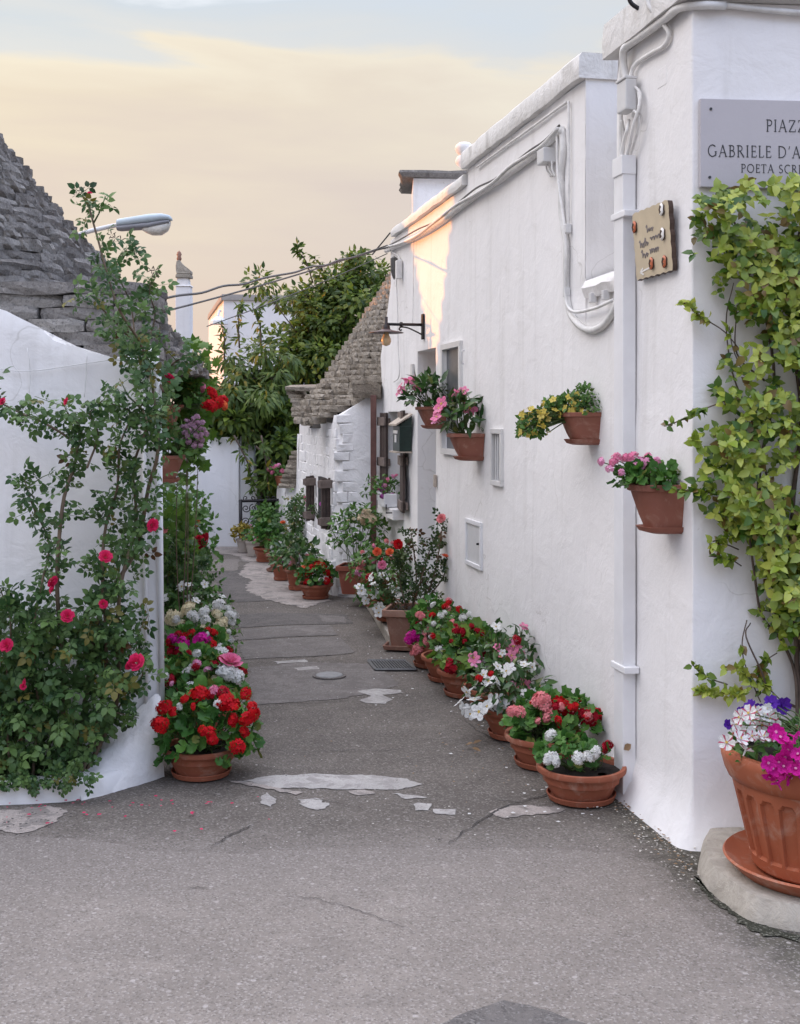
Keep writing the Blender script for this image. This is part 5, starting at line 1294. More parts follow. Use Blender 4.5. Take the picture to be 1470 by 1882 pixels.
def S(u, v, off=.03): return C(sl0 - SW * u, szb + (szt - szb) * v + .012 * (u - .5) * 0, off + .02 * v)
ol = []
for i in range(28): u = i / 28; ol.append((u, -.012 + .02 * abs(math.sin(u * PI * 6))))
for i in range(22): v = i / 22; ol.append((1.0 + .018 * abs(math.sin(v * PI * 5)), v))
for i in range(28): u = 1 - i / 28; ol.append((u, 1.0 + .02 * abs(math.sin(u * PI * 6))))
for i in range(22): v = 1 - i / 22; ol.append((-.01 - .018 * abs(math.sin(v * PI * 5)), v))
mb = MB(); n = len(ol); vs = [S(u, v, .006) for u, v in ol] + [S(u, v, .026) for u, v in ol]
mb.add(vs, [tuple(range(n)), tuple(range(n, 2 * n))[::-1]] + [((i + 1) % n, i, n + i, n + (i + 1) % n) for i in range(n)], 0)
mb.m = [1, 0] + [1] * n; o = mb.build('plate', [M['ceramic'], M['ceramic_edge']], sg)
bm = bmesh.new(); bm.from_mesh(o.data); bmesh.ops.recalc_face_normals(bm, faces=bm.faces); bm.to_mesh(o.data); bm.free()
def scrawl(word, u, v, h, w):
    R = random.Random(word); mb = MB(); x = u; ax = -WT * SW; ay = Vector((0, 0, (szt - szb))) + WN * .02
    q = []; k = len(word)
    for i in range(k * 4 + 1):
        f = i / (k * 4); tall = 1.0 if (i // 4 < k and word[min(k - 1, i // 4)] in 'VMTSdbft') else .5
        q.append((u + w * f + .012 * math.sin(i * PI / 2), v + h * tall * (.5 + .5 * math.sin(i * PI / 2 + .6)) + R.uniform(-.1, .1) * h))
    q2 = [(p.x, p.y) for p in smooth_path([(a, b, 0) for a, b in q], 4)]
    stroke(mb, q2, .020, S(0, 0, .0268), ax, ay, WN, .0008); mb.build('script', M['ink'], sg)
for (wd_, u, v, h, w) in (('Via', .36, .66, .10, .20), ('Monte', .14, .46, .12, .26), ('Fior', .46, .52, .11, .30), ('dei', .18, .30, .12, .20), ('Colli', .42, .34, .11, .26)): scrawl(wd_, u, v, h, w)
mb = MB(); ax = -WT * SW; ay = Vector((0, 0, (szt - szb))) + WN * .02
stroke(mb, [(.12, .10), (.38, .13)], .025, S(0, 0, .0268), ax, ay, WN, .001); stroke(mb, [(.19, .15), (.11, .10), (.20, .055)], .024, S(0, 0, .0268), ax, ay, WN, .0012); mb.build('arrow', M['wpaint'], sg)
for (u, v, m) in ((.06, .80, 'orange_glaze'), (.86, .90, 'wpaint'), (.84, .55, 'wpaint'), (.48, .18, 'orange_glaze'), (.84, .15, 'orange_glaze')):
    c = S(u, v, .027); mb = MB(); e1, e2 = WT, Vector((0, 0, 1)); vs = []; 
    for (r, o_) in ((.020, 0), (.022, .006), (.014, .012), (.006, .009)):
        for i in range(12):
            a = 2 * PI * i / 12; rr = r * (1 + .14 * math.cos(5 * a)); vs.append(c + e1 * rr * .8 * math.cos(a) + e2 * rr * 1.2 * math.sin(a) + WN * o_)
    mb.add(vs, [(j * 12 + i, j * 12 + (i + 1) % 12, (j + 1) * 12 + (i + 1) % 12, (j + 1) * 12 + i) for j in range(3) for i in range(12)] + [tuple(36 + i for i in range(12))])
    mb.m = [1] * 12 + [0] * 12 + [1] * 12 + [0]; kb = mb.build('flower_knob', [M[m], M['ceramic_edge']], sg, smooth=True)

# ------------------------------------------------------------------ ducts, cables and boxes
def cable(name, label, pts, r, mat='cable', cat='cable', group=None, seg=6, smooth=5, parent=None):
    q = smooth_path(pts, smooth) if len(pts) > 2 else [Vector(p) for p in pts]; mb = MB(); mb.tube(q, r, seg)
    if parent is not None: return mb.build(name, M[mat], parent, smooth=True)
    o = mb.build(name, M[mat], None, smooth=True, loc=q[0]); return tag(o, label, cat, group)
dt = thing('cable_duct', 'long square white cable duct running down the wall edge of the corner house', 'duct', C(-.0, 1.5))
d0 = cs_(1170); zt_ = wz(296, 5.15)
mb = MB(); mb.obox(C(d0, .03, .004), WT * .10, WN * .058, Vector((0, 0, zt_ - .10))); mb.build('channel', M['paint'], dt, bevel=.004)
mb = MB(); mb.obox(C(d0 - .004, zt_ - .08, .004), WT * .108, WN * .064, Vector((0, 0, .08))); mb.build('top_sleeve', M['paint'], dt, bevel=.003)
for py in (402, 1219):
    z = wz(py, 5.15); mb = MB(); mb.obox(C(d0 - .035, z - .014, .003), WT * .155, WN * .066, Vector((0, 0, .028))); mb.build('clamp', M['paint'], dt, bevel=.004)
jb = thing('junction_box', 'grey cable junction box on the upper edge of the corner house above the duct', 'junction box', C(d0, 2.85))
zj0, zj1 = wz(214, 5.1), wz(152, 5.05); mb = MB(); mb.obox(C(d0 - .05, zj0, .02), WT * .10, WN * .05, Vector((0, 0, zj1 - zj0))); mb.build('box', M['plastic'], jb, bevel=.008)
mb = MB(); mb.obox(C(d0 - .05, zj1 - .001, .018), WT * .10, WN * .058, Vector((0, 0, .012))); mb.build('lid', M['plastic'], jb, bevel=.004)
Rc = random.Random(4); pxz = lambda px, py, off: C(cs_(px), wz(py, cd(px)), off)
gpc = 'cables below the corner house coping'
cable('wall_cable', 'thick white conduit following the coping of the corner house round its corner', [pxz(1161, 160, .02), pxz(1158, 118, .03), pxz(1163, 92, .04), pxz(1176, 78, .03), pxz(1205, 58, .03), pxz(1235, 36, .03), pxz(1262, 16, .03)] + [K(.03, 3.165, .03), K(.12, 3.17, .02)], .017, group=gpc)
cable('wall_cable', 'thin white conduit along the front of the corner house at the top edge', [K(.10, 3.172, .02), K(.5, 3.150, .02), K(1.5, 3.150, .02)], .011, group=gpc)
cable('wall_cable', 'white cable curling down from the coping to the junction box', [pxz(1214, -25, .06), pxz(1217, 10, .06), pxz(1226, 38, .03), pxz(1236, 62, .015), pxz(1228, 84, .015), pxz(1205, 98, .015), pxz(1180, 114, .015), pxz(1170, 130, .02), pxz(1168, 160, .03)], .010, group=gpc)
cable('wall_cable', 'second white cable beside the conduit left of the junction box', [pxz(1152, 300, .03), pxz(1153, 220, .03), pxz(1153, 150, .03), pxz(1155, 115, .03), pxz(1165, 90, .05)], .010, group=gpc)
lp = [([(1178, 160), (1187, 175), (1185, 205), (1178, 222)], .006), ([(1182, 165), (1188, 195), (1184, 230), (1176, 262), (1168, 292)], .007), ([(1174, 215), (1180, 205), (1186, 220), (1180, 250), (1166, 292)], .006), ([(1166, 222), (1172, 240), (1164, 265), (1158, 293)], .008), ([(1160, 222), (1157, 250), (1155, 293)], .008), ([(1170, 230), (1162, 262), (1160, 292)], .006)]
lt = thing('loose_cables', 'loose loops of white cable hanging under the junction box into the duct', 'cable', C(d0, 2.75))
for pts, r in lp: cable('cable', None, [pxz(x, y, .02 + Rc.uniform(0, .03)) for x, y in pts], r, parent=lt)
mb = MB(); mb.obox(C(cs_(1226), wz(158, 4.78), -.004), WT * .09, WN * .0065, Vector((0, 0, .075))); tag(mb.build('wall_plate', M['white'], None, loc=C(cs_(1220), 2.9), bevel=.002), 'faint square plastered cover plate high on the corner house wall', 'wall plate')
# along the long house
pw = lambda px, py, off=.015: W(ws(wd(px)), wz(py, wd(px)), off)
gph = 'cables on the long house wall'
bund = [(1040, 236), (1012, 262), (985, 285), (950, 310), (920, 332), (885, 354), (850, 379), (812, 408), (775, 430), (742, 446), (714, 458)]
cable('wall_cable', 'thick twisted bundle of white cables slanting along the long house wall', [pw(x, y + 3, .022) for x, y in bund], .021, group=gph, seg=7)
cable('wall_cable', 'thin grey cable draped above the twisted bundle', [pw(x, y - 5 + 3 * math.sin(i * 2.1), .035) for i, (x, y) in enumerate(bund)], .006, 'cable_dark', group=gph)
cable('wall_cable', 'second pale cable wound round the bundle on the house wall', [pw(x, y + 1 + 4 * math.sin(i * 1.7), .045) for i, (x, y) in enumerate(bund)], .009, group=gph)
cable('wall_cable', 'slim conduit just below the coping of the long house', [pw(1047, 188), pw(1030, 200), pw(980, 236), pw(930, 272), pw(880, 308)], .007, group=gph)
cable('wall_cable', 'straight thin conduit dropping from under the coping near the parapet end', [pw(1050, 186), pw(1051, 300), pw(1050, 430)], .007, group=gph)
cable('wall_cable', 'white cable looping down the house wall and back up to the corner house', [pw(1038, 238), pw(1040, 280), pw(1036, 330), pw(1038, 400), pw(1046, 450), pw(1046, 520), pw(1052, 570), pw(1068, 596), pw(1090, 607), pw(1112, 600), pw(1130, 578), pw(1141, 555)], .018, group=gph)
cable('wall_cable', 'thin cable crossing the loop to the clips beside the low ledge', [pw(1034, 250, .03), pw(1036, 330, .03), pw(1050, 440, .03), pw(1049, 540, .03), pw(1062, 572, .03), pw(1100, 568, .03), pw(1138, 552, .03)], .008, group=gph)
mb_ = thing('wall_meter_box', 'small grey box fixed under the cable bundle on the long house wall', 'junction box', pw(1018, 290))
mb = MB(); mb.obox(W(ws(wd(1024)), wz(297, 6.1), .004), WT * .11, WN * .07, Vector((0, 0, .075))); mb.build('box', M['plastic'], mb_, bevel=.006)
for i in range(3): cable('cable_tail', None, [pw(1014 + i * 5, 297, .03), pw(1015 + i * 5, 312, .03), pw(1019 + i * 4, 325, .02)], .005, parent=mb_)
for i, (x, y) in enumerate(((1098, 556), (1122, 551), (1050, 545), (1052, 428))):
    q = pw(x, y, .004); mb = MB(); mb.obox(q, WT * .03, WN * .03, Vector((0, 0, .045))); mb.build('clip', M['plastic'], mb_, bevel=.004)
sp = thing('cable_splice', 'dark cable junction hanging by the roof edge at the far end of the long house', 'junction box', pw(735, 490))
mb = MB(); mb.lathe([(.001, 0), (.02, .04), (.03, .08), (.03, .18), (.001, .2)], pw(735, 515, .05), 8); mb.build('splice', M['cable_dark'], sp)
mb = MB(); mb.obox(pw(742, 512, .01), WT * .06, WN * .05, Vector((0, 0, .15))); mb.build('box', M['cable'], sp, bevel=.005)
for pts in ([(738, 478), (735, 500), (733, 520), (735, 570), (736, 640), (738, 690), (728, 702)], [(722, 462), (735, 470), (740, 480)]): cable('tail', None, [pw(x, y, .02) for x, y in pts], .005, 'cable', parent=sp)
cable('wall_cable', 'straight painted wire down the wall left of the sunlit strip', [pw(764, 436), pw(763, 520), pw(762, 600)], .004, group=gph)
# overhead wires
def wire(lab, a, b, sag, r, n=14, wob=.0):
    pts = [a.lerp(b, i / n) + Vector((0, 0, -sag * 4 * (i / n) * (1 - i / n) + (wob * math.sin(i * 2.6) if 0 < i < n else 0))) for i in range(n + 1)]
    mb = MB(); mb.tube(smooth_path(pts, 4), r, 5); return tag(mb.build('overhead_wire', M['cable_dark'], None, smooth=True, loc=a), lab, 'wire', 'wires across the alley')
wa = P(283, 553, 6.6); wb = P(284, 577, 6.6); we = W(4.98, wz(457, 10.2), .06)
wire('upper twisted dark wire crossing the alley from the left roof to the long house', wa, we, .02, .0075, 14, .008)
wire('lower straight dark wire crossing the alley from the left roof to the long house', wb, we + Vector((.0, 0, .02)), .02, .006)
wire('thin pale wire dipping below the two dark wires over the alley', P(380, 600, 9), we + Vector((0, 0, -.05)), .02, .004)
wire('short dark wire slanting up to the coping corner at the far end of the house', P(684, 468, 10.6), W(4.96, 3.17, .04), .0, .007, 6)

for i, (lab, pts) in enumerate((('thin wire hanging down the white corner trullo wall, left one', [(50, 640), (55, 680), (53, 740), (54, 800)]), ('thin wire hanging down the white corner trullo wall, right one', [(160, 650), (158, 690), (155, 730)]),
        ('thin slack wire strung across the top of the corner trullo wall', [(-40, 672), (50, 682), (155, 668), (230, 658)]))):
    cable('wall_wire', lab, [P(x, y, LD - .022) for x, y in pts], .0022, 'cable', 'wire', 'thin wires on the corner trullo')
# ------------------------------------------------------------------ wall lamp and mailbox
wl = thing('wall_lamp', 'black wrought iron wall lamp with a dark disc shade and bare bulb', 'wall lamp', pw(780, 600))
dL = wd(780); sL = ws(dL); zA = wz(597, dL)
mb = MB(); mb.obox(W(sL - .02, wz(624, dL), .004), WT * .045, WN * .018, Vector((0, 0, wz(577, dL) - wz(624, dL)))); mb.build('back_plate', M['iron'], wl, bevel=.005)
mb = MB(); mb.tube([W(sL, zA, .02), W(sL, zA, .30)], .011, 8); mb.tube([W(sL, zA, .17), W(sL, zA, .19)], .018, 8); mb.build('arm', M['iron'], wl, smooth=True)
mb = MB(); mb.tube(smooth_path([W(sL, zA - .075, .02), W(sL, zA - .05, .07), W(sL, zA - .025, .13), W(sL, zA - .02, .18), W(sL, zA - .035, .195), W(sL, zA - .045, .185), W(sL, zA - .038, .175)], 5), .006, 6); mb.build('scroll', M['iron'], wl, smooth=True)
c = W(sL, zA, .295)
mb = MB(); mb.lathe([(.012, .055), (.012, -.0), (.026, -.01), (.034, -.045), (.034, -.05), (.001, -.05)], c, 14); mb.build('socket', M['iron'], wl, smooth=True)
M['shade'] = m_simple('lamp_shade', (0.10, 0.075, 0.075), .5, .2, .2, 20, .1)
mb = MB(); mb.lathe([(.028, -.035), (.05, -.046), (.125, -.060), (.132, -.066), (.12, -.068), (.03, -.055)], c, 28); mb.build('shade', M['shade'], wl, smooth=True)
M['bulb'] = m_simple('bulb_glass', (0.62, 0.48, 0.30), .2, 0, .05, 8, .0, .6)
mb = MB(); mb.lathe([(.016, -.055), (.02, -.075), (.036, -.11), (.038, -.13), (.028, -.155), (.001, -.165)], c, 16); mb.build('bulb', M['bulb'], wl, smooth=True)
mx = thing('mailbox', 'dark green house shaped mailbox with a beige lid on the long house wall', 'mailbox', pw(752, 830))
sm_ = ws(wd(759)); za_, zb_ = wz(830, 9.4), wz(783, 9.4)
mb = MB(); mb.obox(W(sm_, za_, .01), WT * .26, WN * .10, Vector((0, 0, zb_ - za_))); mb.build('box', M['green_metal'], mx, bevel=.006)
mb = MB(); p = [W(sm_ - .02, zb_ + .002, .14), W(sm_ + .28, zb_ + .002, .14), W(sm_ + .28, zb_ + .085, .01), W(sm_ - .02, zb_ + .085, .01)]
mb.add(p + [q + Vector((0, 0, .014)) for q in p], [(0, 1, 2, 3), (7, 6, 5, 4), (0, 4, 5, 1), (1, 5, 6, 2), (2, 6, 7, 3), (3, 7, 4, 0)]); mb.build('lid', M['beige_metal'], mx)
mb = MB(); mb.add([W(sm_, zb_, .01), W(sm_, zb_, .11), W(sm_, zb_ + .08, .01)], [(0, 1, 2)]); mb.add([W(sm_ + .26, zb_, .01), W(sm_ + .26, zb_, .11), W(sm_ + .26, zb_ + .08, .01)], [(2, 1, 0)]); mb.build('gable', M['green_metal'], mx)
mb = MB(); mb.obox(W(sm_ + .05, zb_ - .06, .111), WT * .16, WN * .006, Vector((0, 0, .025))); mb.build('slot', M['frame'], mx)
mb = MB(); mb.obox(W(sm_ + .10, za_ + .07, .111), WT * .06, WN * .005, Vector((0, 0, .06))); mb.build('name_plate', M['frame'], mx)
mb = MB(); mb.obox(W(sm_ - .01, za_ - .012, .01), WT * .28, WN * .125, Vector((0, 0, .012))); mb.build('bottom_ledge', M['beige_metal'], mx)
# ------------------------------------------------------------------ climbing plant on the corner house
R = random.Random(101)
jp = thing('climbing_plant', 'tall yellow green climber with twining stems covering the corner house wall', 'climbing plant', K(.40, 0, .2))
left = [(330, 1352), (352, 1275), (380, 1262), (430, 1268), (470, 1265), (500, 1280), (540, 1312), (575, 1340), (610, 1378), (640, 1352), (670, 1312), (700, 1302), (740, 1312), (765, 1318), (800, 1262), (850, 1272), (900, 1268), (940, 1288), (960, 1320), (1000, 1352), (1060, 1362), (1100, 1378), (1150, 1395), (1190, 1425), (1250, 1452), (1300, 1462)]
def jleft(y):
    for (a, b), (c, d) in zip(left, left[1:]):
        if a <= y <= c: return b + (d - b) * (y - a) / (c - a)
    return 1450
def jpos(px, py, off):
    a = ka(px); q = K(a, 0, off); return Vector((q.x, q.y, wz(py, q.y)))
def jdens(px, py):
    v = nz((px * .012, py * .012, 0), 1.0, 3)
    edge = min(1.0, (px - jleft(py)) / 45)
    hole = 1.0
    for (hx, hy, hr) in ((1352, 512, 22), (1420, 690, 30), (1375, 655, 26), (1345, 1060, 20), (1400, 1180, 24), (1440, 1230, 40), (1400, 860, 14), (1425, 1010, 16)):
        if math.hypot(px - hx, py - hy) < hr: hole = .25
    return (0.60 + 1.0 * v) * (.40 + .60 * edge) * hole * (1.6 if 930 < py < 1180 else 1.0)
def whorl(px, py, off, n, size, R, face):
    c = jpos(px, py, off); out = []; a0 = R.uniform(0, 6.28)
    f = (face + rv(R) * .55).normalized(); e1 = f.orthogonal().normalized(); e2 = f.cross(e1)
    for k in range(n):
        a = a0 + 2 * PI * k / n + R.uniform(-.35, .35); d = e1 * math.cos(a) + e2 * math.sin(a) + f * R.uniform(-.05, .55)
        out.append(frame(c + rv(R) * .004, d, f + rv(R) * .3, size * R.uniform(.45, 1.25)))
    return out
jd, jl = [], []
tries = 0
while len(jd) + len(jl) < 9500 and tries < 130000:
    tries += 1; py = R.uniform(328, 1290); px = R.uniform(1250, 1640)
    if px < jleft(py) or R.random() > jdens(px, py): continue
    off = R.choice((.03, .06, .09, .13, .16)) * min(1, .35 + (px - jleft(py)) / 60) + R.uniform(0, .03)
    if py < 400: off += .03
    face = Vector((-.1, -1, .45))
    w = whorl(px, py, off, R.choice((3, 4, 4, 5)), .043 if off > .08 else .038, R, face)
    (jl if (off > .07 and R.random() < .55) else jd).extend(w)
sprigs = [([(1350, 640), (1320, 610), (1290, 590), (1268, 573), (1262, 555), (1252, 560)], 14), ([(1330, 735), (1300, 745), (1275, 755), (1245, 772), (1222, 782)], 13), ([(1345, 900), (1310, 905), (1275, 905), (1235, 898)], 16), ([(1350, 1010), (1320, 1000), (1292, 1000)], 10), ([(1355, 1040), (1330, 1028), (1295, 1022)], 8), ([(1360, 995), (1335, 985), (1298, 995)], 8),
          ([(1400, 1225), (1370, 1262), (1340, 1275), (1300, 1272), (1275, 1268)], 26), ([(1330, 1258), (1290, 1245), (1262, 1222)], 7), ([(1365, 1140), (1352, 1180), (1358, 1225), (1390, 1270)], 6), ([(1420, 1200), (1395, 1215), (1380, 1245)], 10), ([(1290, 830), (1270, 820), (1262, 805)], 7), ([(1390, 1290), (1360, 1240), (1320, 1225)], 8), ([(1360, 690), (1335, 640), (1328, 600)], 4), ([(1430, 1290), (1400, 1265), (1388, 1250)], 10)]
jst = []
for pts, n in sprigs:
    q = [jpos(x, y, .04 + .03 * math.sin(i)) for i, (x, y) in enumerate(pts)]; jst.append(q)
    ms = along(R, q, n * 3, .012, .036, (0, -.4, .1), (0, -.8, .5), .35)
    (jl if R.random() < .6 else jd).extend(ms)
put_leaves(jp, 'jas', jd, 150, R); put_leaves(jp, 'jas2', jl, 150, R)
root = [(1452, 1325), (1462, 1325), (1470, 1325), (1445, 1325), (1480, 1325), (1490, 1325)]
tops = [([(1455, 1230), (1440, 1120), (1400, 1000), (1390, 880), (1420, 700), (1380, 520), (1330, 400)], .010), ([(1465, 1220), (1470, 1100), (1450, 950), (1470, 760), (1440, 560), (1460, 380)], .012), ([(1475, 1220), (1490, 1050), (1500, 800), (1520, 500)], .010),
        ([(1450, 1240), (1435, 1180), (1395, 1130), (1372, 1050), (1355, 960), (1330, 880), (1300, 820)], .006), ([(1480, 1200), (1510, 1000), (1560, 700), (1580, 420)], .010), ([(1440, 1290), (1405, 1285), (1385, 1240), (1358, 1170), (1375, 1145)], .005), ([(1468, 1240), (1450, 1160), (1430, 1080)], .008), ([(1462, 1240), (1480, 1140), (1465, 1050)], .008),
        ([(1420, 1000), (1380, 800), (1345, 690), (1330, 590), (1335, 520)], .004), ([(1450, 1180), (1425, 1130), (1385, 1120)], .004), ([(1400, 700), (1352, 650), (1345, 560)], .004)]
for i, (pts, r) in enumerate(tops):
    q = ([jpos(*root[i % 6], .10)] if pts[0][1] > 1190 else []) + [jpos(x, y, .05 + .04 * math.sin(i + k * 1.3)) for k, (x, y) in enumerate(pts)]
    mb = MB(); q = smooth_path(q, 6); mb.tube(q, [r * (1.15 - .75 * k / len(q)) for k in range(len(q))], 6); mb.build('stem', M['vine'], jp, smooth=True)
for q in jst: 
    mb = MB(); mb.tube(smooth_path(q, 5), .0026, 4); mb.build('stem', M['vine'], jp, smooth=True)
c = K(.43, .08, .17); mb = MB(); mb.lathe([(.10, 0), (.135, .26), (.15, .27), (.152, .31), (.14, .31), (.13, .27)], c, 28); mb.build('pot', M['terra_dark'], jp, smooth=True, autosmooth=.7)
mb = MB(); mb.lathe([(.134, .275), (.001, .28)], c, 20); mb.build('soil', M['soil'], jp)
mb = MB()
for i in range(6): a = PI / 3 * i; mb.tube([c + Vector((.1 * math.cos(a), .1 * math.sin(a), .28)), c + Vector((.11 * math.cos(a), .11 * math.sin(a), .42))], .004, 5)
mb.tube([c + Vector((.11 * math.cos(PI / 8 * i), .11 * math.sin(PI / 8 * i), .41)) for i in range(17)], .004, 5); mb.build('wire_support', M['green_metal'], jp)
# ------------------------------------------------------------------ big terracotta pot with petunias
R = random.Random(102)
GP = 'flower pots along the alley'
bp = thing('petunia_pot', 'big ribbed terracotta pot of white, magenta and purple petunias on the stone kerb', 'flower pot', (1.41, 4.05, .08))
c = Vector((1.41, 4.05, .08))
def rad(r, z, a):
    if .07 < z < .30: k = (a * 24 / (2 * PI)) % 1.0; return r - (.013 if (.06 < k < .80 and z < .288 - .16 * (k - .43) ** 2) else 0)
    return r
mb = MB(); prof = [(.205, .022), (.212, .03)] + [(.212 + (.283 - .212) * k / 8, .03 + (.325 - .03) * k / 8) for k in range(1, 9)] + [(.26, .325)]
prof = prof[:2] + [(.212 + (.283 - .212) * k / 40, .03 + (.325 - .03) * k / 40) for k in range(1, 41)] + [(.26, .325)]
mb.lathe(prof, c, 384, 0, rad); mb.build('pot', M['terra_big'], bp, smooth=True, autosmooth=.35)
mb = MB(); mb.lathe([(.275, .315), (.292, .322), (.303, .345), (.314, .385), (.316, .405), (.308, .416), (.285, .416), (.278, .34)], c, 72); mb.build('rim', M['terra_big'], bp, smooth=True, autosmooth=.9)
mb = MB(); mb.lathe([(.235, .0), (.26, .003), (.302, .042), (.308, .050), (.302, .056), (.292, .050), (.245, .014), (.001, .012)], c, 72); mb.build('saucer', M['terra_big'], bp, smooth=True, autosmooth=.8)
mb = MB(); mb.lathe([(.284, .375), (.15, .385), (.001, .38)], c, 40); mb.build('soil', M['soil'], bp, smooth=True)
top = c + Vector((0, 0, .40)); Ms = []
for _ in range(560):
    a = R.uniform(0, 2 * PI); r = .31 * math.sqrt(R.random()); p = top + Vector((r * math.cos(a), r * math.sin(a), R.uniform(0, .13) * (1.1 - r / .4)))
    Ms.append(frame(p, rv(R) + Vector((0, -.1, .3)), Vector((0, -.3, .8)) + rv(R) * .7, R.uniform(.022, .042)))
put_leaves(bp, 'shrub', Ms, 120, R, 'leaf')
def petunia(kind, px, py, dd, s): 
    p = P(px, py, dd); put_flower(bp, kind, p, s / F * dd * 1.2, Vector((R.uniform(-.5, .5), -1, R.uniform(.1, .8))), R); return p
pst = []
for (x, y, s) in [(1358, 1318, 24), (1375, 1310, 26), (1390, 1308, 20), (1383, 1323, 26), (1405, 1312, 26), (1415, 1320, 24), (1352, 1330, 22), (1358, 1342, 22), (1422, 1328, 22), (1400, 1332, 22), (1362, 1356, 27), (1372, 1375, 24), (1335, 1364, 26), (1380, 1345, 18), (1410, 1302, 18)]: pst.append(petunia('n_white' if R.random() < .45 else 'n_stripe', x, y, 3.95 + R.uniform(-.1, .1), s))
for (x, y, s) in [(1395, 1354, 22), (1404, 1352, 22), (1382, 1352, 18), (1418, 1352, 22)]: pst.append(petunia('n_stripe', x, y, 3.88, s))
for (x, y, s) in [(1426, 1345, 26), (1434, 1354, 26), (1448, 1362, 24), (1412, 1402, 26), (1420, 1412, 28), (1431, 1400, 24), (1442, 1392, 30), (1436, 1420, 26), (1414, 1428, 24), (1428, 1437, 24), (1455, 1430, 28), (1462, 1412, 26), (1448, 1378, 22), (1466, 1385, 24), (1462, 1355, 22), (1440, 1408, 24), (1470, 1400, 26), (1480, 1420, 26), (1490, 1380, 24), (1480, 1350, 24), (1495, 1440, 24)]: pst.append(petunia('n_mag', x, y, 3.74 + R.uniform(-.03, .05), s))
for (x, y, s) in [(1376, 1298, 26), (1440, 1297, 28), (1418, 1290, 24), (1350, 1330, 16), (1338, 1331, 16), (1362, 1308, 16), (1395, 1303, 18)]: pst.append(petunia('n_purple', x, y, 4.12, s))
stems(bp, [[top + Vector((R.uniform(-.15, .15), R.uniform(-.12, .1), -.01)), (top + p) / 2 + Vector((0, 0, .03)), p + Vector((0, .012, -.004))] for p in pst], .003, .002, M['cane_green'])

# ------------------------------------------------------------------ climbing rose in the bed on the left
R = random.Random(103)
rb = thing('climbing_rose', 'large climbing rose with pink blooms covering the white corner trullo wall', 'rose bush', (-1.6, 5.2, .05))
def rp(px, py, d): return P(px, py, d)
canes = [  # (points px, distance, radius, leaves, spread, t0)
    ([(130, 1430), (150, 1330), (170, 1200), (190, 1110), (250, 1010), (272, 900), (290, 830), (285, 740), (262, 640), (215, 560), (180, 440), (158, 360)], 5.22, .011, 290, .07, .18),
    ([(110, 1430), (118, 1250), (105, 1080), (115, 930), (135, 860), (140, 820), (95, 785), (40, 760), (-10, 735)], 5.15, .010, 170, .05, .05),
    ([(148, 1430), (185, 1300), (195, 1180), (188, 1050), (195, 965), (215, 900), (220, 820), (240, 760), (200, 740)], 5.18, .009, 240, .08, .05),
    ([(156, 1425), (215, 1290), (215, 1160), (225, 1060), (250, 960), (245, 860), (270, 780), (250, 735)], 5.2, .010, 260, .08, .05),
    ([(60, 1430), (70, 1300), (60, 1180), (75, 1080), (90, 1000), (60, 930), (45, 880)], 5.12, .007, 190, .07, .05),
    ([(140, 830), (150, 790), (125, 760), (118, 745)], 5.1, .005, 26, .03, .2),
    ([(160, 860), (180, 800), (165, 760), (190, 735)], 5.1, .005, 60, .05, .1),
    ([(20, 1430), (10, 1280), (20, 1150), (0, 1080)], 5.08, .006, 120, .08, .05),
    ([(285, 740), (300, 690), (330, 660), (362, 655)], 5.5, .007, 80, .07, .1),
    ([(270, 640), (285, 580), (275, 540), (280, 505)], 5.5, .005, 60, .05, .1),
    ([(262, 650), (220, 600), (190, 570), (175, 540)], 5.45, .006, 80, .08, .0),
    ([(250, 640), (240, 560), (215, 500), (225, 470), (240, 450)], 5.4, .004, 22, .04, .2),
    ([(300, 720), (285, 690), (255, 665), (235, 640)], 5.4, .006, 90, .08, .0),
    ([(158, 1390), (225, 1290), (262, 1240), (250, 1180), (272, 1130)], 5.2, .005, 80, .05, .2),
    ([(215, 1310), (240, 1316), (255, 1320)], 5.15, .003, 12, .02, .2),
]
Ms = []; MsO = []
for pts, d, r, n, sp, t0 in canes:
    q = [rp(x, y, d + .08 * math.sin(i * 1.9)) for i, (x, y) in enumerate(pts)]
    q2 = smooth_path(q, 6); mb = MB(); mb.tube(q2, [r * (1.1 - .75 * k / len(q2)) for k in range(len(q2))], 6); mb.build('cane', M['cane'], rb, smooth=True)
    a = along(R, q, int(n * (.64 if pts[0][1] > 900 else .42)), sp, .088, (0, -.25, -.2), (0, -.9, .45), t0); 
    for m in a: (MsO if R.random() < .10 else Ms).append(m)
    for k in range(max(2, n // 40)):                   # side twigs
        i = R.randrange(len(q2) // 4, len(q2)); e = q2[i] + Vector((R.uniform(-.12, .12), R.uniform(-.10, .02), R.uniform(-.02, .14)))
        mb = MB(); mb.tube([q2[i], (q2[i] + e) / 2 + rv(R) * .015, e], [r * .4, r * .3, r * .2], 4); mb.build('twig', M['cane_green'], rb, smooth=True)
        Ms += along(R, [q2[i], e], 5, .03, .095, (0, -.25, -.1), (0, -.9, .45), .3)
def bed_dens(px, py):
    rt_ = 168 + (min(1, max(0, (1400 - py) / 120))) * 45 + 15 * nz((0, py * .02, 0), 1)
    if px > rt_: return 0
    if py > 1425 - 8 * nz((px * .05, 0, 0)): return 0
    if py < 1140: return .10 + .4 * max(0, (py - 1090) / 50)
    return .95
n = 0
while n < 1250:
    px, py = R.uniform(-220, 240), R.uniform(1085, 1432)
    if R.random() > bed_dens(px, py): continue
    d = R.uniform(5.02, 5.36); p = rp(px, py, d); 
    if p.z < .05: continue
    Ms.append(frame(p, rv(R) + Vector((0, -.5, -.35)), Vector((0, -.9, .55)) + rv(R) * .6, R.uniform(.075, .125))); n += 1
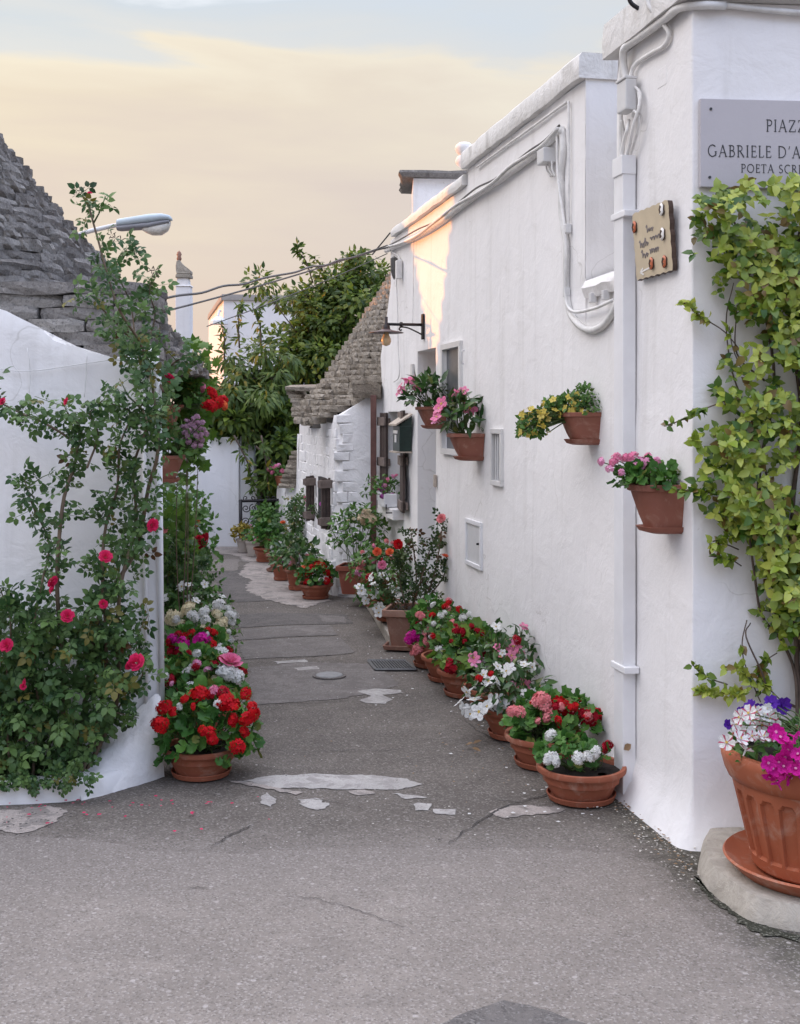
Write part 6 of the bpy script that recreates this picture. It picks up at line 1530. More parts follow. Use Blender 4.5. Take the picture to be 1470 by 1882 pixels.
for _ in range(90):
    px = R.uniform(-30, 172); p = rp(px, 1432 + R.uniform(-12, 14) - px * .02, 4.99); Ms.append(frame(p, rv(R) + Vector((0, -.4, -.5)), Vector((0, -.9, .4)) + rv(R) * .5, R.uniform(.045, .07)))
put_leaves(rb, 'rose', Ms, 280, R); put_leaves(rb, 'rose2', MsO, 20, R, mass='old_foliage')
for (x, y, s, d) in [(280, 965, 26, 5.05), (194, 1023, 26, 5.05), (96, 1068, 24, 5.05), (97, 1082, 20, 5.04), (124, 1132, 26, 5.02), (190, 1110, 18, 5.02), (12, 1186, 26, 5.0), (250, 1217, 34, 5.05), (238, 1222, 20, 5.04), (122, 738, 16, 5.08), (4, 738, 16, 5.05), (46, 1255, 18, 5.0), (42, 1262, 13, 4.99), (165, 355, 10, 5.2), (312, 694, 20, 5.4)]:
    d -= .10; put_flower(rb, 'r_rose', rp(x, y, d), s / F * d * .95, Vector((R.uniform(-.6, .6), -1, R.uniform(.1, .9))), R)
for (x, y) in ((150, 350), (140, 358), (205, 432), (212, 438), (222, 442), (278, 497), (288, 508), (284, 498)):  # spent star shaped calyces
    p = rp(x, y, 5.4); vs = []; fs = []; mi = []; petal5(vs, fs, mi, p, (Vector((0, -1, .3)) + rv(R) * .5).normalized(), rv(R), .022, 5, .22, .2)
    mb = MB(); mb.add(vs, fs); mb.build('calyx', M['bark'], rb)

# ------------------------------------------------------------------ shrubs on the left of the alley
def lx(d): return xl - WM * (d - LD)
def shrub(label, name, px, py0, py1, d, w, kind, n, size, nparts, flowers=(), seed=0, cat='shrub', group='shrubs along the left alley wall', canes=5, depth=None):
    R = random.Random(seed); base = P(px, 0, d); base.z = 0.004; t = thing(name, label, cat, base, group)
    za, zb = wz(py1, d), wz(py0, d); Ms = []; st = []; dp = depth or w
    for k in range(canes):
        top = base + Vector((R.uniform(-1, 1) * w * .8, R.uniform(-1, .8) * dp * .8, zb * R.uniform(.75, 1.0)))
        q = [base + Vector((R.uniform(-.05, .05), R.uniform(-.1, .1), .0)), base.lerp(top, .45) + rv(R) * .06, top]; st.append(q)
        Ms += along(R, q, n // canes // 2, w * .55, size, (0, -.3, -.05), (0, -.8, .5), max(.05, za / max(zb, .1)) )
    for _ in range(n - len(Ms)):
        z = R.uniform(za, zb); f = (z - za) / (zb - za); ww = w * (1 - .55 * max(0, f - .35)) * (1 + .25 * nz((z * 4, d, seed), 1))
        a = R.uniform(0, 6.28); r = ww * R.random() ** .4
        p = Vector((base.x + r * math.cos(a), base.y + dp / w * r * math.sin(a), z)); p.x = max(p.x, lx(p.y) + .02)
        Ms.append(frame(p, rv(R) + Vector((.1, -.3, -.1)), Vector((0, -.8, .6)) + rv(R) * .6, size * R.uniform(.6, 1.2)))
    put_leaves(t, kind, Ms, nparts, R); stems(t, st, .0045, .002, M['cane'])
    for (k, x, y, off, s) in flowers: put_flower(t, k, P(x, y, d - off), s / F * (d - off) * 1.12, Vector((R.uniform(-.4, .6), -1, R.uniform(.1, .7))), R)
    return t
shrub('bright green leafy vine under the hanging pot on the left wall', 'leafy_shrub', 322, 868, 1090, 8.2, .19, 'vine', 330, .062, 60, (), 201, canes=2)
shrub('dark green rose shrub with one crimson bloom half way up the left wall', 'rose_shrub', 335, 905, 1090, 8.9, .30, 'shrub', 1000, .052, 120, [('r_dred', 375, 996, .2, 30), ('r_salmon', 302, 972, .2, 14), ('r_orange', 362, 962, .1, 12), ('r_cream', 357, 1040, .2, 13), ('r_dred', 366, 990, .25, 18)], 202, 'rose bush')
shrub('low green rose shrub behind the white flowers on the left', 'rose_shrub', 338, 1000, 1110, 8.2, .24, 'rose', 260, .095, 80, (), 203, 'rose bush')
shrub('tall thin green shrub against the far left wall near the end wall', 'leafy_shrub', 330, 890, 1010, 10.6, .30, 'shrub', 480, .06, 40, (), 204)
# ------------------------------------------------------------------ pots on the left side
def pot(label, d, px, r, h, seed, pl, flowers, group=GP, name='potted_geranium', kind='bowl', cat='flower pot', z0=.008, mat=None, saucer=True, x=None):
    """pl: list of (leaf kind, dome radius, dome height, dome centre above rim, count, leaf size, parts, dx)"""
    R = random.Random(seed); c = Vector((x if x is not None else (px - CX) / F * d, d, z0)); t = thing(name, label, cat, c, group)
    cols = [f[0] for f in flowers if f[0][0] in 'ut' and f[4] > 15]; flowers = list(flowers)
    if d < 10 and cols:
        rx, rz = pl[0][1], pl[0][2]
        for _ in range(9 if d > 5.3 else 0):
            k = R.choice(cols); a = R.uniform(-2.6, -.5); el = R.uniform(.15, 1.2); q = c + Vector((pl[0][7] + rx * math.cos(a) * math.cos(el), rx * math.sin(a) * math.cos(el), h + pl[0][3] + rz * math.sin(el)))
            flowers.append((k, CX + q.x / q.y * F, HY + (EYE - q.z) / q.y * F, d - q.y, R.uniform(.035, .062) / q.y * F))
    if kind == 'bowl': bowl(t, c, r, h, mat, saucer)
    else: square_pot(t, c, r * 2, h, kind, mat or M['terra_sq'], saucer)
    for i, (lk, rx, rz, zc, n, ls, npart, dx) in enumerate(pl):
        plant(t, R, c + Vector((dx, 0, h + zc)), rx, rz, lk, n, ls, npart, flowers if i == 0 else (), base=c + Vector((dx * .5, 0, h * .8)))
    return t
pot('round terracotta bowl of bright red geraniums nearest at the white corner', 5.4, 370, .176, .132, 301, [('ger', .235, .215, .06, 210, .058, 110, .03)],
    [('u_red', 294, 1331, .18, 38), ('u_dred', 290, 1326, .16, 24), ('u_red', 303, 1300, .1, 34), ('u_red', 363, 1276, .1, 40), ('u_red', 372, 1272, .05, 30), ('u_red', 415, 1290, .16, 42), ('u_red', 428, 1296, .16, 32), ('u_red', 452, 1274, .05, 28), ('u_red', 458, 1316, .16, 44), ('u_red', 463, 1300, .1, 26), ('u_red', 386, 1346, .22, 26), ('u_red', 391, 1360, .23, 26), ('u_red', 437, 1372, .22, 34), ('u_red', 338, 1285, .15, 18), ('u_red', 355, 1298, .18, 16), ('u_pink', 394, 1268, .1, 22), ('u_dred', 410, 1272, .1, 26), ('u_white', 330, 1298, .14, 16), ('u_red', 318, 1308, .14, 22)])
pot('terracotta bowl of red and white geraniums second from the white corner', 6.05, 364, .17, .13, 302, [('ger', .24, .20, .12, 170, .058, 70, 0), ('gerl', .15, .12, .16, 30, .058, 25, .02)],
    [('r_pink', 424, 1215, .1, 38), ('u_white', 421, 1238, .16, 36), ('u_white', 436, 1242, .14, 32), ('u_white', 408, 1232, .14, 26), ('u_white', 346, 1233, .14, 22), ('u_white', 354, 1226, .12, 20), ('u_white', 352, 1260, .2, 26), ('u_dred', 294, 1264, .16, 28), ('u_dred', 313, 1248, .14, 26), ('u_dred', 440, 1236, .0, 34), ('u_dred', 395, 1222, .1, 22), ('u_lpink', 383, 1230, .14, 18), ('u_cream', 394, 1246, .14, 18)])
pot('terracotta bowl of red and magenta geraniums in the middle of the left row', 6.75, 356, .17, .13, 303, [('ger', .22, .20, .12, 150, .056, 50, 0)],
    [('u_red', 324, 1178, .1, 36), ('u_mag', 336, 1186, .14, 32), ('u_mag', 370, 1178, .12, 36), ('u_red', 386, 1186, .12, 30), ('u_red', 352, 1212, .16, 28), ('u_red', 298, 1216, .16, 32), ('u_dred', 316, 1200, .12, 26), ('u_red', 353, 1163, .05, 18), ('u_red', 392, 1162, .05, 18), ('u_white', 408, 1200, .14, 30), ('u_white', 396, 1196, .12, 22), ('u_dred', 420, 1195, .05, 20), ('u_cream', 401, 1208, .16, 20), ('u_red', 340, 1172, .08, 24), ('u_dred', 330, 1196, .15, 26)])
pot('terracotta bowl heaped with cream and white flowers on the left of the alley', 7.4, 358, .18, .13, 304, [('shrub', .26, .20, .13, 260, .045, 60, .03)],
    [('u_cream', 316, 1136, .14, 32), ('u_cream', 346, 1118, .12, 30), ('u_white', 355, 1132, .18, 26), ('u_white', 374, 1124, .14, 24), ('u_white', 378, 1140, .18, 24), ('u_cream', 398, 1128, .14, 24), ('u_cream', 406, 1148, .16, 28), ('u_white', 402, 1112, .1, 26), ('u_white', 426, 1130, .08, 26), ('u_white', 424, 1144, .08, 24), ('u_white', 420, 1118, .06, 20), ('u_cream', 374, 1158, .2, 24), ('u_white', 334, 1160, .2, 20), ('u_white', 420, 1176, .12, 24), ('u_cream', 330, 1148, .16, 22), ('u_cream', 412, 1164, .14, 22)], name='potted_flowers')
pot('leafy pot with a few white trumpet flowers behind the cream flowers on the left', 8.0, 352, .17, .14, 305, [('shrub', .27, .22, .16, 240, .05, 60, .03)],
    [('t_white', 334, 1078, .1, 18), ('t_white', 347, 1096, .14, 20), ('t_white', 358, 1092, .12, 18), ('t_white', 299, 1098, .1, 22), ('t_white', 301, 1104, .12, 18), ('t_white', 350, 1105, .16, 12), ('t_white', 386, 1096, .1, 10), ('t_white', 408, 1096, .0, 14)], name='potted_flowers')
# hanging pots on the left wall
def lwall(d, z, off=0.0): return Vector((lx(d), d, z)) + Vector((1, WM, 0)).normalized() * off
LN = Vector((1, WM, 0)).normalized(); LT = Vector((-WM, 1, 0)).normalized()
HG = 'terracotta pots hanging on the walls'
def hang_left(label, d, z, w, dp, h, seed, leaf, n, size, flowers, rx=.16, rz=.14):
    R = random.Random(seed); b = lwall(d, z); t = thing('hanging_pot', label, 'flower pot', b, HG)
    wall_pot(t, b, LN, LT, w, dp, h, M['terra_wall']); c = b + LN * (dp * .55) + Vector((0, 0, h + .06))
    plant(t, R, c, rx, rz, leaf, n, size, 50, flowers, base=b + LN * dp * .5 + Vector((0, 0, h * .9)))
hang_left('terracotta pot with lilac sedum hanging lower on the left wall', 6.9, wz(886, 6.9), .24, .16, .155, 311, 'shrub', 120, .05, [('u_lilac', int(358 + 24 * math.cos(i * 2.4) * (i / 26) ** .5), int(794 + 30 * math.sin(i * 2.4) * (i / 26) ** .5), .02 * (i % 5), 12 + i % 4) for i in range(26)], .17, .14)
hang_left('terracotta pot with bright red geraniums hanging higher on the left wall', 7.3, wz(790, 7.3), .24, .16, .155, 312, 'ger', 120, .055, [('u_red', 382, 742, .05, 30), ('u_red', 400, 740, .03, 28), ('u_red', 390, 722, .0, 28), ('u_pink', 372, 712, .0, 20), ('u_red', 410, 735, -.05, 22), ('u_orange', 412, 745, .0, 18), ('u_salmon', 330, 690, .0, 22), ('u_red', 392, 748, .08, 22)], .22, .17)
# vine mass over the alley corner
shrub('mass of bright green vine leaves above the hanging pots on the left', 'vine', 335, 625, 770, 7.6, .24, 'vine', 330, .085, 110, (), 205, 'vine', None, 4)

# ------------------------------------------------------------------ pots on the right side
def rx_(d, r): return wx(d) - r - .055
pot('terracotta bowl with sparse white geraniums and bare soil nearest on the right', 5.06, 1068, .19, .142, 401, [('ger', .135, .07, .05, 62, .046, 62, -.045), ('ger', .05, .03, .03, 6, .045, 6, .10)],
    [('u_white', 1012, 1391, .1, 32), ('u_white', 1006, 1398, .12, 24), ('u_white', 1063, 1393, .14, 28), ('u_white', 1092, 1385, .12, 34), ('u_white', 1082, 1390, .13, 24), ('u_white', 1011, 1351, .0, 24), ('u_dred', 1110, 1374, .0, 24), ('u_dred', 1119, 1368, -.05, 18), ('u_white', 1022, 1400, .13, 22)])
pot('terracotta bowl with salmon and red geraniums second on the right', 5.56, 0, .19, .142, 402, [('ger', .21, .13, .07, 135, .054, 90, .04), ('ger', .15, .07, .03, 45, .052, 40, -.03)],
    [('u_salmon', 994, 1285, .12, 42), ('u_salmon', 1010, 1312, .14, 36), ('u_salmon', 1001, 1296, .14, 28), ('u_red', 1028, 1296, .1, 38), ('u_red', 1036, 1306, .1, 30), ('u_dred', 1050, 1304, .08, 24), ('u_dred', 1082, 1318, .1, 42), ('u_red', 1098, 1312, .04, 30), ('u_dred', 1110, 1314, .0, 22), ('u_red', 1030, 1331, .14, 20), ('u_salmon', 942, 1307, .16, 26), ('u_salmon', 955, 1308, .16, 24), ('u_red', 1064, 1286, -.1, 16)], x=rx_(5.56, .19))
pot('terracotta bowl of drooping white trumpet flowers third on the right', 6.05, 0, .18, .15, 403, [('man', .21, .16, .08, 130, .062, 80, -.03)],
    [('t_white', x, y, o, s) for x, y, o, s in [(845, 1290, .1, 26), (852, 1302, .14, 24), (866, 1304, .12, 26), (880, 1308, .18, 30), (858, 1272, .08, 24), (872, 1285, .12, 26), (872, 1262, .06, 26), (880, 1250, .05, 24), (898, 1252, .08, 28), (912, 1255, .06, 24), (905, 1288, .16, 28), (895, 1298, .18, 28), (920, 1292, .14, 30), (925, 1304, .16, 22), (958, 1290, .1, 28), (968, 1296, .1, 22), (864, 1312, .16, 20), (888, 1240, .04, 20)]] + [('u_red', 880, 1246, .1, 16), ('u_red', 902, 1238, .04, 16)], name='potted_mandevilla', x=rx_(6.05, .18))
pot('terracotta bowl of pink and white trumpet flowers under the wall fourth on the right', 6.5, 0, .18, .15, 404, [('man', .24, .24, .12, 150, .062, 80, .06)],
    [('t_pink', 943, 1188, .05, 30), ('t_pink', 952, 1200, .02, 24), ('t_pink', 920, 1206, .12, 22), ('t_pink', 961, 1257, .2, 30), ('t_pink', 950, 1262, .2, 22), ('t_white', 1000, 1232, .1, 28), ('t_white', 1012, 1240, .12, 26), ('t_white', 1004, 1254, .14, 26), ('t_white', 1030, 1250, .05, 26), ('t_white', 1040, 1264, .06, 26), ('t_white', 1048, 1250, .0, 24), ('t_cream', 1062, 1240, -.05, 18), ('u_dred', 976, 1218, .0, 22), ('u_dred', 1013, 1226, -.05, 22), ('t_white', 992, 1260, .16, 22), ('t_lpink', 943, 1245, .2, 18), ('t_lpink', 936, 1180, 0, 18), ('t_lpink', 932, 1222, .1, 18), ('t_white', 945, 1252, .2, 18)], name='potted_mandevilla', x=rx_(6.5, .18) + .03)
pot('terracotta bowl with big pale green geranium leaves fifth on the right', 6.95, 0, .18, .15, 405, [('gerl', .18, .17, .10, 46, .088, 46, -.01), ('ger', .2, .2, .08, 60, .06, 40, .05)],
    [('u_dred', 883, 1196, .1, 34), ('u_dred', 897, 1188, .06, 28), ('u_lpink', 878, 1212, .16, 22), ('u_dred', 828, 1228, .18, 24), ('u_dred', 826, 1216, .16, 18), ('u_white', 890, 1226, .16, 22), ('u_white', 880, 1228, .18, 18)], x=rx_(6.95, .18))
pot('terracotta bowl with salmon geraniums and small white flowers sixth on the right', 7.35, 0, .18, .15, 406, [('shrub', .20, .19, .10, 150, .045, 60, .02)],
    [('u_salmon', 842, 1154, .04, 32), ('u_salmon', 876, 1164, .04, 36), ('u_salmon', 888, 1168, .0, 28), ('u_red', 860, 1160, .02, 28), ('u_white', 876, 1177, .1, 24), ('u_white', 888, 1178, .06, 22), ('u_white', 822, 1180, .14, 20), ('u_white', 806, 1196, .18, 20), ('u_white', 816, 1200, .18, 18), ('u_white', 810, 1210, .18, 16), ('u_white', 848, 1175, .1, 18), ('u_white', 832, 1168, .1, 16)], x=rx_(7.35, .18))
pot('terracotta bowl with salmon, red and white geraniums seventh on the right', 7.75, 0, .18, .15, 407, [('ger', .21, .20, .10, 130, .056, 60, .02)],
    [('u_salmon', 789, 1164, .12, 34), ('u_salmon', 803, 1166, .1, 26), ('u_salmon', 781, 1182, .16, 24), ('u_salmon', 768, 1192, .18, 28), ('u_salmon', 762, 1198, .18, 22), ('u_white', 774, 1156, .06, 28), ('u_white', 786, 1152, .04, 26), ('u_red', 804, 1138, .0, 34), ('u_red', 778, 1133, -.05, 32), ('u_red', 798, 1128, -.08, 20), ('u_red', 824, 1137, -.08, 20), ('u_mag', 757, 1170, .14, 30), ('u_mag', 750, 1176, .15, 20), ('u_mag', 765, 1172, .12, 20), ('u_dred', 770, 1144, 0, 20)], x=rx_(7.75, .18))
R = random.Random(408)
c = Vector((.085, 8.36, .0085)); sqp = thing('rose_planter', 'large square faded terracotta planter with an open rose bush by the doorway', 'flower pot', c, GP)
square_pot(sqp, c, .36, .28, -.2, M['terra_sq']); Ms = []; st = []
for pts, n in [([(760, 1125), (790, 1080), (805, 1020), (812, 975), (815, 958)], 80), ([(755, 1125), (765, 1070), (760, 1010), (755, 980)], 90), ([(760, 1125), (805, 1075), (820, 1045), (820, 1030)], 60), ([(750, 1125), (735, 1070), (740, 1030), (735, 1005)], 90), ([(755, 1125), (775, 1060), (790, 1010), (800, 985)], 60), ([(745, 1125), (715, 1085), (700, 1050)], 60)]:
    q = [P(x, y, 8.36 + .05 * math.sin(i * 2 + x)) for i, (x, y) in enumerate(pts)]; st.append(q); Ms += along(R, q, int(n * .6), .075, .085, (0, -.2, -.1), (0, -.8, .5), .12)
put_leaves(sqp, 'rose2', Ms, 110, R); stems(sqp, st, .007, .003, M['cane'])
for k, x, y, s in (('r_salmon', 811, 953, 16), ('r_orange', 818, 1022, 12), ('r_red', 732, 1000, 16), ('r_orange', 716, 1014, 13), ('r_orange', 693, 1014, 14), ('r_pink', 702, 1038, 14)): put_flower(sqp, k, P(x, y, 8.25), s / F * 8.25 * 1.15, Vector((-.2, -1, .6)), R)
pot('low terracotta bowl of white vinca flowers on the stone step', 8.95, 0, .17, .13, 409, [('shrub', .24, .19, .06, 190, .05, 60, -.05)],
    [('t_white', x, y, o, s) for x, y, o, s in [(660, 1078, .1, 16), (664, 1086, .12, 16), (668, 1092, .12, 18), (690, 1080, .1, 18), (688, 1092, .12, 18), (700, 1116, .2, 20), (696, 1126, .22, 18), (704, 1124, .22, 20), (692, 1118, .2, 16), (726, 1088, .18, 22), (716, 1080, .14, 16), (735, 1112, .24, 20), (744, 1108, .24, 16), (752, 1104, .2, 20), (760, 1098, .2, 18), (784, 1104, .1, 20), (700, 1070, .06, 14), (672, 1104, .16, 14), (790, 1098, .1, 16)]] + [('u_dred', 678, 1062, .0, 22)], name='potted_vinca', z0=.10, x=-.05)
pot('bushy pink geranium pot on the step between the red pot and the rose planter', 9.55, 0, .17, .16, 410, [('shrub', .27, .24, .14, 300, .05, 60, .0)],
    [('u_salmon', 664, 1036, .1, 16), ('u_salmon', 659, 1046, .12, 16), ('u_pink', 687, 1032, .1, 16), ('u_salmon', 683, 1028, .08, 14), ('u_pink', 701, 1042, .14, 16), ('u_lpink', 656, 1052, .14, 12), ('u_lpink', 662, 1054, .14, 12), ('u_dred', 681, 1061, .16, 20), ('u_red', 704, 1030, .1, 12)], z0=.11, x=-.16)
t = pot('tall glossy red square pot with a cream rose in the corner by the brown downpipe', 10.2, 0, .145, .24, 411, [('shrub', .26, .28, .27, 260, .055, 50, .02)],
    [('u_peach', 670, 950, .1, 30), ('u_peach', 682, 954, .1, 28), ('u_cream', 676, 946, .08, 22), ('u_peach', 664, 952, .1, 18), ('u_cream', 640, 958, .1, 10), ('u_cream', 650, 953, .1, 8)], name='potted_rose', kind=-.2, mat=M['terra_dark'], z0=.115, saucer=False, x=-.375)
# ------------------------------------------------------------------ pots in front of the cone trullo
pot('terracotta bowl of red geraniums at the foot of the cone trullo corner', 10.62, 580, .155, .13, 421, [('ger', .17, .15, .08, 130, .05, 50, 0)],
    [('u_red', 583, 1040, .06, 22), ('u_red', 592, 1042, .06, 20), ('u_red', 572, 1044, .08, 18), ('u_red', 568, 1054, .1, 18), ('u_red', 600, 1052, .06, 18), ('u_red', 606, 1057, .0, 16), ('u_red', 565, 1070, .12, 18), ('u_red', 601, 1068, .12, 16), ('u_orange', 558, 1044, .06, 14), ('u_red', 552, 1055, .06, 12), ('u_white', 600, 1062, .1, 8)])
pot('terracotta pot with broad green leaves behind the red geraniums', 11.15, 548, .12, .20, 422, [('man', .21, .22, .10, 130, .085, 50, 0)], [('u_salmon', 565, 1023, .05, 13)], name='potted_plant')
pot('small terracotta pot with purple flowers along the trullo wall', 11.8, 517, .10, .16, 423, [('shrub', .12, .10, .06, 70, .05, 20, 0)], [('u_violet', 520, 1030, .05, 13), ('u_violet', 526, 1026, .04, 10), ('u_lpink', 529, 1034, .08, 11)], name='potted_flowers')
pot('long terracotta planter full of small white flowers along the trullo wall', 12.5, 520, .145, .19, 424, [('shrub', .19, .13, .06, 120, .045, 20, 0)],
    [('u_white', 500 + R.uniform(-6, 44), 1003 + R.uniform(-6, 14), R.uniform(.0, .15), R.uniform(7, 11)) for _ in range(22)] + [('u_peach', 530, 1004, .1, 9), ('u_peach', 524, 1015, .12, 9)], name='potted_flowers', kind=-.2, mat=M['terra_sq'])
shrub('tall rose bush in bloom beside the low shuttered window', 'rose_shrub', 545, 905, 1005, 12.75, .22, 'rose', 170, .12, 60, [('r_pink', 562, 918, .1, 12), ('r_pink', 566, 930, .1, 10), ('r_orange', 520, 960, .1, 9)], 425, 'rose bush', 'shrubs by the cone trullo')
pot('green fern like plant in a footed pot near the gate', 13.3, 487, .13, .16, 426, [('ger', .18, .2, .12, 160, .06, 30, .03)], [('u_white', 498, 976, .0, 6)], name='potted_plant')
pot('cream decorated pot with mixed pink flowers near the gate', 13.8, 466, .10, .18, 427, [('shrub', .13, .12, .06, 70, .05, 20, .0)], [('u_pink', 470, 994, .12, 11), ('u_dred', 474, 990, .12, 8), ('u_white', 465, 988, .1, 7), ('u_lpink', 478, 964, .0, 8), ('u_lpink', 461, 966, .0, 7)], name='potted_flowers', mat=M['cream_pot'])
pot('small pot with golden yellow leaves at the end of the alley', 14.2, 447, .085, .16, 428, [('gold', .14, .14, .05, 110, .06, 30, 0)], [], name='potted_plant', mat=M['cream_pot'])
pot('bushy potted plant in front of the gate behind the other pots', 13.95, 490, .11, .2, 429, [('shrub', .2, .22, .2, 160, .07, 20, .02)], [], name='potted_plant')
R = random.Random(430); b = P(516, 893, 14.45); t = thing('post_pot', 'small terracotta pot of pink flowers standing on the white post by the gate', 'flower pot', b, GP)
bowl(t, b + Vector((0, 0, .003)), .075, .12, None, False); plant(t, R, b + Vector((-.03, 0, .17)), .14, .09, 'shrub', 60, .05, 20, [('u_pink', 495, 862, .05, 14), ('u_pink', 505, 858, .05, 14), ('u_lpink', 512, 856, .05, 12), ('u_pink', 518, 866, .05, 12), ('u_pink', 500, 868, .08, 11)], base=b + Vector((0, 0, .11)))
# window box on the far window
R = random.Random(431); b = W(ws(wd(727)), .86, .02); t = thing('window_box', 'small white window box with trailing pink flowers on the shuttered window sill', 'flower box', b, HG)
mb = MB(); mb.obox(b - WT * .16 + Vector((0, 0, .004)), WT * .30, WN * .11, Vector((0, 0, .11))); mb.build('box', M['paint'], t, bevel=.008)
plant(t, R, b + WN * .10 + Vector((0, 0, .15)), .17, .12, 'shrub', 80, .045, 40, [('u_violet', 706, 905, .1, 14), ('u_violet', 703, 912, .12, 12), ('u_pink', 712, 882, .05, 11), ('u_lpink', 722, 876, .0, 10), ('u_violet', 716, 914, .1, 14), ('u_violet', 700, 897, .1, 11), ('u_pink', 694, 898, .1, 8), ('u_lpink', 708, 892, .1, 9), ('u_pink', 728, 874, .0, 9), ('u_violet', 721, 910, .08, 12)], base=b + WN * .05 + Vector((0, 0, .10)))
# flowers peeping out of the low trullo window
R = random.Random(432); b = Vector((tx(11.3), 11.3, .62)) + nn * .03; t = thing('sill_flowers', 'tiny pink geranium in the low trullo window between its shutters', 'flower', b)
plant(t, R, b + nn * .06 + Vector((0, 0, .12)), .05, .06, 'shrub', 16, .03, 8, [('u_violet', 592, 926, .05, 12), ('u_pink', 594, 920, .05, 9)], base=b)
# ------------------------------------------------------------------ pots on the long wall
def hang_right(label, px, py_top, py_bot, out, w, seed, leaf, n, size, flowers, rx, rz, zc=.05, dx=0., ox=.55, c0=WC, ry=None, nparts=60, name='hanging_pot'):
    R = random.Random(seed); d = wd(px, c0); b = Vector((c0 - WM * d, d, wz(py_bot, d))) + WT * (-w / 2 + .0); h = wz(py_top, d) - b.z
    t = thing(name, label, 'flower pot', b, HG); wall_pot(t, b, WN, WT, w, out, h, M['terra_wall'])
    c = b + WN * (out * ox) + Vector((0, 0, h + zc)) + WT * dx
    plant(t, R, c, rx, rz, leaf, n, size, nparts, flowers, base=b + WN * out * .5 + Vector((0, 0, h * .92)), ry=ry); return t
hang_right('terracotta wall pot of pink geraniums nearest on the corner house', 1219, 886, 972, .175, .20, 441, 'ger', 95, .042, [('u_lpink', 1178, 850, .02, 30), ('u_lpink', 1190, 852, .03, 28), ('u_lpink', 1172, 856, .04, 26), ('u_lpink', 1200, 858, .03, 24), ('u_pink', 1133, 842, .0, 24), ('u_pink', 1126, 850, .02, 18), ('u_pink', 1160, 840, .0, 28), ('u_pink', 1150, 842, .0, 22), ('u_lpink', 1105, 848, .0, 18), ('u_lpink', 1120, 862, .04, 18), ('u_pink', 1190, 840, -.03, 22), ('u_lpink', 1142, 868, .06, 16), ('u_lpink', 1206, 848, .02, 20)], .125, .075, .02, 0, .62, CC)
R = random.Random(442)
yf = [('t_yellow', x, y, R.uniform(.0, .09), R.uniform(10, 14)) for x, y in [(R.uniform(962, 1082), R.uniform(712, 765)) for _ in range(46)] if y > 755 - (x - 950) * .32] + [('t_yellow', R.uniform(950, 1010), R.uniform(752, 800), R.uniform(0, .09), R.uniform(10, 14)) for _ in range(36)]
t = hang_right('terracotta wall pot with trailing small yellow flowers in the middle of the long wall', 1078, 758, 815, .165, .19, 443, 'shrub', 150, .026, yf, .13, .085, .03, .0, .4, WC)
Ms = []
for _ in range(900):
    x = R.uniform(952, 1085); lo = 735 + max(0, (1000 - x)) * .15; top_ = 770 - (x - 950) * .62 if x < 1010 else 733 - (x - 1010) * .35; bot = 800 if x < 1005 else 768
    if x > 1060: top_ = 702
    y = R.uniform(top_, bot); p = P(x, y, 5.62 - R.uniform(0, .14) + .05); Ms.append(frame(p, rv(R) + Vector((-.2, -.2, -.3)), Vector((0, -.8, .6)) + rv(R) * .6, R.uniform(.018, .032)))
merged('trailing_foliage', LV['shrub'][0], Ms, t, None, [R.random() for _ in Ms])
hang_right('terracotta wall pot of pink trumpet flowers lower beside the mesh window', 873, 796, 844, .20, .22, 444, 'man', 80, .085, [('t_pink', 811, 742, .05, 26), ('t_pink', 806, 750, .05, 24), ('t_pink', 802, 766, .08, 22), ('t_pink', 844, 722, .0, 26), ('t_pink', 838, 727, .0, 22), ('t_pink', 864, 750, .04, 26), ('t_lpink', 800, 772, .08, 18), ('t_lpink', 826, 762, .06, 12), ('t_pink', 852, 718, 0, 18)], .13, .16, .10, 0, .55, WC)
hang_right('terracotta wall pot of pink trumpet flowers higher beside the doorway', 808, 748, 787, .19, .21, 445, 'man', 90, .085, [('t_pink', 765, 710, .05, 22), ('t_pink', 752, 700, .02, 20), ('t_pink', 745, 698, .0, 18), ('t_pink', 735, 710, .0, 16), ('t_pink', 732, 722, .0, 14), ('t_lpink', 803, 702, -.05, 12), ('t_pink', 758, 696, .0, 18), ('t_pink', 740, 716, .02, 14)], .16, .16, .09, 0, .55, WC)

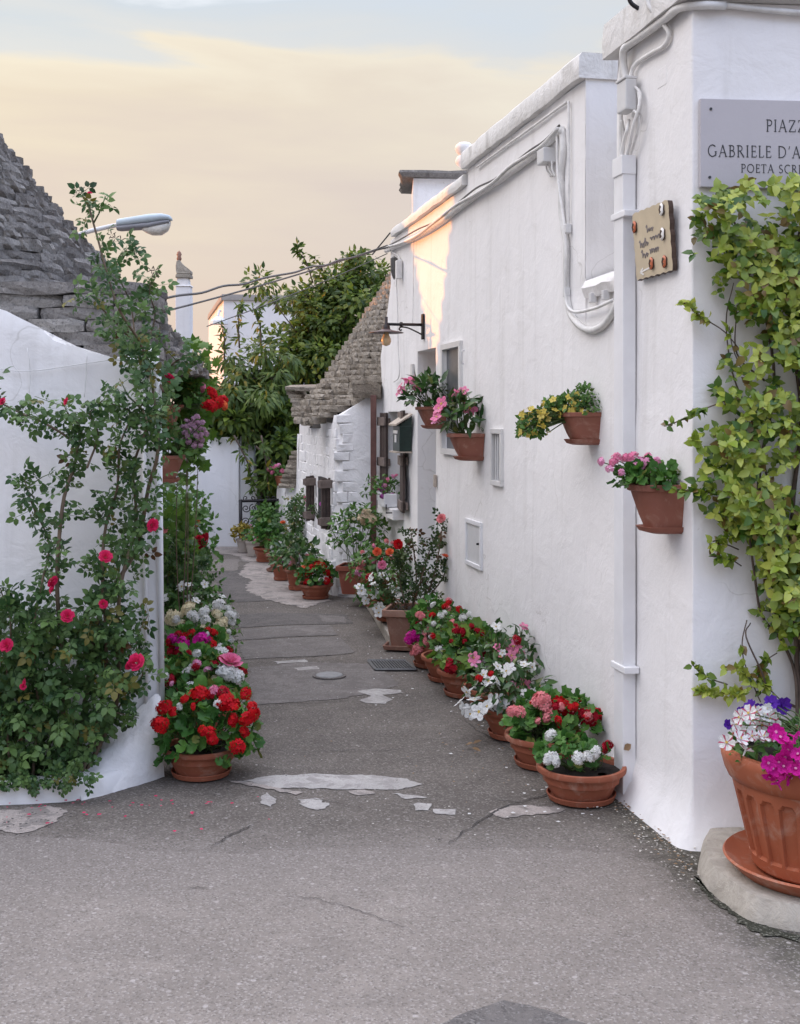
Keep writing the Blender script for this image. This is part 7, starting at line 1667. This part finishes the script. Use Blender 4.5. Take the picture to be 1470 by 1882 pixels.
# ------------------------------------------------------------------ trees at the end of the alley
def tree(name, label, base, trunk, clumps, leaf, size, seed, nparts, droop=-.2, cat='tree', sprigs=(), lean=None):
    """clumps: (px, py, distance, radius x, radius z, leaves)"""
    R = random.Random(seed); t = thing(name, label, cat, base, 'trees at the end of the alley'); paths = []; Ms = []
    fork = base + Vector(trunk); mb = MB(); q = smooth_path([base, base.lerp(fork, .5) + Vector((.06, .05, 0)), fork], 5); mb.tube(q, [.10 - .05 * i / len(q) for i in range(len(q))], 9); mb.build('trunk', M['bark'], t, smooth=True)
    for (px, py, d, rx, rz, n) in clumps:
        c = P(px, py, d); mid = fork.lerp(c, .5) + Vector((R.uniform(-.2, .2), R.uniform(-.2, .2), .1)); paths.append(([fork, mid, c + Vector((0, 0, rz * .3))], .035))
        subs = [c + Vector((R.gauss(0, .5) * rx, R.gauss(0, .5) * rx, R.gauss(0, .5) * rz)) for _ in range(max(3, n // 60))]
        for s in subs[:5]: paths.append(([c, (c + s) / 2 + rv(R) * .05, s], .012))
        for _ in range(int(n * 2.1)):
            s = R.choice(subs); dd = rv(R); rr = .34 * R.random() ** .5
            p = s + Vector((dd.x * rx * rr * 1.3, dd.y * rx * rr * 1.3, dd.z * rz * rr))
            Ms.append(frame(p, dd * .8 + Vector((0, -.15, droop)) + rv(R) * .5, dd * .4 + Vector((0, -.5, .8)) + rv(R) * .5, size * R.uniform(.6, 1.25)))
    for pts, d, n in sprigs:
        q = [P(x, y, d) for x, y in pts]; paths.append((q, .012)); Ms += along(R, q, n, .05, size, (0, -.1, -.35), (0, -.6, .6), .1)
    put_leaves(t, leaf, Ms, nparts, R, mass='crown')
    mb = MB()
    for q, r in paths:
        q = smooth_path(q, 4); mb.tube(q, [r * (1 - .7 * i / len(q)) for i in range(len(q))], 5)
    mb.build('limbs', M['bark'], t, smooth=True); return t
tree('leafy_tree', 'big dark green tree rising behind the cone trullo roof', P(590, 0, 17.5) * 1 - Vector((0, 0, P(590, 0, 17.5).z)), (-.1, 0, 1.6),
     [(600, 540, 17.2, .62, .5, 640), (650, 530, 17.4, .55, .5, 560), (580, 560, 17.2, .50, .5, 560), (620, 610, 17.0, .8, .6, 900), (568, 640, 16.8, .55, .6, 700), (580, 690, 16.6, .8, .6, 900), (540, 720, 16.5, .55, .6, 700), (660, 600, 17.6, .5, .5, 460), (500, 790, 16.4, .55, .5, 600), (560, 770, 16.6, .6, .5, 600), (600, 650, 17.4, .7, .6, 600), (690, 530, 17.8, .35, .4, 240), (540, 850, 16.4, .5, .5, 420), (510, 900, 16.2, .5, .5, 320)], 'tree', .10, 501, 150, -.15, 'tree',
     [([(575, 520), (562, 480), (548, 462), (545, 448)], 17.0, 60), ([(650, 490), (660, 475), (665, 465)], 17.4, 40), ([(600, 520), (590, 490), (572, 470)], 17.1, 40), ([(630, 500), (640, 480), (648, 470)], 17.1, 40)])
tree('peach_tree', 'lighter green peach tree with drooping narrow leaves over the end wall', P(468, 0, 15.6) - Vector((0, 0, P(468, 0, 15.6).z)), (0, 0, 1.3),
     [(450, 715, 15.4, .32, .32, 260), (500, 690, 15.4, .36, .45, 360), (405, 745, 15.4, .40, .30, 380), (450, 740, 15.0, .5, .5, 560), (500, 700, 15.3, .4, .5, 380), (410, 770, 15.3, .45, .32, 420), (460, 785, 15.3, .45, .35, 420), (370, 765, 15.3, .35, .32, 300), (500, 800, 15.4, .4, .4, 300), (375, 735, 15.4, .28, .3, 200)], 'peach', .122, 502, 150, -.75, 'tree',
     [([(440, 640), (438, 600), (440, 570), (445, 558)], 15.3, 50), ([(480, 640), (478, 600), (470, 570), (476, 562)], 15.3, 50), ([(412, 660), (412, 620), (405, 595)], 15.2, 40), ([(430, 800), (455, 850), (462, 880), (468, 905)], 14.3, 60), ([(480, 800), (490, 860), (492, 900)], 14.4, 50), ([(470, 820), (500, 850), (505, 880)], 14.5, 40)])
tree('fig_tree', 'broad leaved dark green tree hanging over the end wall', P(370, 0, 15.8) - Vector((0, 0, P(370, 0, 15.8).z)), (0, 0, 1.4),
     [(395, 760, 15.4, .45, .30, 420), (440, 770, 15.4, .5, .30, 460), (370, 790, 15.3, .35, .24, 240), (425, 800, 15.25, .38, .22, 300), (490, 780, 15.5, .5, .5, 420), (350, 745, 15.4, .4, .4, 260), (520, 860, 15.2, .4, .5, 420), (480, 905, 15.6, .4, .5, 320), (530, 800, 15.2, .4, .5, 360)], 'tree', .125, 503, 100, -.35)
R = random.Random(510); hd = MB()                     # dark garden growth beyond the gate
Ms = []
for _ in range(1500): Ms.append(frame(P(R.uniform(440, 560), R.uniform(800, 985), R.uniform(15.4, 17)), rv(R), rv(R) + Vector((0, -.5, .5)), R.uniform(.08, .16)))
o = merged('garden_foliage', LV['tree'][0], Ms, None, None, [R.random() for _ in Ms])
# ------------------------------------------------------------------ litter on the asphalt
R = random.Random(520)
def litter(name, mat, n, area, smin, smax, thick, seed):
    R = random.Random(seed); me = mesh(name, [(-.5, -.3, 0), (.3, -.5, .1), (.6, .2, .0), (-.1, .5, .15), (.05, 0, .35)], [(0, 1, 4), (1, 2, 4), (2, 3, 4), (3, 0, 4)], mat, None, False); Ms = []
    while len(Ms) < n:
        x, y = area(R)
        if y < HY + 120: continue
        g = G(x, y, .0135); s = R.uniform(smin, smax); Ms.append(frame(g, Vector((R.uniform(-1, 1), R.uniform(-1, 1), 0)), Vector((0, 0, 1)), (s, s * R.uniform(.5, 1), s * thick)))
    return merged(name, me, Ms, None, mat, [R.random() for _ in Ms])
M['chip'] = m_simple('pale_chip', (0.50, 0.47, 0.42), .9, 0, .25, 30, .2)
litter('fallen_petals', M['p_white'], 90, lambda R: (lambda t: (1150 - 480 * t - R.expovariate(1 / 60.0) - 30, 1490 - 400 * t + R.uniform(-15, 30)))(R.random()), .008, .020, .4, 1)
litter('fallen_red_petals', M['p_rose'], 55, lambda R: (R.gauss(160, 90), R.gauss(1478, 14)) if R.random() < .75 else (R.uniform(0, 500), R.uniform(1460, 1530)), .008, .020, .5, 2)
litter('gravel_chips', M['chip'], 420, lambda R: (lambda t: (1285 - 160 * t + R.gauss(0, 22), 1610 - 150 * t + R.gauss(0, 18)))(R.random()) if R.random() < .5 else (R.uniform(380, 1200), R.uniform(1200, 1560)), .004, .011, .6, 3)
litter('dead_leaf_crumbs', M['l_dry'], 160, lambda R: (lambda t: (1265 - 130 * t + R.gauss(0, 14), 1590 - 120 * t + R.gauss(0, 12)))(R.random()) if R.random() < .6 else (R.gauss(900, 120), R.gauss(1390, 40)), .006, .016, .6, 4)
litter('dark_specks', M['crack'], 130, lambda R: (R.uniform(0, 140), R.uniform(1480, 1535)) if R.random() < .4 else (R.uniform(300, 1200), R.uniform(1150, 1560)), .005, .014, .4, 5)
dl = []
for i, (x, y) in enumerate(((855, 1369), (868, 1367), (884, 1381), (1146, 1378))):
    lab = ('curled brown dead leaf on the asphalt left of the third pot', 'flat brown dead leaf touching another on the asphalt', 'small tan dead leaf nearest on the dark asphalt', 'dry brown leaf sticking out beside the nearest right bowl')[i]
    p = G(x, y, .02) if i < 3 else P(x, y, 5.0); o = bpy.data.objects.new('dead_leaf', LV['dry'][0]); COL.objects.link(o)
    o.matrix_world = frame(p, Vector((R.uniform(-1, 1), R.uniform(-1, 1), .1)), Vector((0, -.3, 1)) if i < 3 else Vector((0, -1, .3)), .05); tag(o, lab, 'leaf', 'dead leaves')
